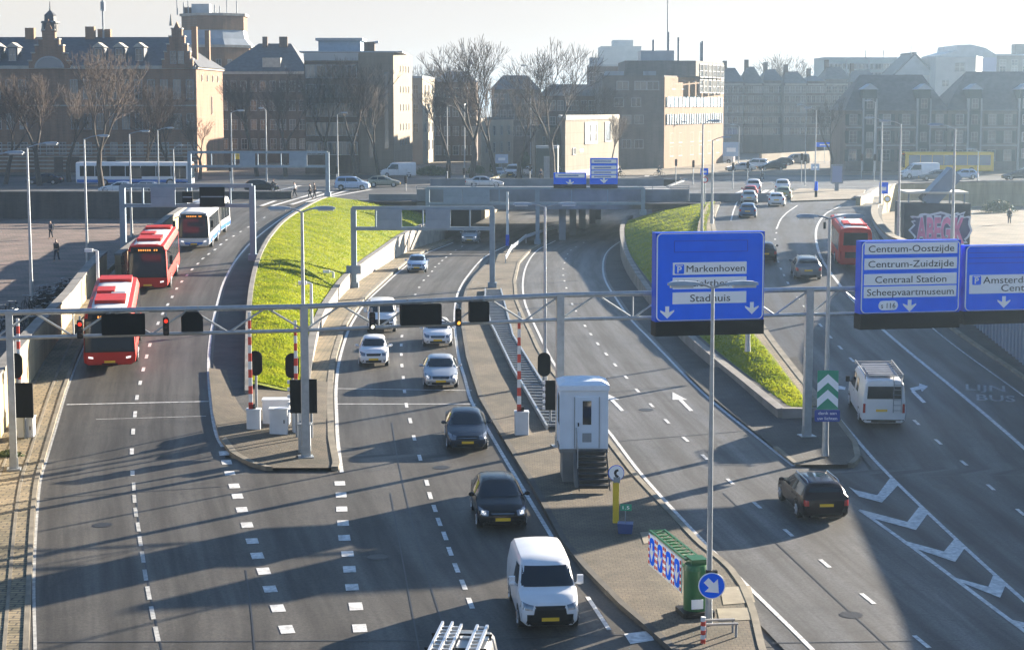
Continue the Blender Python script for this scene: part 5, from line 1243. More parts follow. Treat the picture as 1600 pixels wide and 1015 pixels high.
for i in range(7):
    m = MB(); z = 1.24 - i * .175; y = -.15 - i * .27; m.box((.28, y, z), (1.15, .28, .05)); m.box((.28, y + .12, z - .09), (1.15, .02, .15)); m.build('stair_step', IRON, bt)
for sx in (-.32, .88):
    m = MB(); m.add([(sx, 0, 1.28), (sx, 0, 1.0), (sx, -1.75, 0), (sx, -2.0, 0), (sx + .04, 0, 1.28), (sx + .04, 0, 1.0), (sx + .04, -1.75, 0), (sx + .04, -2.0, 0)], [(0,1,2,3), (7,6,5,4), (0,3,7,4), (1,0,4,5), (2,1,5,6), (3,2,6,7)]); m.build('stair_stringer', IRON, bt)
m = MB(); m.path([(-.30, -.05, 1.3), (-.30, -.05, 2.15), (-.30, -1.0, 1.55), (-.30, -1.0, .7)], .022, 7); m.build('handrail', STEEL, bt)

# ------------------------------------------------------------------ emergency phone, bucket, arrow trailer, round sign
YEL = mat('phone_post_yellow', (.72, .50, .02), .5, var=.1)
p = spot((962, 822), zM); t = thing('emergency_phone', 'yellow emergency phone post with a round white phone sign', 'phone', p, .05)
ht = ztop(752, p.y) - p.z; m = MB(); m.prism(rrect(.22, .2, .04), ht); m.build('post', YEL, t)
m = MB(); m.box((.02, 0, ht + .08), (.24, .2, .22)); m.build('cap', STEEL_D, t)
zc = ztop(738, p.y) - p.z; m = MB(); m.tube((0, -.05, zc), (0, -.09, zc), .27, None, 24); dsk = m.build('sign_disc', WHITE_S, t)
m = MB(); m.prism([(-.02, .13), (.07, .15), (.08, .08), (.02, .05), (0, -.02), (.05, -.08), (.10, -.10), (.05, -.17), (-.04, -.12), (-.09, 0), (-.07, .08)], .012, Matrix.Translation((0, -.092, zc)) @ FACE); m.build('phone_symbol', INK, dsk)
m = MB(); m.tube((0, -.048, zc), (0, -.052, zc), .295, None, 24); m.build('sign_rim', BLUE_D, dsk)
p = spot((977, 838), zM); t = thing('bucket_sign', 'dark blue bucket holding a small green plate on a rod', 'bucket', p, -.1)
m = MB(); m.add([(-.24, -.2, 0), (.24, -.2, 0), (.24, .2, 0), (-.24, .2, 0), (-.28, -.24, .36), (.28, -.24, .36), (.28, .24, .36), (-.28, .24, .36)], [(3,2,1,0), (0,1,5,4), (1,2,6,5), (2,3,7,6), (3,0,4,7), (4,5,6,7)]); m.build('bucket', mat('bucket_blue', (.02, .06, .20), .5), t)
m = MB(); m.tube((0, 0, .34), (0, 0, .95), .018, None, 6); m.build('rod', STEEL_D, t)
GRN = mat('sign_green', (.01, .28, .16), .45); m = MB(); m.box((.02, -.02, .92), (.40, .02, .24)); pp = m.build('plate', GRN, t)
m = MB(); text_mb(m, '1.5', .24, .12, Matrix.Translation((.02, -.032, .86)) @ FACE, .006); m.build('plate_number', WHITE_S, pp)
GREEN = mat('green_machine_paint', (.012, .115, .03), .4, var=.12, vscale=2)
p = spot((1086, 966), zM); far = P(1022, 862, zM)
a = Vector((-.80, 3.85, 0)); rz = atan2(-a.x, a.y)
t = thing('barrier_trailer', 'green swing barrier with a lattice boom hung with blue arrow boards', 'barrier', p, rz); t.scale = (1, 1, .80)
m = MB(); m.tube((0, 0, .2), (0, 0, 1.75), .36, None, 22); m.tube((0, 0, 1.75), (0, 0, 1.95), .38, .34, 22); m.box((.1, .2, 2.0), (.5, .6, .25)); m.build('drum', GREEN, t, smooth=40)
m = MB(); m.prism(rrect(1.0, 1.0, .1), .2); m.build('base_plate', BLACK_G, t)
m = MB(); m.box((-.05, -.37, .50), (.36, .04, .36)); m.build('notice_plate', WHITE_S, t)
L = 4.0
for sx in (-.24, .24):
    for z in (2.05, 1.75): m = MB(); m.box((sx, L / 2 + .2, z), (.07, L, .07)); m.build('boom_rail', GREEN, t)
for i in range(11):
    y = .3 + i * .385; m = MB(); m.box((0, y, 2.05), (.44, .05, .05)); m.build('boom_rung', GREEN, t)
    if i < 10: m = MB(); m.tube((-.22, y, 2.05), (.22, y + .385, 2.05), .022, None, 6); m.build('boom_brace', GREEN, t)
for i in range(4):
    y = .85 + i * .92
    M = Matrix.Translation((-.31, y, 1.35)) @ Matrix.Rotation(-pi / 2, 4, 'Z')
    m = MB(); m.box((0, 0, 0), (.86, .03, 1.3), 0, 0, M); bd_ = m.build('arrow_board', WHITE_S, t)
    for j in range(5):
        for sx in (-.36, .36):
            m = MB(); m.box((sx, -.022, -.52 + j * .26), (.12, .014, .13), 0, 0, M); m.build('red_stripe', RW_R, bd_)
    m = MB(); m.prism(rrect(.52, 1.1, .2), .014, M @ Matrix.Translation((0, -.016, 0)) @ FACE); bb = m.build('blue_field', BLUE, bd_)
    m = MB(); m.prism([(q * .42, w * .85) for q, w in ARROW], .012, M @ Matrix.Translation((0, -.03, 0)) @ FACE @ Matrix.Rotation(-pi / 4 * 0, 4, 'Z')); m.build('white_arrow', WHITE_S, bd_)
lp = spot((1107, 983), zM)
t = thing('round_sign', 'round blue sign with a white arrow pointing down to the right on the near lamp', 'road sign', (lp.x + .06, lp.y - .17, ztop(912, lp.y)), 0)
m = MB(); m.tube((0, .02, 0), (0, -.01, 0), .40, None, 32); m.build('rim', WHITE_S, t); m = MB(); m.tube((0, -.011, 0), (0, -.022, 0), .37, None, 32); m.build('face', BLUE, t)
m = MB(); m.prism([(0, -.3), (.27, .02), (.10, .02), (.10, .24), (-.10, .24), (-.10, .02), (-.27, .02)], .01, Matrix.Translation((0, -.023, 0)) @ FACE @ Matrix.Rotation(pi / 4, 4, 'Z')); m.build('arrow', WHITE_S, t)
m = MB(); m.box((0, .09, .38), (.34, .16, .12)); m.build('clamp', BLACK_G, t)
p = spot((1098, 1012), zM); t = thing('marker_post', 'short red and white striped marker post at the foot of the near lamp', 'post', p, 0)
for i in range(6): m = MB(); m.tube((0, 0, i * .13), (.01, 0, (i + 1) * .13), .075, None, 10); m.build('band', RW_R if i % 2 == 0 else RW_W, t)
p = spot((1124, 1000), zM); t = thing('foot_guard', 'low perforated steel guard frame around the near lamp foot', 'guard', p, .1)
for q in ((-.45, -.2), (.45, -.2), (.45, .25), (-.45, .25)): m = MB(); m.tube((q[0], q[1], 0), (q[0], q[1], .38), .035, None, 8); m.build('leg', STEEL_D, t)
for y in (-.2, .25): m = MB(); m.box((0, y, .40), (1.0, .12, .05)); m.build('rail', BARE, t)
# green chevron board on its lamp
lp = spot((1289, 717), zM); zc = ztop(608, lp.y); w = 33 / F * lp.y; h = 62 / F * lp.y
t = thing('chevron_board', 'green board with white upward chevrons on the lamp at the wedge nose', 'road sign', (lp.x + .03, lp.y - .16, zc), 0)
m = MB(); m.box((0, 0, 0), (w, .03, h)); m.build('board', GRN, t)
for i in range(2):
    z = -h * .5 + h * .40 * i + h * .05; m = MB(); m.prism([(-w/2, z), (0, z + h * .24), (w/2, z), (w/2, z + h * .22), (0, z + h * .46), (-w/2, z + h * .22)], .01, Matrix.Translation((0, -.016, 0)) @ FACE); m.build('chevron', WHITE_S, t)
z2 = ztop(648, lp.y); t = thing('text_sign', 'small dark blue plaque with two lines of white text below the green chevrons', 'road sign', (lp.x + .03, lp.y - .16, z2), 0)
w2, h2 = 40 / F * lp.y, 19 / F * lp.y; m = MB(); m.prism(rrect(w2, h2, .07), .03, FACE); pq = m.build('plaque', mat('plaque_blue', (.01, .05, .30), .4), t)
m = MB(); text_mb(m, 'denk aan', w2 * .72, h2 * .26, Matrix.Translation((0, -.034, h2 * .10)) @ FACE, .008); m.build('lettering', WHITE_S, pq)
m = MB(); text_mb(m, 'uw lichten', w2 * .78, h2 * .26, Matrix.Translation((0, -.034, -h2 * .34)) @ FACE, .008); m.build('lettering', WHITE_S, pq)
# camera masts
def cammast(label, base, zf, yt, lean=.35):
    p = spot(base, zf); h = ztop(yt, p.y) - p.z; t = thing('camera_mast', label, 'camera', p, 0, 'white camera masts')
    m = MB(); m.tube((0, 0, 0), (0, 0, h), .11, .09, 10); m.build('pole', WHITE_P, t, smooth=40)
    m = MB(); m.tube((0, 0, h), (-.35, -.1, h + .08), .06, None, 8); m.build('arm', WHITE_P, t)
    m = MB(); m.box((-.5, -.15, h + .05), (.5, .24, .22)); m.build('camera', WHITE_P, t)
cammast('thick white camera mast between the tan wall and the nearest red bus', (154, 476), zL, 392)
cammast('white camera mast at the foot of the left grass bank', (521, 462), zM, 425)
cammast('white camera mast behind the gantry at the grass edge', (487, 520), lambda d: zM(d) + .5, 443)

# ------------------------------------------------------------------ drain grating on the central island
cl = edgelin([(875, 712), (862, 692), (800, 584), (765, 511), (757, 470), (758, 440), (770, 415)], zM); cr = edgelin([(885, 690), (868, 642), (850, 613), (800, 531), (778, 445), (787, 415)], zM)
t = thing('drain_grating', 'long dark slot with pale rungs and steel rails along the central island', 'grating', (0, 0, 0))
d0, d1 = 83.5, 142
m = MB(); o = 0; n = 40
for i in range(n + 1):
    d = lerp(d0, d1, i / n); m.v += [(cl(d), d, zM(d) + .18), (max(cr(d), cl(d) + .3), d, zM(d) + .18)]
for i in range(n): m.f.append((2*i, 2*i+1, 2*i+3, 2*i+2)); m.m.append(0)
m.build('slot', BLACK, t)
for f in (cl, lambda d: max(cr(d), cl(d) + .3)):
    m = MB(); wall_mesh(m, f, d0, d1, lambda d: zM(d) + .1, lambda d: zM(d) + .36, .1, 1, 1.2); m.build('side_rail', STEEL, t)
d = d0 + .5; k = 0
while d < d1 and k < 95:
    a, b = cl(d), max(cr(d), cl(d) + .3); m = MB(); m.box(((a + b) / 2, d, zM(d) + .27), (b - a, .13, .08)); m.build('rung', STEEL_D, t); d += .8 + .003 * (d - d0); k += 1
g = thing('guard_rail', 'pale curved guard rail on the island edge before the viaduct', 'guard rail', (0, 0, 0))
pts = [P(x, y, zM) for x, y in ((790, 414), (800, 397), (822, 380), (850, 370), (872, 364))]
m = MB()
for a, b in zip(pts, pts[1:]):
    ln = (b - a).length; an = atan2(b.y - a.y, b.x - a.x); c = (a + b) / 2; m.box((c.x, c.y, c.z + .75), (ln + .05, .08, .34), an)
m.build('beam', WHITE_P, g)
for a in pts: m = MB(); m.box((a.x, a.y + .1, a.z + .4), (.1, .12, .8)); m.build('rail_post', STEEL, g)

# ------------------------------------------------------------------ the far gantries
BLUEG = mat('grey_blue_steel', (.20, .27, .34), .5, .4, var=.1, vscale=2); PANELB = mat('sign_back_grey', (.22, .29, .37), .55, .2, var=.12, vscale=1)
def far_gantry(label, xl, xr, d, yt, yb, posts, panels, group='plain grey gantries beyond the main one', rise=0):
    """posts: (px, ground z); panels: (x0, y0, x1, y1, label)"""
    f = lambda px, d_=d: at_depth(px, 300, d_).x
    zt, zb = ztop(yt, d), ztop(yb, d)
    root = thing('sign_gantry', label, 'gantry', (f((xl + xr) / 2), d, 0), 0, group); ox = f((xl + xr) / 2)
    m = MB(); m.box(((f(xl) + f(xr)) / 2 - ox, 0, zt), (f(xr) - f(xl), .3, .28)); m.build('top_chord', BLUEG, root)
    m = MB(); m.box(((f(xl) + f(xr)) / 2 - ox, 0, zb), (f(xr) - f(xl), .3, .28)); m.build('bottom_chord', BLUEG, root)
    n = 6
    for i in range(n + 1):
        x = lerp(f(xl), f(xr), i / n) - ox; m = MB(); m.box((x, 0, (zt + zb) / 2), (.12, .2, zt - zb - .27)); m.build('upright', BLUEG, root)
    for px, z in posts: m = MB(); m.box((f(px) - ox, .02, (z + zt) / 2), (.42, .42, zt - z)); m.box((f(px) - ox, .02, z + .3), (.7, .7, .5)); m.build('post', BLUEG, root)
    for x0, y0, x1, y1, lb in panels:
        q = thing('traffic_sign', lb, 'sign', (f((x0 + x1) / 2), d - .35, (ztop(y0, d) + ztop(y1, d)) / 2), 0, 'grey sign backs on the far gantries')
        w, h = f(x1) - f(x0), ztop(y0, d) - ztop(y1, d)
        m = MB(); m.box((0, 0, 0), (w, .12, h)); m.build('panel', PANELB if 'black' not in lb else BLACK, q)
        m = MB(); m.box((0, -.075, 0), (w * .9, .03, .09)); m.build('stiffener', BLUEG, q)
        m = MB(); m.box((0, .1, 0), (w * .5, .1, .2)); m.build('bracket', BLUEG, q)
dA = P(394, 408, zL).y
far_gantry('grey gantry across the left ramp above the buses', 189, 394, dA, 290, 321, [(191, 3.0), (394, zL(dA))], [(237, 292, 275, 322, 'grey sign back on the left ramp gantry, left one'), (313, 292, 352, 322, 'grey sign back on the left ramp gantry, right of the black box'), (286, 299, 302, 316, 'small black box between two grey sign backs on the left ramp gantry')])
far_gantry('distant grey gantry over the street at the brick building corner', 295, 512, 214, 238, 260, [(297, 5.2), (512, 5.2)], [(376, 239, 400, 259, 'narrow grey blue sign back on the distant left gantry'), (453, 239, 481, 259, 'wide grey blue sign back on the distant left gantry near its right post')])
dC = P(552, 452, zM).y
far_gantry('grey gantry over the inbound road in front of the grass bank', 550, 771, dC, 325, 357, [(552, zM(dC)), (769, zM(dC))], [(589, 327, 628, 357, 'grey sign back on the inbound gantry, left one over the grass'), (665, 327, 704, 357, 'grey sign back on the inbound gantry, right one before the dark opening')])
t = thing('post_plate', 'grey plate fixed on the left post of the inbound gantry', 'sign', (at_depth(553, 422, dC).x, dC - .3, ztop(421, dC)), 0); m = MB(); m.box((0, 0, 0), (1.15, .06, .68)); m.build('plate', PANELB, t); m = MB(); m.box((0, .08, 0), (.3, .1, .5)); m.build('bracket', BLUEG, t)
dD = 199.0
far_gantry('grey gantry spanning the roads just before the viaduct', 667, 1006, dD, 294, 318, [(668, zM(dD)), (840, zM(dD)), (1005, 4.0)], [(693, 294, 722, 318, 'grey sign back on the viaduct gantry, far left one'), (723, 294, 765, 318, 'wider grey sign back on the viaduct gantry beside the far left one')])
def bluefar(label, x0, y0, x1, y1, rows, d=dD - .6, dark=6):
    f = lambda px: at_depth(px, 300, d).x
    w, h = f(x1) - f(x0), ztop(y0, d) - ztop(y1, d); root = thing('direction_sign', label, 'road sign', ((f(x0) + f(x1)) / 2, d, (ztop(y0, d) + ztop(y1, d)) / 2), 0, 'blue signs over the viaduct')
    m = MB(); m.box((0, .2, 0), (w, .36, h)); m.build('sign_box', BLUE, root)
    m = MB(); m.box((0, .2, -h / 2 - dark / F * d / 2), (w, .5, dark / F * d)); m.build('light_tray', BLACK_G, root)
    for r, (a, b) in enumerate(rows):
        z = h / 2 - h * (a + b) / 2; m = MB(); m.box((0, .0, z), (w * .9, .03, h * (b - a))); pn = m.build('name_panel', WHITE_S, root)
        m = MB(); m.box((-w * .05, -.02, z), (w * .62, .012, h * (b - a) * .35)); m.build('lettering', mat('faded_lettering', (.12, .2, .5), .5), pn)
    m = MB(); m.prism([(q * .8, e * .75) for q, e in ARROW], .02, Matrix.Translation((0, .01, -h * .34)) @ FACE); m.build('lane_arrow', WHITE_S, root)
bluefar('small blue sign on the viaduct, left and lower of the two', 865, 270, 916, 288, [(.08, .42)])
bluefar('taller blue sign on the viaduct with four white rows, right of the two', 922, 247, 965, 288, [(.05, .2), (.29, .44), (.48, .61), (.65, .76)])
# striped white mast beside the island tip
p = P(793, 384, zM); t = thing('striped_mast', 'thick white mast with a blue foot on the island tip before the viaduct', 'mast', p, 0)
hh = ztop(300, p.y) - p.z; m = MB(); m.tube((0, 0, 1.2), (0, 0, hh), .16, .12, 12); m.build('pole', WHITE_P, t, smooth=40); m = MB(); m.tube((0, 0, 0), (0, 0, 1.2), .2, None, 12); m.build('foot', BLUE_D, t, smooth=40)
p = P(776, 445, zM)

# ------------------------------------------------------------------ crossing furniture on the street
def streetsignal(label, px, py0, pyb, zf=zS, sc=1.0):
    p = P(px, pyb, zf); signal(label, 0, 0, SIGR, 9, 'traffic lights around the far crossings', (p.x, p.y, ztop(py0, p.y)), sc, 0.0, ztop(py0, p.y) - p.z)
for px, y0, yb, lb in ((526, 266, 296, 'traffic light on the left crossing beside the silver blue people carrier'), (634, 281, 298, 'traffic light with white band at the left end of the viaduct'), (699, 262, 292, 'traffic light behind the viaduct railing below the left bare tree'), (725, 268, 290, 'traffic light with striped post below the left bare tree'), (828, 262, 288, 'traffic light behind the viaduct above the blue mast'), (1056, 254, 288, 'left of the two dark traffic lights right of the blue viaduct signs'), (1083, 256, 290, 'right of the two dark traffic lights right of the blue viaduct signs'), (1145, 260, 296, 'traffic light above the queue at the right ramp'), (1252, 245, 285, 'tall traffic light mast on the right traffic island'), (1258, 247, 290, 'dark traffic light beside the tall mast on the right island'), (1346, 246, 280, 'traffic light in front of the warehouse, left one'), (1366, 246, 282, 'traffic light in front of the warehouse, right one'), (360, 262, 298, 'traffic light on the left crossing behind the ramp gantry'), (1168, 258, 290, 'slim traffic light above the right queue')):
    streetsignal(lb, px, y0, yb)
def smallsign(name, label, px, py, w, h, m_, base, zf, round_=False, cat='road sign'):
    p = P(base[0], base[1], zf); z = ztop(py, p.y); t = thing(name, label, cat, (p.x, p.y, p.z), 0, 'small signs around the far crossings'); k = p.y / F; zz = z - p.z
    m = MB(); m.tube((0, .05, 0), (0, .05, zz + h * k / 2), .05, None, 8); m.build('pole', STEEL, t)
    m = MB()
    if round_: m.tube((0, 0, zz), (0, -.03, zz), w * k / 2, None, 20)
    else: m.box((0, -.01, zz), (w * k, .04, h * k))
    pl_ = m.build('plate', m_, t)
    m = MB()
    if round_: m.tube((0, -.031, zz), (0, -.04, zz), w * k * .33, None, 20); m.build('plate_centre', WHITE_S, pl_)
    else: m.box((0, -.036, zz - h * k * .05), (w * k * .55, .012, h * k * .3)); m.build('plate_mark', WHITE_S, pl_)
smallsign('bus_sign', 'small blue sign on a post at the right ramp wall corner', 1380, 294, 14, 18, BLUE, (1380, 322), zR)
smallsign('warning_sign', 'yellow round sign below the small blue sign at the wall corner', 1386, 311, 11, 11, P_YEL, (1386, 328), zR, True)
smallsign('parking_sign', 'blue square sign on the right grass wedge near the queue', 1100, 268, 12, 10, BLUE, (1100, 318), zG2)
smallsign('speed_sign', 'red rimmed round sign below the blue square on the grass wedge', 1101, 281, 10, 10, RW_R, (1101, 320), zG2, True)
smallsign('direction_plate', 'light blue plate on the pale lamp of the right traffic island', 1273, 261, 13, 10, P_LBLUE, (1273, 299), zS)
smallsign('route_board', 'large blue grey board beyond the crossing beside a lamp', 1142, 233, 26, 22, P_LBLUE, (1142, 262), zS)
smallsign('hoarding_sign', 'wide blue board beyond the right traffic island', 1288, 226, 28, 7, BLUE, (1288, 256), zS)
smallsign('route_plate', 'white blue board on the street behind the viaduct trees', 784, 248, 20, 14, P_LBLUE, (784, 276), zS)
p = P(1307, 300, zS); t = thing('advert_pillar', 'grey advertising panel standing on the right traffic island', 'advert board', p, 0); k = p.y / F
m = MB(); m.box((0, 0, .5), (.45, .3, 1.0)); m.build('foot', STEEL_D, t); m = MB(); m.prism(rrect(19 * k, 30 * k, .15), .25, Matrix.Translation((0, .1, 1 + 15 * k)) @ FACE); bb = m.build('frame', STEEL_D, t); m = MB(); m.box((0, -.16, 1 + 15 * k), (15 * k, .02, 25 * k)); m.build('poster', mat('poster_blue_grey', (.25, .30, .45), .4), bb)
p = P(1275, 310, zS); t = thing('island_bollard', 'blue and white bollard on the right traffic island', 'bollard', p, 0); m = MB(); m.tube((0, 0, 0), (0, 0, .9), .16, None, 12); m.build('foot', BLACK_G, t); m = MB(); m.tube((0, 0, .9), (0, 0, 1.9), .2, .16, 12); m.build('lantern', BLUE, t)
mb = MB(); q = [P(x, y, zS) for x, y in ((1236, 316), (1345, 312), (1352, 298), (1250, 296), (1234, 302))]
mb.prism([(v.x, v.y) for v in q], .16, Matrix.Translation((0, 0, 5.19))); o = mb.build('traffic_island', PLAZAR); o['kind'] = 'structure'

# ------------------------------------------------------------------ graffiti kiosk on the right plaza
p0 = P(1413, 372, zP); p1 = P(1513, 372, zP); kx0 = at_depth(1413, 340, 158).x; kx1 = at_depth(1516, 340, 158).x
kw = kx1 - kx0; kt = thing('kiosk', 'dark flat roofed kiosk covered with pink and white graffiti on the right plaza', 'kiosk', ((kx0 + kx1) / 2, 158, 2.9), -.04)
khz = ztop(318, 158) - 2.9; KD = mat('kiosk_dark', (.035, .05, .065), .7, var=.35, vscale=.8)
m = MB(); m.box((0, 2.4, khz / 2), (kw, 4.8, khz)); m.build('wall', KD, kt)
m = MB(); m.box((0, 2.4, khz + .9), (kw * .94, 4.4, .16)); m.build('canopy', mat('kiosk_canopy', (.62, .60, .52), .7), kt)
for sx in (-.42, -.2, .2, .42): m = MB(); m.box((kw * sx, .6, khz + .42), (.12, .12, .84)); m.build('canopy_post', STEEL_D, kt)
m = MB(); M = Matrix.Translation((kw * .07 + .0, 1.5, khz + 1.05)) @ Matrix.Rotation(radians(-48), 4, 'Y')
m.box((.2, 0, .1), (3.6, 2.0, 1.3), 0, 0, M); m.build('tilted_vent', RIB, kt)
gw, gh = kw * .80, khz * .62
WG = mat('graffiti_white', (.62, .66, .74), .7); PG = mat('graffiti_pink', (.70, .22, .40), .7, var=.25, vscale=2)
m = MB(); rr = random.Random(5); out = []
for i in range(48):
    a = 2 * pi * i / 48; k = 1 + .09 * rr.uniform(-1, 1) + (.10 if i % 4 == 0 else 0); out.append((gw * .54 * k * (abs(cos(a)) ** .45) * (1 if cos(a) > 0 else -1), gh * .52 * k * (abs(sin(a)) ** .5) * (1 if sin(a) > 0 else -1)))
m.prism(out, .012, Matrix.Translation((kw * .05, -.006, khz * .50)) @ FACE); gr = m.build('graffiti_outline', WG, kt)
m = MB(); m.prism([(x * .93, y * .88) for x, y in out], .012, Matrix.Translation((kw * .05, -.019, khz * .50)) @ FACE); m.build('graffiti_shadow', mat('graffiti_navy', (.06, .07, .16), .7), gr)
m = MB(); text_mb(m, 'ABEGIK', gw * .93, gh * .80, Matrix.Translation((kw * .05, -.036, khz * .50 - gh * .38)) @ FACE, .012, bold=.07); m.build('graffiti_white_edge', WG, gr)
m = MB(); text_mb(m, 'ABEGIK', gw * .91, gh * .74, Matrix.Translation((kw * .05, -.050, khz * .50 - gh * .355)) @ FACE, .012, bold=.04); m.build('graffiti_letters', PG, gr)

# ------------------------------------------------------------------ people
SKIN = mat('skin', (.45, .28, .2), .6); HAIRD = mat('dark_hair', (.03, .02, .015), .7)
COATS = {'black': mat('coat_black', (.02, .02, .024), .8), 'navy': mat('coat_navy', (.03, .04, .08), .8), 'grey': mat('coat_grey', (.12, .12, .12), .8), 'white': mat('coat_white', (.55, .55, .55), .8), 'brown': mat('coat_brown', (.10, .06, .04), .8)}
PANTS = mat('dark_trousers', (.025, .028, .04), .85)
def skinned(verts, edges, root=0):
    me = bpy.data.meshes.new('figure'); me.from_pydata([v[:3] for v in verts], edges, [])
    o = bpy.data.objects.new('figure', me); COL.objects.link(o)
    md = o.modifiers.new('s', 'SKIN'); md.use_smooth_shade = True
    for i, v in enumerate(verts):
        r = v[3] if len(v) > 3 else .05; sv = me.skin_vertices[0].data[i]; sv.radius = (r, v[4] if len(v) > 4 else r); sv.use_root = i == root
    sb = o.modifiers.new('b', 'SUBSURF'); sb.levels = 1; sb.render_levels = 1
    bpy.context.view_layer.update()
    r = bpy.data.meshes.new_from_object(o.evaluated_get(bpy.context.evaluated_depsgraph_get()))
    bpy.data.objects.remove(o); return r
def figure(stride=.26, arm=.2, sit=False):
    """returns body, coat, trousers, hair meshes of a walking adult facing +y"""
    if sit: hipz, fl, fr, kl, kr = .98, (.12, .30, .28), (-.12, -.02, .52), (.12, .38, .72), (-.12, .36, .92)
    else: hipz, fl, fr, kl, kr = .93, (.09, stride, .07), (-.09, -stride, .09), (.09, stride * .72, .49), (-.09, -stride * .25, .48)
    sh = 1.43 + (hipz - .93); lean = .18 if sit else .03
    hl = (.27, -arm + .05, .82) if not sit else (.25, .62, 1.12); hr = (-.27, arm + .08, .84) if not sit else (-.25, .62, 1.12)
    el = (.26, -arm * .7, 1.10) if not sit else (.27, .38, 1.16); er = (-.26, arm * .4, 1.10) if not sit else (-.27, .38, 1.16)
    V = [(0, 0, hipz, .15, .11), (0, lean * .5, hipz + .25, .14, .10), (0, lean, sh - .03, .16, .10), (0, lean + .02, sh + .08, .055), (0, lean + .05, sh + .21, .085, .10), (0, lean + .06, sh + .30, .075, .09),
         (.18, lean, sh - .03, .065), (*el, .05), (*hl, .035), (hl[0], hl[1] + .04, hl[2] - .08, .035, .02), (-.18, lean, sh - .03, .065), (*er, .05), (*hr, .035), (hr[0], hr[1] + .04, hr[2] - .08, .035, .02),
         (.09, 0, hipz - .06, .095), (*kl, .065), (*fl, .045), (fl[0], fl[1] + .16, max(.04, fl[2] - .04), .04, .03), (-.09, 0, hipz - .06, .095), (*kr, .065), (*fr, .045), (fr[0], fr[1] + .16, max(.04, fr[2] - .04), .04, .03), (0, lean + .15, sh + .19, .018)]
    E = [(0, 1), (1, 2), (2, 3), (3, 4), (4, 5), (2, 6), (6, 7), (7, 8), (8, 9), (2, 10), (10, 11), (11, 12), (12, 13), (0, 14), (14, 15), (15, 16), (16, 17), (0, 18), (18, 19), (19, 20), (20, 21), (4, 22)]
    body = skinned(V, E)
    g = 1.22
    def sub(ids, edges, k): 
        mp = {j: i for i, j in enumerate(ids)}; return skinned([(V[j][0], V[j][1], V[j][2], V[j][3] * k, (V[j][4] if len(V[j]) > 4 else V[j][3]) * k) for j in ids], [(mp[a], mp[b]) for a, b in edges])
    coat = sub([0, 1, 2, 6, 7, 8, 10, 11, 12], [(0, 1), (1, 2), (2, 6), (6, 7), (7, 8), (2, 10), (10, 11), (11, 12)], 1.28)
    tr = sub([0, 14, 15, 16, 18, 19, 20], [(0, 14), (14, 15), (15, 16), (0, 18), (18, 19), (19, 20)], 1.2)
    hair = skinned([(0, lean + .03, sh + .23, .088, .10), (0, lean + .04, sh + .33, .07, .085)], [(0, 1)])
    return body, coat, tr, hair
FIG = [figure(), figure(.14, .1), figure(sit=True)]
def person(label, px, zf, rz, fig=0, coat='black', bag=False, group='people on foot', sc=1.0, loc=None):
    p = loc or P(px[0], px[1], zf); t = thing('person', label, 'person', p, rz, group); t.scale = (sc,) * 3
    b, c, tr, h = FIG[fig]
    for nm, me, m_ in (('body', b, SKIN), ('coat', c, COATS[coat]), ('trousers', tr, PANTS), ('hair', h, HAIRD)):
        me2 = me.copy(); me2.materials.clear(); me2.materials.append(m_); link(nm, me2, t)
    if bag: m = MB(); m.box((.0, -.19, 1.2), (.32, .16, .42)); m.build('backpack', BLACK, t)
    return t
person('person in a black coat walking on the left plaza, nearer of the two', (89, 408), zP, 2.9, 0, 'black', sc=1.05)
person('person in dark clothes farther back on the left plaza', (80, 373), zP, 2.6, 1, 'navy', True)
person('person walking alone on the right plaza wearing a dark jacket', (1577, 350), zP, -.4, 0, 'grey', True)
person('person in a white top crossing the striped crossing at left', (461, 308), zS, R90, 0, 'white')
person('person in black on the striped crossing, left one of a pair', (485, 311), zS, R90, 0, 'black')
person('person in brown on the striped crossing, right one of a pair', (492, 309), zS, R90 + .2, 1, 'brown')
person('person in dark clothes waiting behind the viaduct left of the small shelter', (890, 252), zS, 0, 1, 'black')
person('person in dark clothes walking past the white building behind the viaduct', (926, 249), zS, -R90, 0, 'grey')
person('person standing at the railing behind the blue signs', (845, 283), zS, pi, 1, 'navy')
person('person in black walking at the right crossing near the dark traffic light', (1191, 282), zS, R90, 0, 'black')

# ------------------------------------------------------------------ bicycles
def bicycle(label, loc, rz, group, frame=None):
    t = thing('bicycle', label, 'bicycle', loc, rz, group)
    m = MB(); m.path([(0, .52, .33), (0, .38, .95)], .022, 6); m.path([(0, .40, .82), (0, -.05, .30), (0, -.50, .33), (0, -.18, .78), (0, .38, .86)], .02, 6); m.path([(0, -.05, .30), (0, -.2, .92)], .02, 6); m.build('frame', frame or BLACK_G, t)
    for y in (.52, -.50):
        m = MB(); n = 18
        for i in range(n):
            a, b = 2 * pi * i / n, 2 * pi * (i + 1) / n; m.tube((0, y + .33 * cos(a), .35 + .33 * sin(a)), (0, y + .33 * cos(b), .35 + .33 * sin(b)), .02, None, 5, 0, False)
        for i in range(8): a = 2 * pi * i / 8; m.tube((0, y, .35), (0, y + .32 * cos(a), .35 + .32 * sin(a)), .005, None, 3, 0, False)
        m.build('wheel', TYRE, t)
    m = MB(); m.path([(-.28, .22, 1.05), (-.24, .36, 1.03), (.24, .36, 1.03), (.28, .22, 1.05)], .016, 6); m.build('handlebar', STEEL, t)
    m = MB(); m.ball((0, -.22, .96), .1, 8, (.8, 1.4, .4)); m.build('saddle', BLACK, t)
    return t
BG = 'bicycles parked in a dense row behind the tan wall'
bk = bicycle('dark city bicycle in the packed row behind the tan wall', (0, 0, 0), 0, BG); rr = random.Random(11); first = True; spots = []
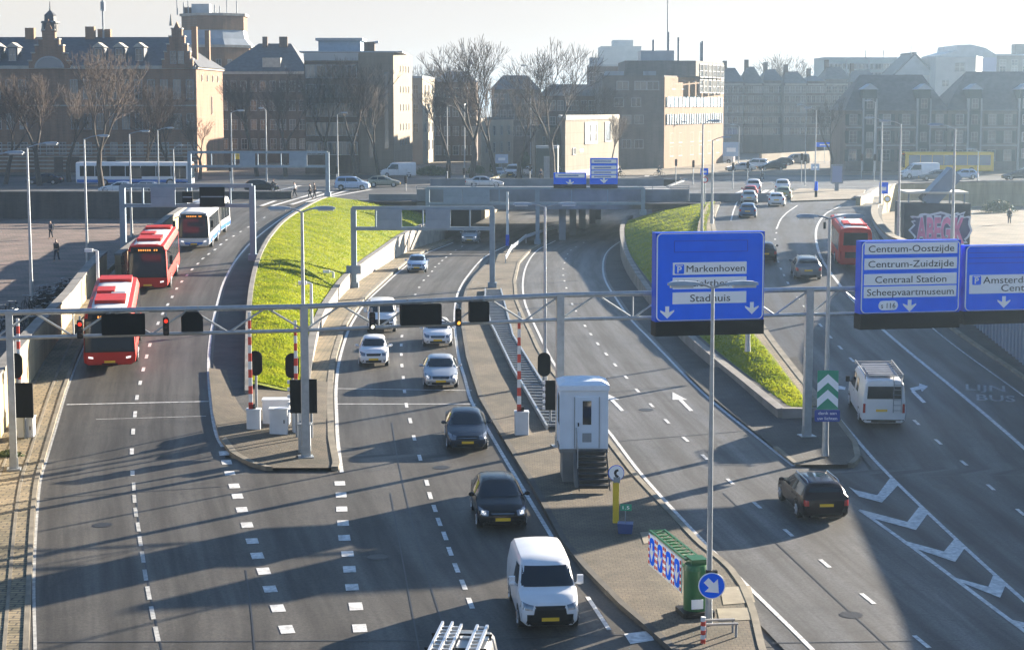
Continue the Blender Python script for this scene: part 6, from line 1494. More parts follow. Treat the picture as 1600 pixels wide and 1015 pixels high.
for i in range(44):
    u = i / 43; d = lerp(104, 128, u) + rr.uniform(-.4, .4); w = E_W1(d)
    for k in range(1): spots.append((w - 1.2 - rr.uniform(0, 1) * 3.4 * (1 - u * .55), d, rr.choice((0, 1)) * pi + rr.uniform(-.5, .5) + 1.2))
for x, y, rz in spots:
    o = bk if first else dup(bk, swap=None); first = False; o.location = (x, y, 2.9); o.rotation_euler = (0, rr.uniform(-.12, .12), rz)
def cyclist(label, px, zf, rz, coat):
    p = P(px[0], px[1], zf); b_ = bicycle('bicycle ridden by the ' + label, p, rz, 'ridden bicycles'); person('person riding a bicycle: ' + label, None, None, rz, 2, coat, loc=Vector((p.x, p.y, p.z + .02)) + Vector((sin(rz) * .2, -cos(rz) * .2, 0)), group='cyclists')
cyclist('cyclist in black at the left end of the crossing', (427, 303), zS, -R90, 'black')
cyclist('cyclist in navy behind the viaduct railing', (968, 278), zS, R90, 'navy')
cyclist('cyclist in grey beyond the right traffic light', (1030, 277), zS, -R90, 'grey')
# ------------------------------------------------------------------ buildings beyond the street
def X(px, d): return at_depth(px, 300, d).x
def Z(py, d): return ztop(py, d)
BRICK_L = brickwall('museum_brick', (.27, .15, .085), (.22, .12, .07), (.26, .2, .15), .8, .22, .02, .4)
BRICK_D = brickwall('dark_brown_brick', (.13, .085, .06), (.10, .07, .05), (.14, .11, .09), .8, .22, .02, .4)
BRICK_O = brickwall('orange_brick', (.24, .145, .08), (.21, .13, .07), (.22, .165, .11), .8, .22, .02, .25)
BRICK_G = brickwall('grey_brown_brick', (.17, .15, .13), (.14, .125, .11), (.18, .16, .14), .8, .22, .02, .3)
STONE_P = brickwall('pale_stone_panel', (.25, .205, .148), (.235, .192, .14), (.18, .15, .115), 2.2, 1.1, .02, .2)
PLASTER = mat('cream_plaster', (.31, .27, .21), .9, var=.16, vscale=.4)
WHITEPL = mat('white_plaster', (.40, .40, .39), .9, var=.12, vscale=.4)
SLATE = mat('slate_roof', (.060, .066, .078), .65, var=.3, vscale=1.6); TILE = mat('grey_tile_roof', (.10, .095, .09), .75, var=.25, vscale=1.2)
FRAME = mat('window_frame_white', (.33, .34, .34), .6); PANE = mat('window_pane', (.035, .045, .055), .08, spec=.9)
_nt = PANE.node_tree; _oi = _nt.nodes.new('ShaderNodeObjectInfo'); _c = ramp(_nt, _oi.outputs['Random'], .35, (.02, .028, .036), .95, (.20, .20, .185)); _nt.links.new(_c, _nt.nodes['Principled BSDF'].inputs['Base Color'])
STONE = mat('stone_trim', (.38, .36, .31), .85, var=.2, vscale=1.5); LEAD = mat('grey_metal_roof', (.30, .34, .38), .5, .3, var=.15, vscale=.6)
SHUT = mat('dark_green_shutter', (.03, .05, .045), .6)
WCACHE = {}
def window_meshes(w, h, bars=(1, 1), style='bars'):
    k = (round(w, 2), round(h, 2), bars)
    if k not in WCACHE:
        f = MB(); t = max(.07, w * .07)
        f.box((0, -.04, h/2 - t/2), (w, .12, t)); f.box((0, -.05, -h/2 + t/2), (w + .12, .16, t))
        for s in (-1, 1): f.box((s * (w/2 - t/2), -.04, 0), (t, .12, h - 2 * t))
        for i in range(1, bars[0] + 1): f.box((-w/2 + w * i / (bars[0] + 1), -.035, 0), (t * .6, .09, h - 2 * t - .004))
        for i in range(1, bars[1] + 1): f.box((0, -.03, -h/2 + h * i / (bars[1] + 1)), (w - 2 * t - .004, .07, t * .6))
        me = bpy.data.meshes.new('window'); me.from_pydata(f.v, [], f.f); me.materials.append(FRAME)
        g = MB(); g.box((0, -.008, 0), (w - t, .03, h - t)); mg = bpy.data.meshes.new('pane'); mg.from_pydata(g.v, [], g.f); mg.materials.append(PANE)
        WCACHE[k] = (me, mg)
    return WCACHE[k]
class Bld:
    def __init__(s, label, pts, z0, z1, wall, roof=None, name='building', cat='building', group=None, coping=True):
        """pts: footprint (x, y) listed left front -> right front -> round; facets are numbered the same way"""
        cx = sum(p[0] for p in pts) / len(pts); cy = sum(p[1] for p in pts) / len(pts)
        s.pts = [(x - cx, y - cy) for x, y in pts]; s.z0, s.z1 = z0, z1
        s.root = thing(name, label, cat, (cx, cy, z0), 0, group); s.h = z1 - z0
        m = MB(); m.prism(s.pts, s.h); m.build('wall', wall, s.root); s.nw = 0
        if roof:
            m = MB(); m.prism([(x * 1.012, y * 1.012) for x, y in s.pts], .35, Matrix.Translation((0, 0, s.h + .003))); m.build('roof', roof, s.root)
    def facet(s, i):
        a, b = Vector(s.pts[i]), Vector(s.pts[(i + 1) % len(s.pts)]); return a, b
    def win(s, i, us, zs, w, h, bars=(1, 1), pane=True):
        a, b = s.facet(i); an = atan2(b.y - a.y, b.x - a.x); me, mg = window_meshes(w, h, bars)
        for z in zs:
            for u in us:
                if s.nw >= 99: return
                p = a.lerp(b, u); o = link('window', me, s.root, (p.x, p.y, z - s.z0), an); s.nw += 1
                if pane: link('pane', mg, o)
    def slab(s, name, i, u0, u1, za, zb, proud, m_, thick=None):
        """a box on a facet, from u0..u1 along it and za..zb high"""
        a, b = s.facet(i); an = atan2(b.y - a.y, b.x - a.x); p = a.lerp(b, (u0 + u1) / 2); L = (b - a).length * (u1 - u0); th = thick or proud * 2
        n = Vector((sin(an), -cos(an))); c = p + n * (proud - th / 2)
        m = MB(); m.box((c.x, c.y, (za + zb) / 2 - s.z0), (L, th, zb - za), an); return m.build(name, m_, s.root)
    def hip(s, zr, inset, m_=None, over=.5, ins_y=None):
        """a hipped roof on a four cornered plan, ridge along the front"""
        q = [Vector((x, y, s.h)) for x, y in s.pts[:4]]; c = sum(q, Vector()) / 4
        e = [p + (p - c).normalized() * over for p in q]
        l = (q[0] + q[3]) / 2; r = (q[1] + q[2]) / 2; u = (r - l); ridge = (l + u.normalized() * inset[0], r - u.normalized() * inset[1])
        R = [Vector((p.x, p.y, zr - s.z0)) for p in ridge]
        m = MB(); m.add([*e, *R], [(0, 1, 5, 4), (1, 2, 5), (2, 3, 4, 5), (3, 0, 4), (3, 2, 1, 0)]); s.rf = m.build('roof', m_ or SLATE, s.root); return s.rf
    def box(s, name, c, d, m_, rz=0.0, parent=None):
        m = MB(); m.box((c[0] - s.root.location.x, c[1] - s.root.location.y, c[2] - s.z0), d, rz); return m.build(name, m_, parent or s.root)
    def tube(s, name, p0, p1, r, m_, n=7):
        o = s.root.location; m = MB(); m.tube((p0[0]-o.x, p0[1]-o.y, p0[2]-s.z0), (p1[0]-o.x, p1[1]-o.y, p1[2]-s.z0), r, None, n); return m.build(name, m_, s.root)
def lin(n, a=.08, b=.92): return [lerp(a, b, i / (n - 1)) for i in range(n)] if n > 1 else [(a + b) / 2]

# -- long brick building with gables and dormers
d = 286.0; zc, zr = Z(105, d), Z(58, 296)
xa, xb = X(-150, d), X(310, d)
B = Bld('long brown brick building with slate roof, dormers and two stepped gables at left', [(xa, d), (xb, d), (xb + .8, d + 21), (xa, d + 21)], 5.2, zc, BRICK_L)
B.hip(zr, (1, 5.5), SLATE, .6)
fu = lambda px: (X(px, d) - xa) / (xb - xa)
B.win(0, [fu(x) for x in range(-120, 305, 20) if not 52 < x < 116], [Z(140, d)], 1.15, 3.0, (1, 2))
B.win(0, [fu(x) for x in range(-120, 305, 20) if not 52 < x < 116], [Z(190, d)], 1.15, 2.4, (1, 1))
B.win(0, [fu(x) for x in range(-120, 305, 20)], [Z(232, d)], 1.1, 1.9, (1, 1))
B.win(1, lin(4, .2, .8), [Z(122, 290)], .5, 1.0, (0, 0)); B.win(1, [.55], [Z(165, 292)], .5, 2.8, (0, 1))
B.slab('cornice', 0, 0, 1, Z(108, d), Z(103, d), .35, STONE); B.slab('string_course', 0, 0, 1, Z(166, d), Z(164, d), .12, STONE); B.slab('cornice', 1, 0, 1, Z(108, d), Z(105, d), .3, STONE)
for i in range(7): B.slab('stone_band', 0, 0, 1, Z(264 - i * 6, d), Z(262 - i * 6, d), .06, STONE)
for x in (93, 118, 175, 281): 
    B.slab('doorway', 0, fu(x - 7), fu(x + 7), 5.21, Z(245, d), .08, BRICK_D); 
o = B.root.location
def local(pts, y): return [(x - o.x, y - o.y, z - 5.2) for x, z in pts]
def gable(px0, px1, steps, ytip, lun, name='gable'):
    """stepped gable wall standing on the front; steps = (px inset, y) pairs from the eaves up"""
    L = [(px0, 107)]; R = [(px1, 107)]
    for ins, yy in steps: L += [(L[-1][0], yy), (px0 + ins, yy)]; R += [(R[-1][0], yy), (px1 - ins, yy)]
    m_ = (px0 + px1) / 2; poly = [(X(x, d), Z(y, d)) for x, y in L + [(m_, ytip)] + R[::-1]]
    m = MB(); f = local(poly, d - .45); b_ = local(poly, d + .7); n = len(f)
    m.add(f + b_, [tuple(range(n)), tuple(range(2 * n - 1, n - 1, -1))] + [(i, n + i, n + (i + 1) % n, (i + 1) % n) for i in range(n)]); g = m.build(name, BRICK_L, B.root)
    pi_ = 0
    for ins, yy in steps:
        for px in (px0 + (ins + pi_) / 2, px1 - (ins + pi_) / 2):
            t = MB(); t.box((X(px, d) - o.x, d - o.y + .1, Z(yy, d) - 5.2 + .1), ((ins - pi_) * d / F + .15, 1.5, .2)); t.build('coping', STONE, g)
        pi_ = ins
    if lun:
        m = MB(); cx, cz, r = X(m_, d) - o.x, Z(107, d) - 5.2, (px1 - px0) * .36 * d / F
        m.prism([(r * cos(pi * i / 14), r * .82 * sin(pi * i / 14)) for i in range(15)], .1, Matrix.Translation((cx, d - o.y - .46, cz)) @ FACE); lw = m.build('lunette_window', FRAME, g)
        m = MB(); m.prism([(r * .86 * cos(pi * i / 14), .15 + r * .66 * sin(pi * i / 14)) for i in range(15)], .05, Matrix.Translation((cx, d - o.y - .57, cz)) @ FACE); m.build('pane', mat('pale_pane', (.16, .19, .22), .15), lw)
    else:
        me, mg = window_meshes(.9, 1.9, (1, 2))
        for px in (m_ - 6, m_ + 6):
            w_ = link('window', me, g, (X(px, d) - o.x, d - o.y - .46, Z(90, d) - 5.2)); link('pane', mg, w_)
    return g
gable(52, 116, [(5, 96), (10, 84), (16, 72), (22, 62), (26, 48)], 30, True)
gable(258, 306, [(4, 94), (8, 82), (12, 70), (16, 58), (19, 46)], 34, False)
m = MB(); cx = X(84, d) - o.x; yy = d - o.y + 1
for z0_, z1_, r0, r1 in ((48, 36, 1.2, 1.2), (36, 33, 1.5, 1.4), (33, 24, .95, .9), (24, 16, 1.0, .15), (16, 2, .14, .05)): m.tube((cx, yy, Z(z0_, d) - 5.2), (cx, yy, Z(z1_, d) - 5.2), r0, r1, 8)
m.build('turret', SLATE, B.root)
for px in (74, 95): m = MB(); m.tube((X(px, d) - o.x, d - o.y, Z(50, d) - 5.2), (X(px, d) - o.x, d - o.y, Z(36, d) - 5.2), .25, .05, 7); m.build('pinnacle', STONE, B.root)
m = MB(); cx = X(271, d) - o.x; m.tube((cx, yy, Z(40, d) - 5.2), (cx, yy, Z(22, d) - 5.2), .3, .06, 7); m.build('finial', STONE, B.root)
for px, y0, y1, w, dd in ((55, 44, 62, 1.4, 296), (148, 42, 62, 1.4, 296), (170, 46, 62, 2.0, 297), (309, 42, 108, .8, 292), (329, 48, 104, .7, 303)):
    B.box('chimney', (X(px, dd), dd, (Z(y0, dd) + Z(y1, dd)) / 2), (w, 1.2, Z(y0, dd) - Z(y1, dd)), BRICK_O)
B.tube('aerial', (X(168, 296), 296, Z(60, 296)), (X(168, 296), 296, Z(-14, 296)), .16, STEEL_D)
B.box('aerial_head', (X(168, 296), 296, Z(10, 296)), (.6, .6, 1.4), STEEL_D)
for px in (-90, -30, 2, 27, 160, 192, 223):
    dd = d + 2.2; m = MB(); cx, cz = X(px, dd) - o.x, Z(86, dd) - 5.2
    m.box((cx, dd - o.y + 1.0, cz), (1.5, 2.6, 2.3)); dm = m.build('dormer', SLATE, B.root)
    m = MB(); m.prism([(-1.0, 0), (1.0, 0), (0, .75)], 2.8, Matrix.Translation((cx, dd - o.y + 2.4, cz + 1.16)) @ FACE); m.build('pediment', STONE, dm)
    me, mg = window_meshes(1.1, 1.9, (1, 1)); w_ = link('window', me, dm, (cx, dd - o.y - .31, cz)); link('pane', mg, w_)

# -- brick tower with flared roof behind it
dt = 354.0; cx = X(331, dt); R = (X(391, dt) - X(274, dt)) / 2
oct_ = lambda r, k=.92: [(cx + r * cos(radians(22.5 + 45 * i)), dt + R + r * sin(radians(22.5 + 45 * i))) for i in range(8)]
T = Bld('massive brick tower with a flared slate collar and rooftop aerials behind the long brick building', oct_(R * 1.05), 5.2, Z(73, dt), BRICK_O)
ol = T.root.location
def octring(parts, name, m_):
    m = MB(); vs = []
    for r, z in parts: vs += [(x - ol.x, y - ol.y, z - 5.2) for x, y in oct_(r)]
    n = len(parts); m.add(vs, [(i*8+j, i*8+(j+1) % 8, (i+1)*8+(j+1) % 8, (i+1)*8+j) for i in range(n-1) for j in range(8)] + [tuple(range(7, -1, -1)), tuple(range((n-1)*8, n*8))]); return m.build(name, m_, T.root)
octring([(R * 1.12, Z(74, dt)), (R * 1.12, Z(70, dt))], 'cornice', STONE)
octring([(R * 1.08, Z(70, dt)), (R * .93, Z(60, dt)), (R * .88, Z(46, dt))], 'flared_roof', LEAD)
octring([(R * .90, Z(46, dt)), (R * .90, Z(24, dt))], 'crown_wall', BRICK_O)
octring([(R * .95, Z(24, dt)), (R * .95, Z(20, dt))], 'crown_cornice', STONE)
T.win(6, lin(3, .2, .8), [Z(100, dt)], 1.0, 1.8); T.win(7, lin(2, .3, .7), [Z(100, dt)], 1.0, 1.8); T.win(5, lin(3, .2, .8), [Z(100, dt)], 1.0, 1.8); T.win(6, lin(3, .2, .8), [Z(130, dt), Z(160, dt)], 1.0, 1.8); T.win(7, lin(2, .3, .7), [Z(130, dt), Z(160, dt)], 1.0, 1.8)
for px, yt in ((283, -6), (293, 2), (300, 0), (341, 6), (349, 8), (360, -4), (375, 0)): T.tube('aerial', (X(px, dt + 4), dt + 4, Z(22, dt)), (X(px, dt + 4), dt + 4, Z(yt, dt)), .12, STEEL_D)
T.box('plant_room', (X(318, dt + 5), dt + 7, Z(14, dt)), (3.4, 3, 2.4), LEAD); T.box('plant_room', (X(297, dt + 5), dt + 7, Z(16, dt)), (1.6, 2, 1.6), BRICK_D)

# -- dark houses between tower and tower block
d = 331.0
H = Bld('dark brick houses with a hipped slate roof between the tower and the beige block', [(X(345, d), d), (X(482, d), d), (X(482, d), d + 18), (X(345, d), d + 18)], 5.2, Z(112, d), BRICK_D)
H.hip(Z(68, 339), (6.0, 3.8), SLATE, .5)
H.win(0, lin(9, .06, .94), [Z(135, d), Z(165, d), Z(195, d), Z(225, d)], 1.1, 1.9, (1, 1))
H.slab('cornice', 0, 0, 1, Z(116, d), Z(112, d), .3, STONE)
H.box('eyebrow_dormer', (X(426, d), d + 2.5, Z(100, d)), (3.2, 3, 2.2), STONE); H.win(0, [(426 - 338) / 140], [Z(100, d) ], .01, .01, (0, 0)) if False else None
for px in (418, 444, 449): H.box('chimney', (X(px, 339), 339, Z(66, 339)), (.9, .9, 1.9), BRICK_D)
# -- beige tower block
d = 282.0
pA, pB, pC, pD = (X(478, d), d), (X(616, d), d), (X(645, d + 20), d + 20), (X(478, d), d + 20)
K = Bld('beige modern block with dark left facade, lit right side and blue grey roof box', [pA, pB, pC, pD], 5.2, Z(82, d), STONE_P)
ku = lambda px: (px - 478) / 138.0
K.slab('dark_facade', 0, 0, ku(562), 5.3, Z(97, d), .35, BRICK_D, .7); K.slab('roof_fascia', 0, 0, ku(562), Z(95, d), Z(83, d), .6, WHITEPL, 1.2)
K.box('roof', ((pA[0] + pC[0]) / 2 - .6, d + 10.2, Z(82, d) + .1), (15.5, 19.2, .2), LEAD)
ddz = d - .36
a, b = K.facet(0); me, mg = window_meshes(1.5, 2.0, (1, 0))
for z in (Z(112, d), Z(142, d), Z(172, d), Z(202, d), Z(232, d)):
    for px in (488, 504, 520, 536, 552):
        p = a.lerp(b, ku(px)); w_ = link('window', me, K.root, (p.x, p.y - .36, z - 5.2)); link('pane', mg, w_)
for px, y0, y1 in ((605, 113, 232), (581, 165, 210), (581, 217, 247)): K.slab('slot_window', 0, ku(px) - .022, ku(px) + .022, Z(y1, d), Z(y0, d), .05, PANE)
for yy in (108, 140, 168, 198, 222): K.win(1, [.35, .5, .65, .8], [Z(yy, 292)], .35, 1.0, (0, 0), False)
K.box('roof_box', (X(533, d + 6), d + 9, (Z(62, d) + Z(82, d)) / 2), (6.4, 7, Z(62, d) - Z(82, d)), mat('roof_box_blue', (.22, .32, .42), .4, var=.1)); K.box('roof_box_slab', (X(533, d + 6), d + 9, Z(60, d) + .02), (7.2, 8, .4), LEAD)
K.box('chimney', (X(578, d + 4), d + 6, Z(74, d)), (1.6, 1.5, 1.9), BRICK_D); K.tube('flue', (X(578, d + 4), d + 6, Z(66, d)), (X(592, d + 4), d + 6, Z(64, d)), .2, STEEL)
# -- smaller houses in the middle
d = 324.0
h_ = Bld('narrow pale house with a sunlit side right of the beige block', [(X(640, d), d), (X(661, d), d), (X(680, d + 16), d + 16), (X(640, d), d + 16)], 5.2, Z(122, d), PLASTER, LEAD); h_.win(1, lin(3, .2, .8), [Z(140, d), Z(170, d), Z(200, d), Z(228, d)], 1.0, 1.7)
h_.win(0, [.5], [Z(140, d), Z(170, d), Z(200, d)], .9, 1.6)
d = 345.0
h_ = Bld('dark brown brick house behind the left tall bare tree', [(X(680, d), d), (X(745, d), d), (X(748, d + 14), d + 14), (X(680, d), d + 14)], 5.2, Z(128, d), BRICK_D); h_.hip(Z(112, 353), (2, 2), SLATE)
h_.win(0, lin(5), [Z(145, d), Z(175, d), Z(205, d), Z(235, d)], 1.1, 1.8)
d = 284.0
h_ = Bld('low sunlit cream house behind the viaduct between the two bare trees', [(X(747, d), d), (X(752, d - .5), d - .5), (X(802, d + 14), d + 14), (X(747, d), d + 16)], 5.2, Z(188, d), PLASTER, TILE); h_.win(1, lin(4, .15, .85), [Z(205, d), Z(232, d)], 1.0, 1.6)
d = 330.0
h_ = Bld('hazy blue grey terrace house behind the right bare tree', [(X(768, d), d), (X(842, d), d), (X(842, d), d + 12), (X(768, d), d + 12)], 5.2, Z(140, d), BRICK_G); h_.hip(Z(118, 336), (2, 2), SLATE); h_.win(0, lin(6), [Z(155, d), Z(180, d), Z(205, d)], 1.1, 1.8)
h_ = Bld('hazy grey terrace with red brown wall left of the stepped office block', [(X(843, d), d), (X(944, d), d), (X(944, d), d + 12), (X(843, d), d + 12)], 5.2, Z(150, d), BRICK_D); h_.hip(Z(132, 336), (2, 2), TILE); h_.win(0, lin(8), [Z(165, d), Z(190, d), Z(212, d)], 1.1, 1.8)
d = 268.0
W = Bld('small white building with one large dark window behind the viaduct', [(X(878, d), d), (X(883, d - 1), d - 1), (X(966, d + 20), d + 20), (X(878, d), d + 22)], 5.2, Z(185, d), brickwall('cream_panels', (.25, .215, .16), (.235, .2, .15), (.17, .145, .11), 2.4, 1.6, .03, .25), WHITEPL)
W.win(1, [.46], [Z(208, 276)], 5.2, 3.2, (1, 1)); W.win(1, [.78], [Z(207, 278)], 2.6, 3.0, (0, 0)); W.win(1, [.15], [Z(236, 272)], 1.2, 1.0, (0, 0)); W.slab('parapet', 1, 0, 1, Z(187, 276), Z(185, 276) + .5, .12, STONE); W.slab('plinth', 1, 0, 1, 5.25, 6.2, .08, STONE); W.slab('vent', 1, .25, .32, Z(238, 272), Z(233, 272), .05, STEEL_D)
d = 270.0
h_ = Bld('small yellowish house left of the white building', [(X(832, d), d), (X(836, d - .5), d - .5), (X(880, d + 10), d + 10), (X(832, d), d + 12)], 5.2, Z(200, d), PLASTER, TILE); h_.win(1, [.3, .7], [Z(222, d)], 1.1, 1.5)
d = 262.0
h_ = Bld('dark green shelter with a flat roof behind the viaduct', [(X(838, d), d), (X(871, d), d), (X(873, d + 4), d + 4), (X(838, d), d + 4)], 5.2, Z(232, d), SHUT, LEAD, 'shelter', 'shelter'); h_.slab('door', 0, .35, .65, 5.25, Z(244, d), .05, STEEL_D)
# -- stepped office block
d = 304.0
pA, pB, pC, pD = (X(940, d), d), (X(1036, d), d), (X(1128, d + 28), d + 28), (X(940, d), d + 30)
O = Bld('stepped brown brick office block with sunlit right side and strips of windows', [pA, pB, pC, pD], 5.2, Z(118, d), BRICK_G)
O.win(0, [.33, .62, .82], [Z(134, d)], 2.0, 1.5, (1, 0)); O.win(0, [.27, .55], [Z(160, d)], 1.6, 1.5, (1, 0)); O.win(0, [.4, .6], [Z(187, d), Z(225, d)], 1.5, 1.5, (1, 0))
O.slab('lit_wall', 1, 0, 1, 5.25, Z(120, 304), .10, BRICK_O, .2)  # warmer brick skin on this side puts the sunlight into its colour
O.slab('window_band', 1, .02, .97, Z(167, 315), Z(152, 315), .22, PANE); O.slab('window_band', 1, .04, .97, Z(194, 315), Z(178, 315), .22, PANE)
for i in range(24): O.slab('mullion', 1, .03 + i * .04, .037 + i * .04, Z(194, 315), Z(178, 315), .32, FRAME)
for i in range(16): O.slab('mullion', 1, .03 + i * .06, .037 + i * .06, Z(167, 315), Z(152, 315), .32, FRAME)
O.win(1, [.12, .26, .45, .6, .75, .9], [Z(215, 312), Z(236, 310)], 1.6, 1.7, (1, 0)); O.win(1, [.14, .3], [Z(132, 306)], 1.6, 1.6, (1, 0))
for z0_, z1_, xa, xb, xc, dd, lb in ((Z(118, d), Z(93, d), 975, 1085, 1128, d + 9, 'upper_block'),):
    q = [(X(xa, dd), dd), (X(xb, dd), dd), (X(xc, dd + 18), dd + 18), (X(xa, dd), dd + 20)]; o2 = O.root.location
    m = MB(); m.prism([(x - o2.x, y - o2.y) for x, y in q], z1_ - z0_, Matrix.Translation((0, 0, z0_ - 5.2))); ub = m.build(lb, BRICK_G, O.root)
    m = MB(); a = Vector(q[1]); b = Vector(q[2]); n = Vector((b.y - a.y, -(b.x - a.x))).normalized()
    for i in range(6):
        for j in range(2):
            me, mg = window_meshes(2.1, 2.3, (1, 1)); p = a.lerp(b, .18 + i * .15) + n * .05
            w_ = link('window', me, ub, (p.x - o2.x, p.y - o2.y, z1_ - 2.0 - j * 2.6 - 5.2 + .4), atan2(b.y - a.y, b.x - a.x)); link('pane', mg, w_)
O.box('penthouse', (X(1024, d + 14), d + 16, (Z(76, d) + Z(93, d)) / 2), (5.6, 8, Z(76, d) - Z(93, d)), LEAD)
for px, yt in ((1041, -30), (1043, 45), (1019, 58), (1058, 54), (1093, 62), (1095, 60)): O.tube('aerial', (X(px, d + 14), d + 14, Z(93, d)), (X(px, d + 14), d + 14, Z(yt, d)), .14 if yt < 50 else .25, STEEL_D)
for px in (947, 955, 962, 970, 1008, 1013, 1020): O.box('roof_fan', (X(px, d + 3), d + 4, Z(115, d)), (.8, .8, .9), LEAD)
d = 345.0
h_ = Bld('dark grey block behind the left part of the stepped office', [(X(921, d), d), (X(976, d), d), (X(976, d), d + 14), (X(921, d), d + 14)], 5.2, Z(104, d), BRICK_G, LEAD); h_.win(0, lin(4), [Z(120, d), Z(138, d), Z(156, d)], 1.3, 1.5); h_.box('plant_room', (X(932, d), d + 5, Z(97, d)), (2.4, 3, 1.8), LEAD)
d = 700.0
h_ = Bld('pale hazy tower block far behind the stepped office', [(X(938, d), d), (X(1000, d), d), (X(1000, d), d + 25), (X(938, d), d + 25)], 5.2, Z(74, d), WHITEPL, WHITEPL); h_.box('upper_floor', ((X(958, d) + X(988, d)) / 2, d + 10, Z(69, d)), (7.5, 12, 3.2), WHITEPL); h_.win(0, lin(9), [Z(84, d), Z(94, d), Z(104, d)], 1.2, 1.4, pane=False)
# -- hazy row houses
rr = random.Random(21); px = 1126; i = 0
names = ['hazy dormered row house next to the stepped office block', 'hazy gabled row house with a pale band of windows', 'hazy row house with tall chimneys, third from the office block', 'hazy brick row house behind the blue hoarding', 'hazy flat row house left of the signal mast', 'hazy gabled house right of the tall signal mast', 'hazy row house touching the old warehouse']
for w_, yt, yr in ((34, 128, 106), (30, 130, 104), (32, 126, 108), (36, 130, 112), (28, 127, 118), (40, 124, 104), (44, 128, 110)):
    d = 400.0 + (i % 3) * 2; x0, x1 = X(px, d), X(px + w_, d)
    h_ = Bld(names[i], [(x0, d), (x1 - .04, d), (x1 - .04, d + 12), (x0, d + 12)], 5.2, Z(yt, d), (BRICK_G, BRICK_D, BRICK_G)[i % 3], group='hazy row houses in the distance'); h_.hip(Z(yr, 406), (1.2, 1.2), (SLATE, TILE)[i % 2], .3)
    h_.win(0, lin(4, .14, .86), [Z(140, d), Z(155, d), Z(171, d), Z(188, d), Z(205, d)], 1.1, 1.5); h_.box('chimney', (x0 + 1.2, d + 6, Z(yr, 406) + .3), (.9, .9, 2.4), BRICK_D); h_.slab('pale_band', 0, .05, .95, Z(133, d), Z(131, d), .2, STONE)
    px += w_; i += 1
# -- old warehouse with shutters
d = 292.0
def warehouse(label, x0, x1, r0, r1, yr, bays, wins):
    B = Bld(label, [(X(x0, d), d), (X(x1, d), d), (X(x1, d) + .3, d + 14), (X(x0, d), d + 14)], 5.2, Z(173, d), BRICK_G, group='twin gabled warehouses')
    B.hip(Z(yr, 299), ((X(r0, d) - X(x0, d)), (X(x1, d) - X(r1, d))), TILE, .5)
    u = lambda px: (px - x0) / (x1 - x0)
    for yy in (172, 199, 227): B.slab('string_course', 0, 0, 1, Z(yy + 1.2, d), Z(yy - .6, d), .14, FRAME)
    for yy, hh in ((187, 1.7), (214, 1.9), (243, 1.8)):
        B.win(0, [u(x) for x in wins], [Z(yy, d)], 1.25, hh, (1, 2))
        for x in wins:
            for s in (-9.5, 9.5): B.slab('shutter', 0, u(x + s - 3), u(x + s + 3), Z(yy, d) - hh / 2, Z(yy, d) + hh / 2, .06, SHUT)
    for x in bays:
        B.slab('hoist_bay', 0, u(x - 10), u(x + 10), 5.25, Z(155, d), .25, SHUT, .5)
        for s in (-10, 10): B.slab('bay_edge', 0, u(x + s - 1.2), u(x + s + 1.2), 5.25, Z(154, d), .34, FRAME)
        m = MB(); a, b = B.facet(0); p = a.lerp(b, u(x)); m.box((p.x, p.y + 1.4, Z(148, d) - 5.2), (2.0, 3.4, 1.6)); dm = m.build('hoist_dormer', SHUT, B.root)
        m = MB(); m.prism([(-1.3, 0), (1.3, 0), (.5, .55), (0, .9), (-.5, .55)], 3.6, Matrix.Translation((p.x, p.y + 3.2, Z(140, d) - 5.2)) @ FACE); m.build('hoist_roof', LEAD, dm)
        me, mg = window_meshes(1.0, 1.5, (1, 1))
        for yy in (162, 187, 214, 240): w_ = link('window', me, B.root, (p.x, p.y - .26, Z(yy, d) - 5.2)); link('pane', mg, w_)
    return B
warehouse('left gabled warehouse with dark shutters and two white edged hoist bays', 1320, 1476, 1352, 1450, 117, (1356, 1440), (1331, 1383, 1413, 1465))
warehouse('right gabled warehouse with dark shutters, cut by the right edge', 1477, 1660, 1521, 1625, 112, (1519, 1598), (1496, 1547, 1572, 1625))
d = 420.0
h_ = Bld('hazy steep gabled house rising behind the warehouse roofs', [(X(1392, d), d), (X(1456, d), d), (X(1456, d), d + 14), (X(1392, d), d + 14)], 5.2, Z(118, d), WHITEPL)
m = MB(); w_ = X(1456, d) - X(1392, d); hh = Z(86, d) - Z(118, d); m.prism([(-w_ / 2, 0), (w_ / 2, 0), (0, hh)], 14, Matrix.Translation((0, 7, h_.h + .01)) @ FACE); m.build('gable', LEAD, h_.root)
for s in (-1, 1): m = MB(); M = Matrix.Translation((s * w_ / 4, 0, h_.h + hh / 2 + .25)) @ Matrix.Rotation(s * atan2(hh, w_ / 2), 4, 'Y'); m.box((0, 0, 0), (hypot(w_ / 2, hh) + .8, 14.6, .35), 0, 0, M); m.build('roof_slope', SLATE, h_.root)
h_.tube('aerial', (X(1418, d), d, Z(90, d)), (X(1418, d), d, Z(72, d)), .12, STEEL_D)
d = 414.0
h_ = Bld('pale house with one large window and a sunlit edge behind the valley of the warehouses', [(X(1457, d), d), (X(1519, d), d), (X(1529, d + 12), d + 12), (X(1457, d), d + 14)], 5.2, Z(90, d), WHITEPL, LEAD); h_.win(0, [.6], [Z(105, d)], 2.4, 2.2, (1, 1)); h_.win(0, [.25], [Z(130, d)], 1.6, 1.6)
d = 440.0
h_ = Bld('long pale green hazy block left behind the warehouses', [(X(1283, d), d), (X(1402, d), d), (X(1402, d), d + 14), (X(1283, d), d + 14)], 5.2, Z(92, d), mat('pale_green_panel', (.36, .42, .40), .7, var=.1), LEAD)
h_.win(0, lin(9), [Z(104, d), Z(118, d)], 2.4, 1.5, (1, 0)); 
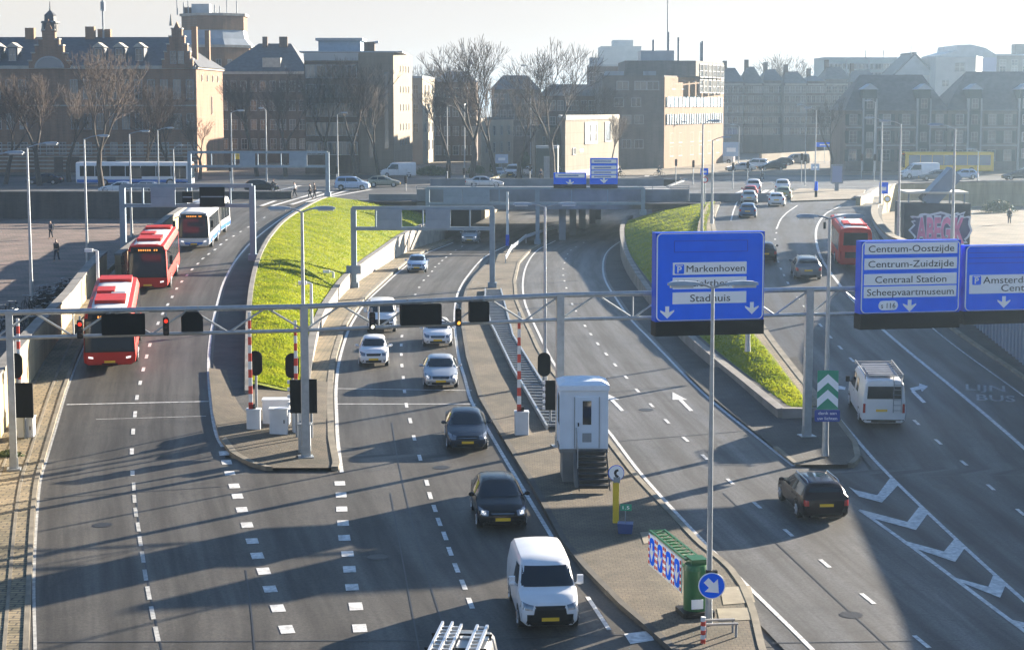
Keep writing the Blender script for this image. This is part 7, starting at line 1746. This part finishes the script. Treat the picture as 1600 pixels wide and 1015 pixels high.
for px in (1318, 1353): h_.slab('pilaster', 0, (px - 1283) / 119 - .01, (px - 1283) / 119 + .01, 5.3, Z(93, d), .2, FRAME)
for px in (1354, 1382): h_.tube('flagpole', (X(px, d), d + 5, Z(92, d)), (X(px, d), d + 5, Z(78, d)), .15, STEEL)
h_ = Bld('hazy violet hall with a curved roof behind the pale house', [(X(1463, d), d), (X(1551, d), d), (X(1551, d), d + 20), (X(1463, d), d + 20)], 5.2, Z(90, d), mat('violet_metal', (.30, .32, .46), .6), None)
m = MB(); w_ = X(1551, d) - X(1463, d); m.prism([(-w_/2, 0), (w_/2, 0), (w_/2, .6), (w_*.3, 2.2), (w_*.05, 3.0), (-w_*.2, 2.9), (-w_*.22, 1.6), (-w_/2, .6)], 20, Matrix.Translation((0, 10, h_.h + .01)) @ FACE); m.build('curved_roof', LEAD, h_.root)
h_ = Bld('hazy flat block at the right edge behind the warehouse', [(X(1552, d), d), (X(1660, d), d), (X(1660, d), d + 14), (X(1552, d), d + 14)], 5.2, Z(87, d), BRICK_G, LEAD); h_.win(0, lin(6), [Z(98, d), Z(108, d)], 1.6, 1.4); h_.box('stair_tower', (X(1597, d), d + 6, Z(78, d)), (3, 4, 3), BRICK_G)
# -- low walls and hedges along the street
wt_ = MB(); a, b = P(966, 262, zS), P(1132, 250, zS); an = atan2(b.y - a.y, b.x - a.x); c = (a + b) / 2; wt_.box((c.x, c.y, 5.9), ((b - a).length, .5, 1.5), an); tag(wt_.build('terrace_wall', CONC_TAN), 'sunlit tan terrace wall in front of the stepped office block', 'wall')
wt_ = MB(); a, b = P(1188, 258, zS), P(1312, 250, zS); an = atan2(b.y - a.y, b.x - a.x); c = (a + b) / 2; wt_.box((c.x, c.y, 6.1), ((b - a).length, .5, 2.0), an); tag(wt_.build('terrace_wall', PLASTER), 'bright sunlit low wall on the rise beyond the right crossing', 'wall')

# ------------------------------------------------------------------ bare winter trees
BARK = mat('bark', (.085, .068, .052), .9, var=.3, vscale=3); TWIG = mat('twigs', (.075, .058, .047), .9, var=.2, vscale=2); TWIGR = mat('reddish_twigs', (.085, .06, .045), .9, var=.2, vscale=2)
def grow(seed, h=14.0, spread=1.0, depth=6):
    rnd = random.Random(seed); tr = MB(); cr = MB()
    def seg(p, dirv, L, r, lv):
        k = 3 if lv < 3 else 2; q = p; dd = dirv.copy(); r1 = r
        for s in range(k):
            nd = (dd + Vector((rnd.gauss(0, .10), rnd.gauss(0, .10), .05))).normalized(); e = q + nd * (L / k); r2 = r1 * (.90 if lv < 4 else .8)
            (tr if lv < 2 else cr).tube(q, e, r1, r2, 7 if lv < 2 else 5 if lv < 3 else 3, 0, False)
            q, dd, r1 = e, nd, r2
            if lv >= 2 and s < k - 1: child(q, dd, L * .6, r1 * .55, lv + 1)
        return q, dd, r1
    def child(q, dd, L, r, lv):
        if lv > depth: return
        ax = dd.orthogonal().normalized(); ax.rotate(Matrix.Rotation(rnd.uniform(0, 2 * pi), 3, dd))
        nd = dd.copy(); nd.rotate(Matrix.Rotation(rnd.uniform(.35, .85) * spread, 3, ax)); nd.z += .10 if lv < 5 else .02; nd.normalize()
        fork(q, nd, L, r, lv)
    def fork(p, dirv, L, r, lv):
        q, dd, r1 = seg(p, dirv, L, max(r, .021 if lv < 5 else .017), lv)
        if lv >= depth: return
        n = rnd.choice((2, 3)) if lv < 4 else rnd.choice((2, 3, 3)); base = rnd.uniform(0, 2 * pi); ax0 = dd.orthogonal().normalized()
        for i in range(n):
            ax = ax0.copy(); ax.rotate(Matrix.Rotation(base + 2 * pi * i / n + rnd.uniform(-.4, .4), 3, dd))
            nd = dd.copy(); nd.rotate(Matrix.Rotation(rnd.uniform(.22, .52) * spread, 3, ax)); nd.z += .12; nd.normalize()
            fork(q, nd, L * rnd.uniform(.66, .84), r1 * (.72 if n == 2 else .62), lv + 1)
    fork(Vector((0, 0, -.2)), Vector((rnd.uniform(-.05, .05), rnd.uniform(-.05, .05), 1)).normalized(), h * .25, h * .021, 0)
    top = max(v[2] for v in cr.v); k = h / top
    for m in (tr, cr): m.v = [(x * k, y * k, z * k) for x, y, z in m.v]
    return tr, cr
PROTO = []
for sd, sp_ in ((3, .95), (8, .8), (14, 1.1), (29, .9)):
    tr, cr = grow(sd, 14, sp_); me = []
    for m, nm, mt in ((tr, 'trunk', BARK), (cr, 'crown', TWIG)):
        q = bpy.data.meshes.new(nm); q.from_pydata(m.v, [], m.f); q.materials.append(mt); q.polygons.foreach_set('use_smooth', [True] * len(q.polygons)); me.append(q)
    PROTO.append(me)
PROTO_R = []
for me in PROTO: q = me[1].copy(); q.materials.clear(); q.materials.append(TWIGR); PROTO_R.append((me[0], q))
def tree(label, px, yb, yt, v, wide=1.0, red=False, rz=0.0, zf=zS, group='bare winter trees', d=None):
    p = P(px, yb, zf) if d is None else Vector((X(px, d), d, 5.2)); h = Z(yt, p.y) - p.z; t = thing('bare_tree', label, 'tree', p, rz, group); s = h / 14.0; t.scale = (s * wide, s * wide, s)
    a, b = (PROTO_R if red else PROTO)[v]; link('trunk', a, t); link('crown', b, t)
for i, (px, yb, yt, v, wd, red, lb) in enumerate([
    (160, 300, 68, 0, .95, True, 'tallest bare tree with orange brown twigs before the long brick building'), (62, 290, 112, 1, 1.1, True, 'bare tree in front of the lunette gable of the brick building'), (8, 288, 118, 2, 1.0, True, 'bare tree at the left edge of the picture'), (108, 284, 135, 3, 1.1, True, 'shorter bare tree left of the tallest orange brown one'), (222, 288, 130, 1, 1.0, True, 'bare tree between the tallest one and the right stepped gable'), (268, 282, 150, 2, 1.2, True, 'low bare tree below the right stepped gable'), (312, 280, 175, 3, 1.2, True, 'small bare tree before the sunlit end wall'),
    (402, 276, 118, 1, .95, False, 'bare tree in front of the dark houses, left one'), (446, 276, 104, 2, .95, False, 'bare tree in front of the dark houses, right one'), (512, 274, 96, 3, .9, False, 'bare tree before the dark facade of the beige block'), (556, 276, 84, 0, .95, True, 'tall dark bare tree at the seam of the beige block'), (592, 274, 130, 1, .9, False, 'slender bare tree against the pale panel of the beige block'),
    (737, 268, 54, 0, 1.0, False, 'large bare tree behind the viaduct, left of the two biggest'), (865, 255, 56, 2, .95, False, 'large spreading bare tree behind the viaduct, right of the two biggest'), (950, 247, 178, 1, .8, False, 'small thin tree in front of the white building'), (700, 262, 120, 3, 1.0, False, 'bare tree left beside the large one behind the viaduct'), (775, 262, 120, 1, 1.0, True, 'reddish bare tree right beside the large left one'), (812, 262, 138, 3, 1.2, False, 'bare tree between the two biggest behind the viaduct'), (912, 262, 128, 0, 1.1, True, 'reddish bare tree left of the stepped office block'), (1300, 262, 150, 3, 1.0, False, 'bare tree in front of the hazy row houses beside the warehouse')]):
    tree(lb, px, yb, yt, v, wd, red, i * 1.3, zS, d={737: 260, 865: 257, 950: 262, 700: 264, 775: 266, 812: 264, 912: 300, 1300: 286}.get(px))
for i, (px, yt, v, lb) in enumerate([(662, 98, 1, 'pale hazy tree far behind the narrow house'), (690, 104, 2, 'pale hazy tree far behind the dark brown house'), (1238, 80, 0, 'round hazy tree far above the row houses'), (1262, 98, 3, 'smaller hazy tree right of the round one above the row houses')]): tree(lb, px, 0, yt, v, 1.3, False, i, group='far hazy trees', d=470)
# green shrubs and a hedge
LEAF = mat('shrub_leaves', (.07, .10, .022), .75, var=.4, vscale=1.0)
def shrub(label, px, yb, w, hgt, seed, zf=zS, n=1400, name='shrub'):
    p = P(px, yb, zf); rnd = random.Random(seed); t = thing(name, label, 'shrub', p, 0, 'green shrubs along the street'); m = MB()
    for _ in range(n):
        a = rnd.uniform(0, 2 * pi); u = rnd.random() ** .5; v = rnd.random() ** .8; r = w / 2 * u * (1 - .4 * v) * rnd.uniform(.7, 1.1); x, y, z = r * cos(a), r * .55 * sin(a), hgt * v * (1 - .25 * u) * rnd.uniform(.8, 1.05); s = rnd.uniform(.05, .13); o = len(m.v)
        d1 = Vector((rnd.gauss(0, 1), rnd.gauss(0, 1), rnd.gauss(0, 1))).normalized() * s; d2 = d1.orthogonal().normalized() * s * .7
        m.v += [(x - d1.x, y - d1.y, z - d1.z), (x + d2.x, y + d2.y, z + d2.z), (x + d1.x, y + d1.y, z + d1.z), (x - d2.x, y - d2.y, z - d2.z)]; m.f.append((o, o+1, o+2, o+3)); m.m.append(0)
    m.build('foliage', LEAF, t); s = MB()
    for i in range(5): a = 2 * pi * i / 5; s.tube((0, 0, 0), (w * .25 * cos(a), w * .12 * sin(a), hgt * .7), .04, .015, 5)
    s.build('stem', BARK, t)
shrub('wide green hedge below the narrow pale house behind the viaduct', 676, 274, 6.5, 1.5, 1, n=3000); shrub('green bush below the large left bare tree', 744, 272, 3.5, 1.5, 2); shrub('green bush beside the bush under the left bare tree', 770, 270, 3.0, 1.7, 3); shrub('tall dark evergreen shrub left of the green shelter', 820, 268, 2.6, 3.4, 4, n=2200)
shrub('dark planting on the right plaza behind the kiosk', 1560, 332, 5.0, 1.6, 6, zP, 2600); shrub('tuft of grass at the foot of the left gantry post', 16, 716, 1.4, .4, 7, zM, 260)
# ------------------------------------------------------------------ the hazy air
HZ = bpy.data.materials.new('haze_air'); HZ.use_nodes = True; nt = HZ.node_tree; nt.nodes.remove(nt.nodes['Principled BSDF'])
vp = nt.nodes.new('ShaderNodeVolumePrincipled'); vp.inputs['Color'].default_value = (.58, .79, 1.0, 1); vp.inputs['Density'].default_value = .00030; vp.inputs['Anisotropy'].default_value = .8
nt.links.new(vp.outputs[0], nt.nodes['Material Output'].inputs['Volume'])
mb = MB(); mb.box((0, 2850, 19.5), (8040, 6320, 45.2)); hz_ = mb.build('haze', HZ); hz_['kind'] = 'stuff'
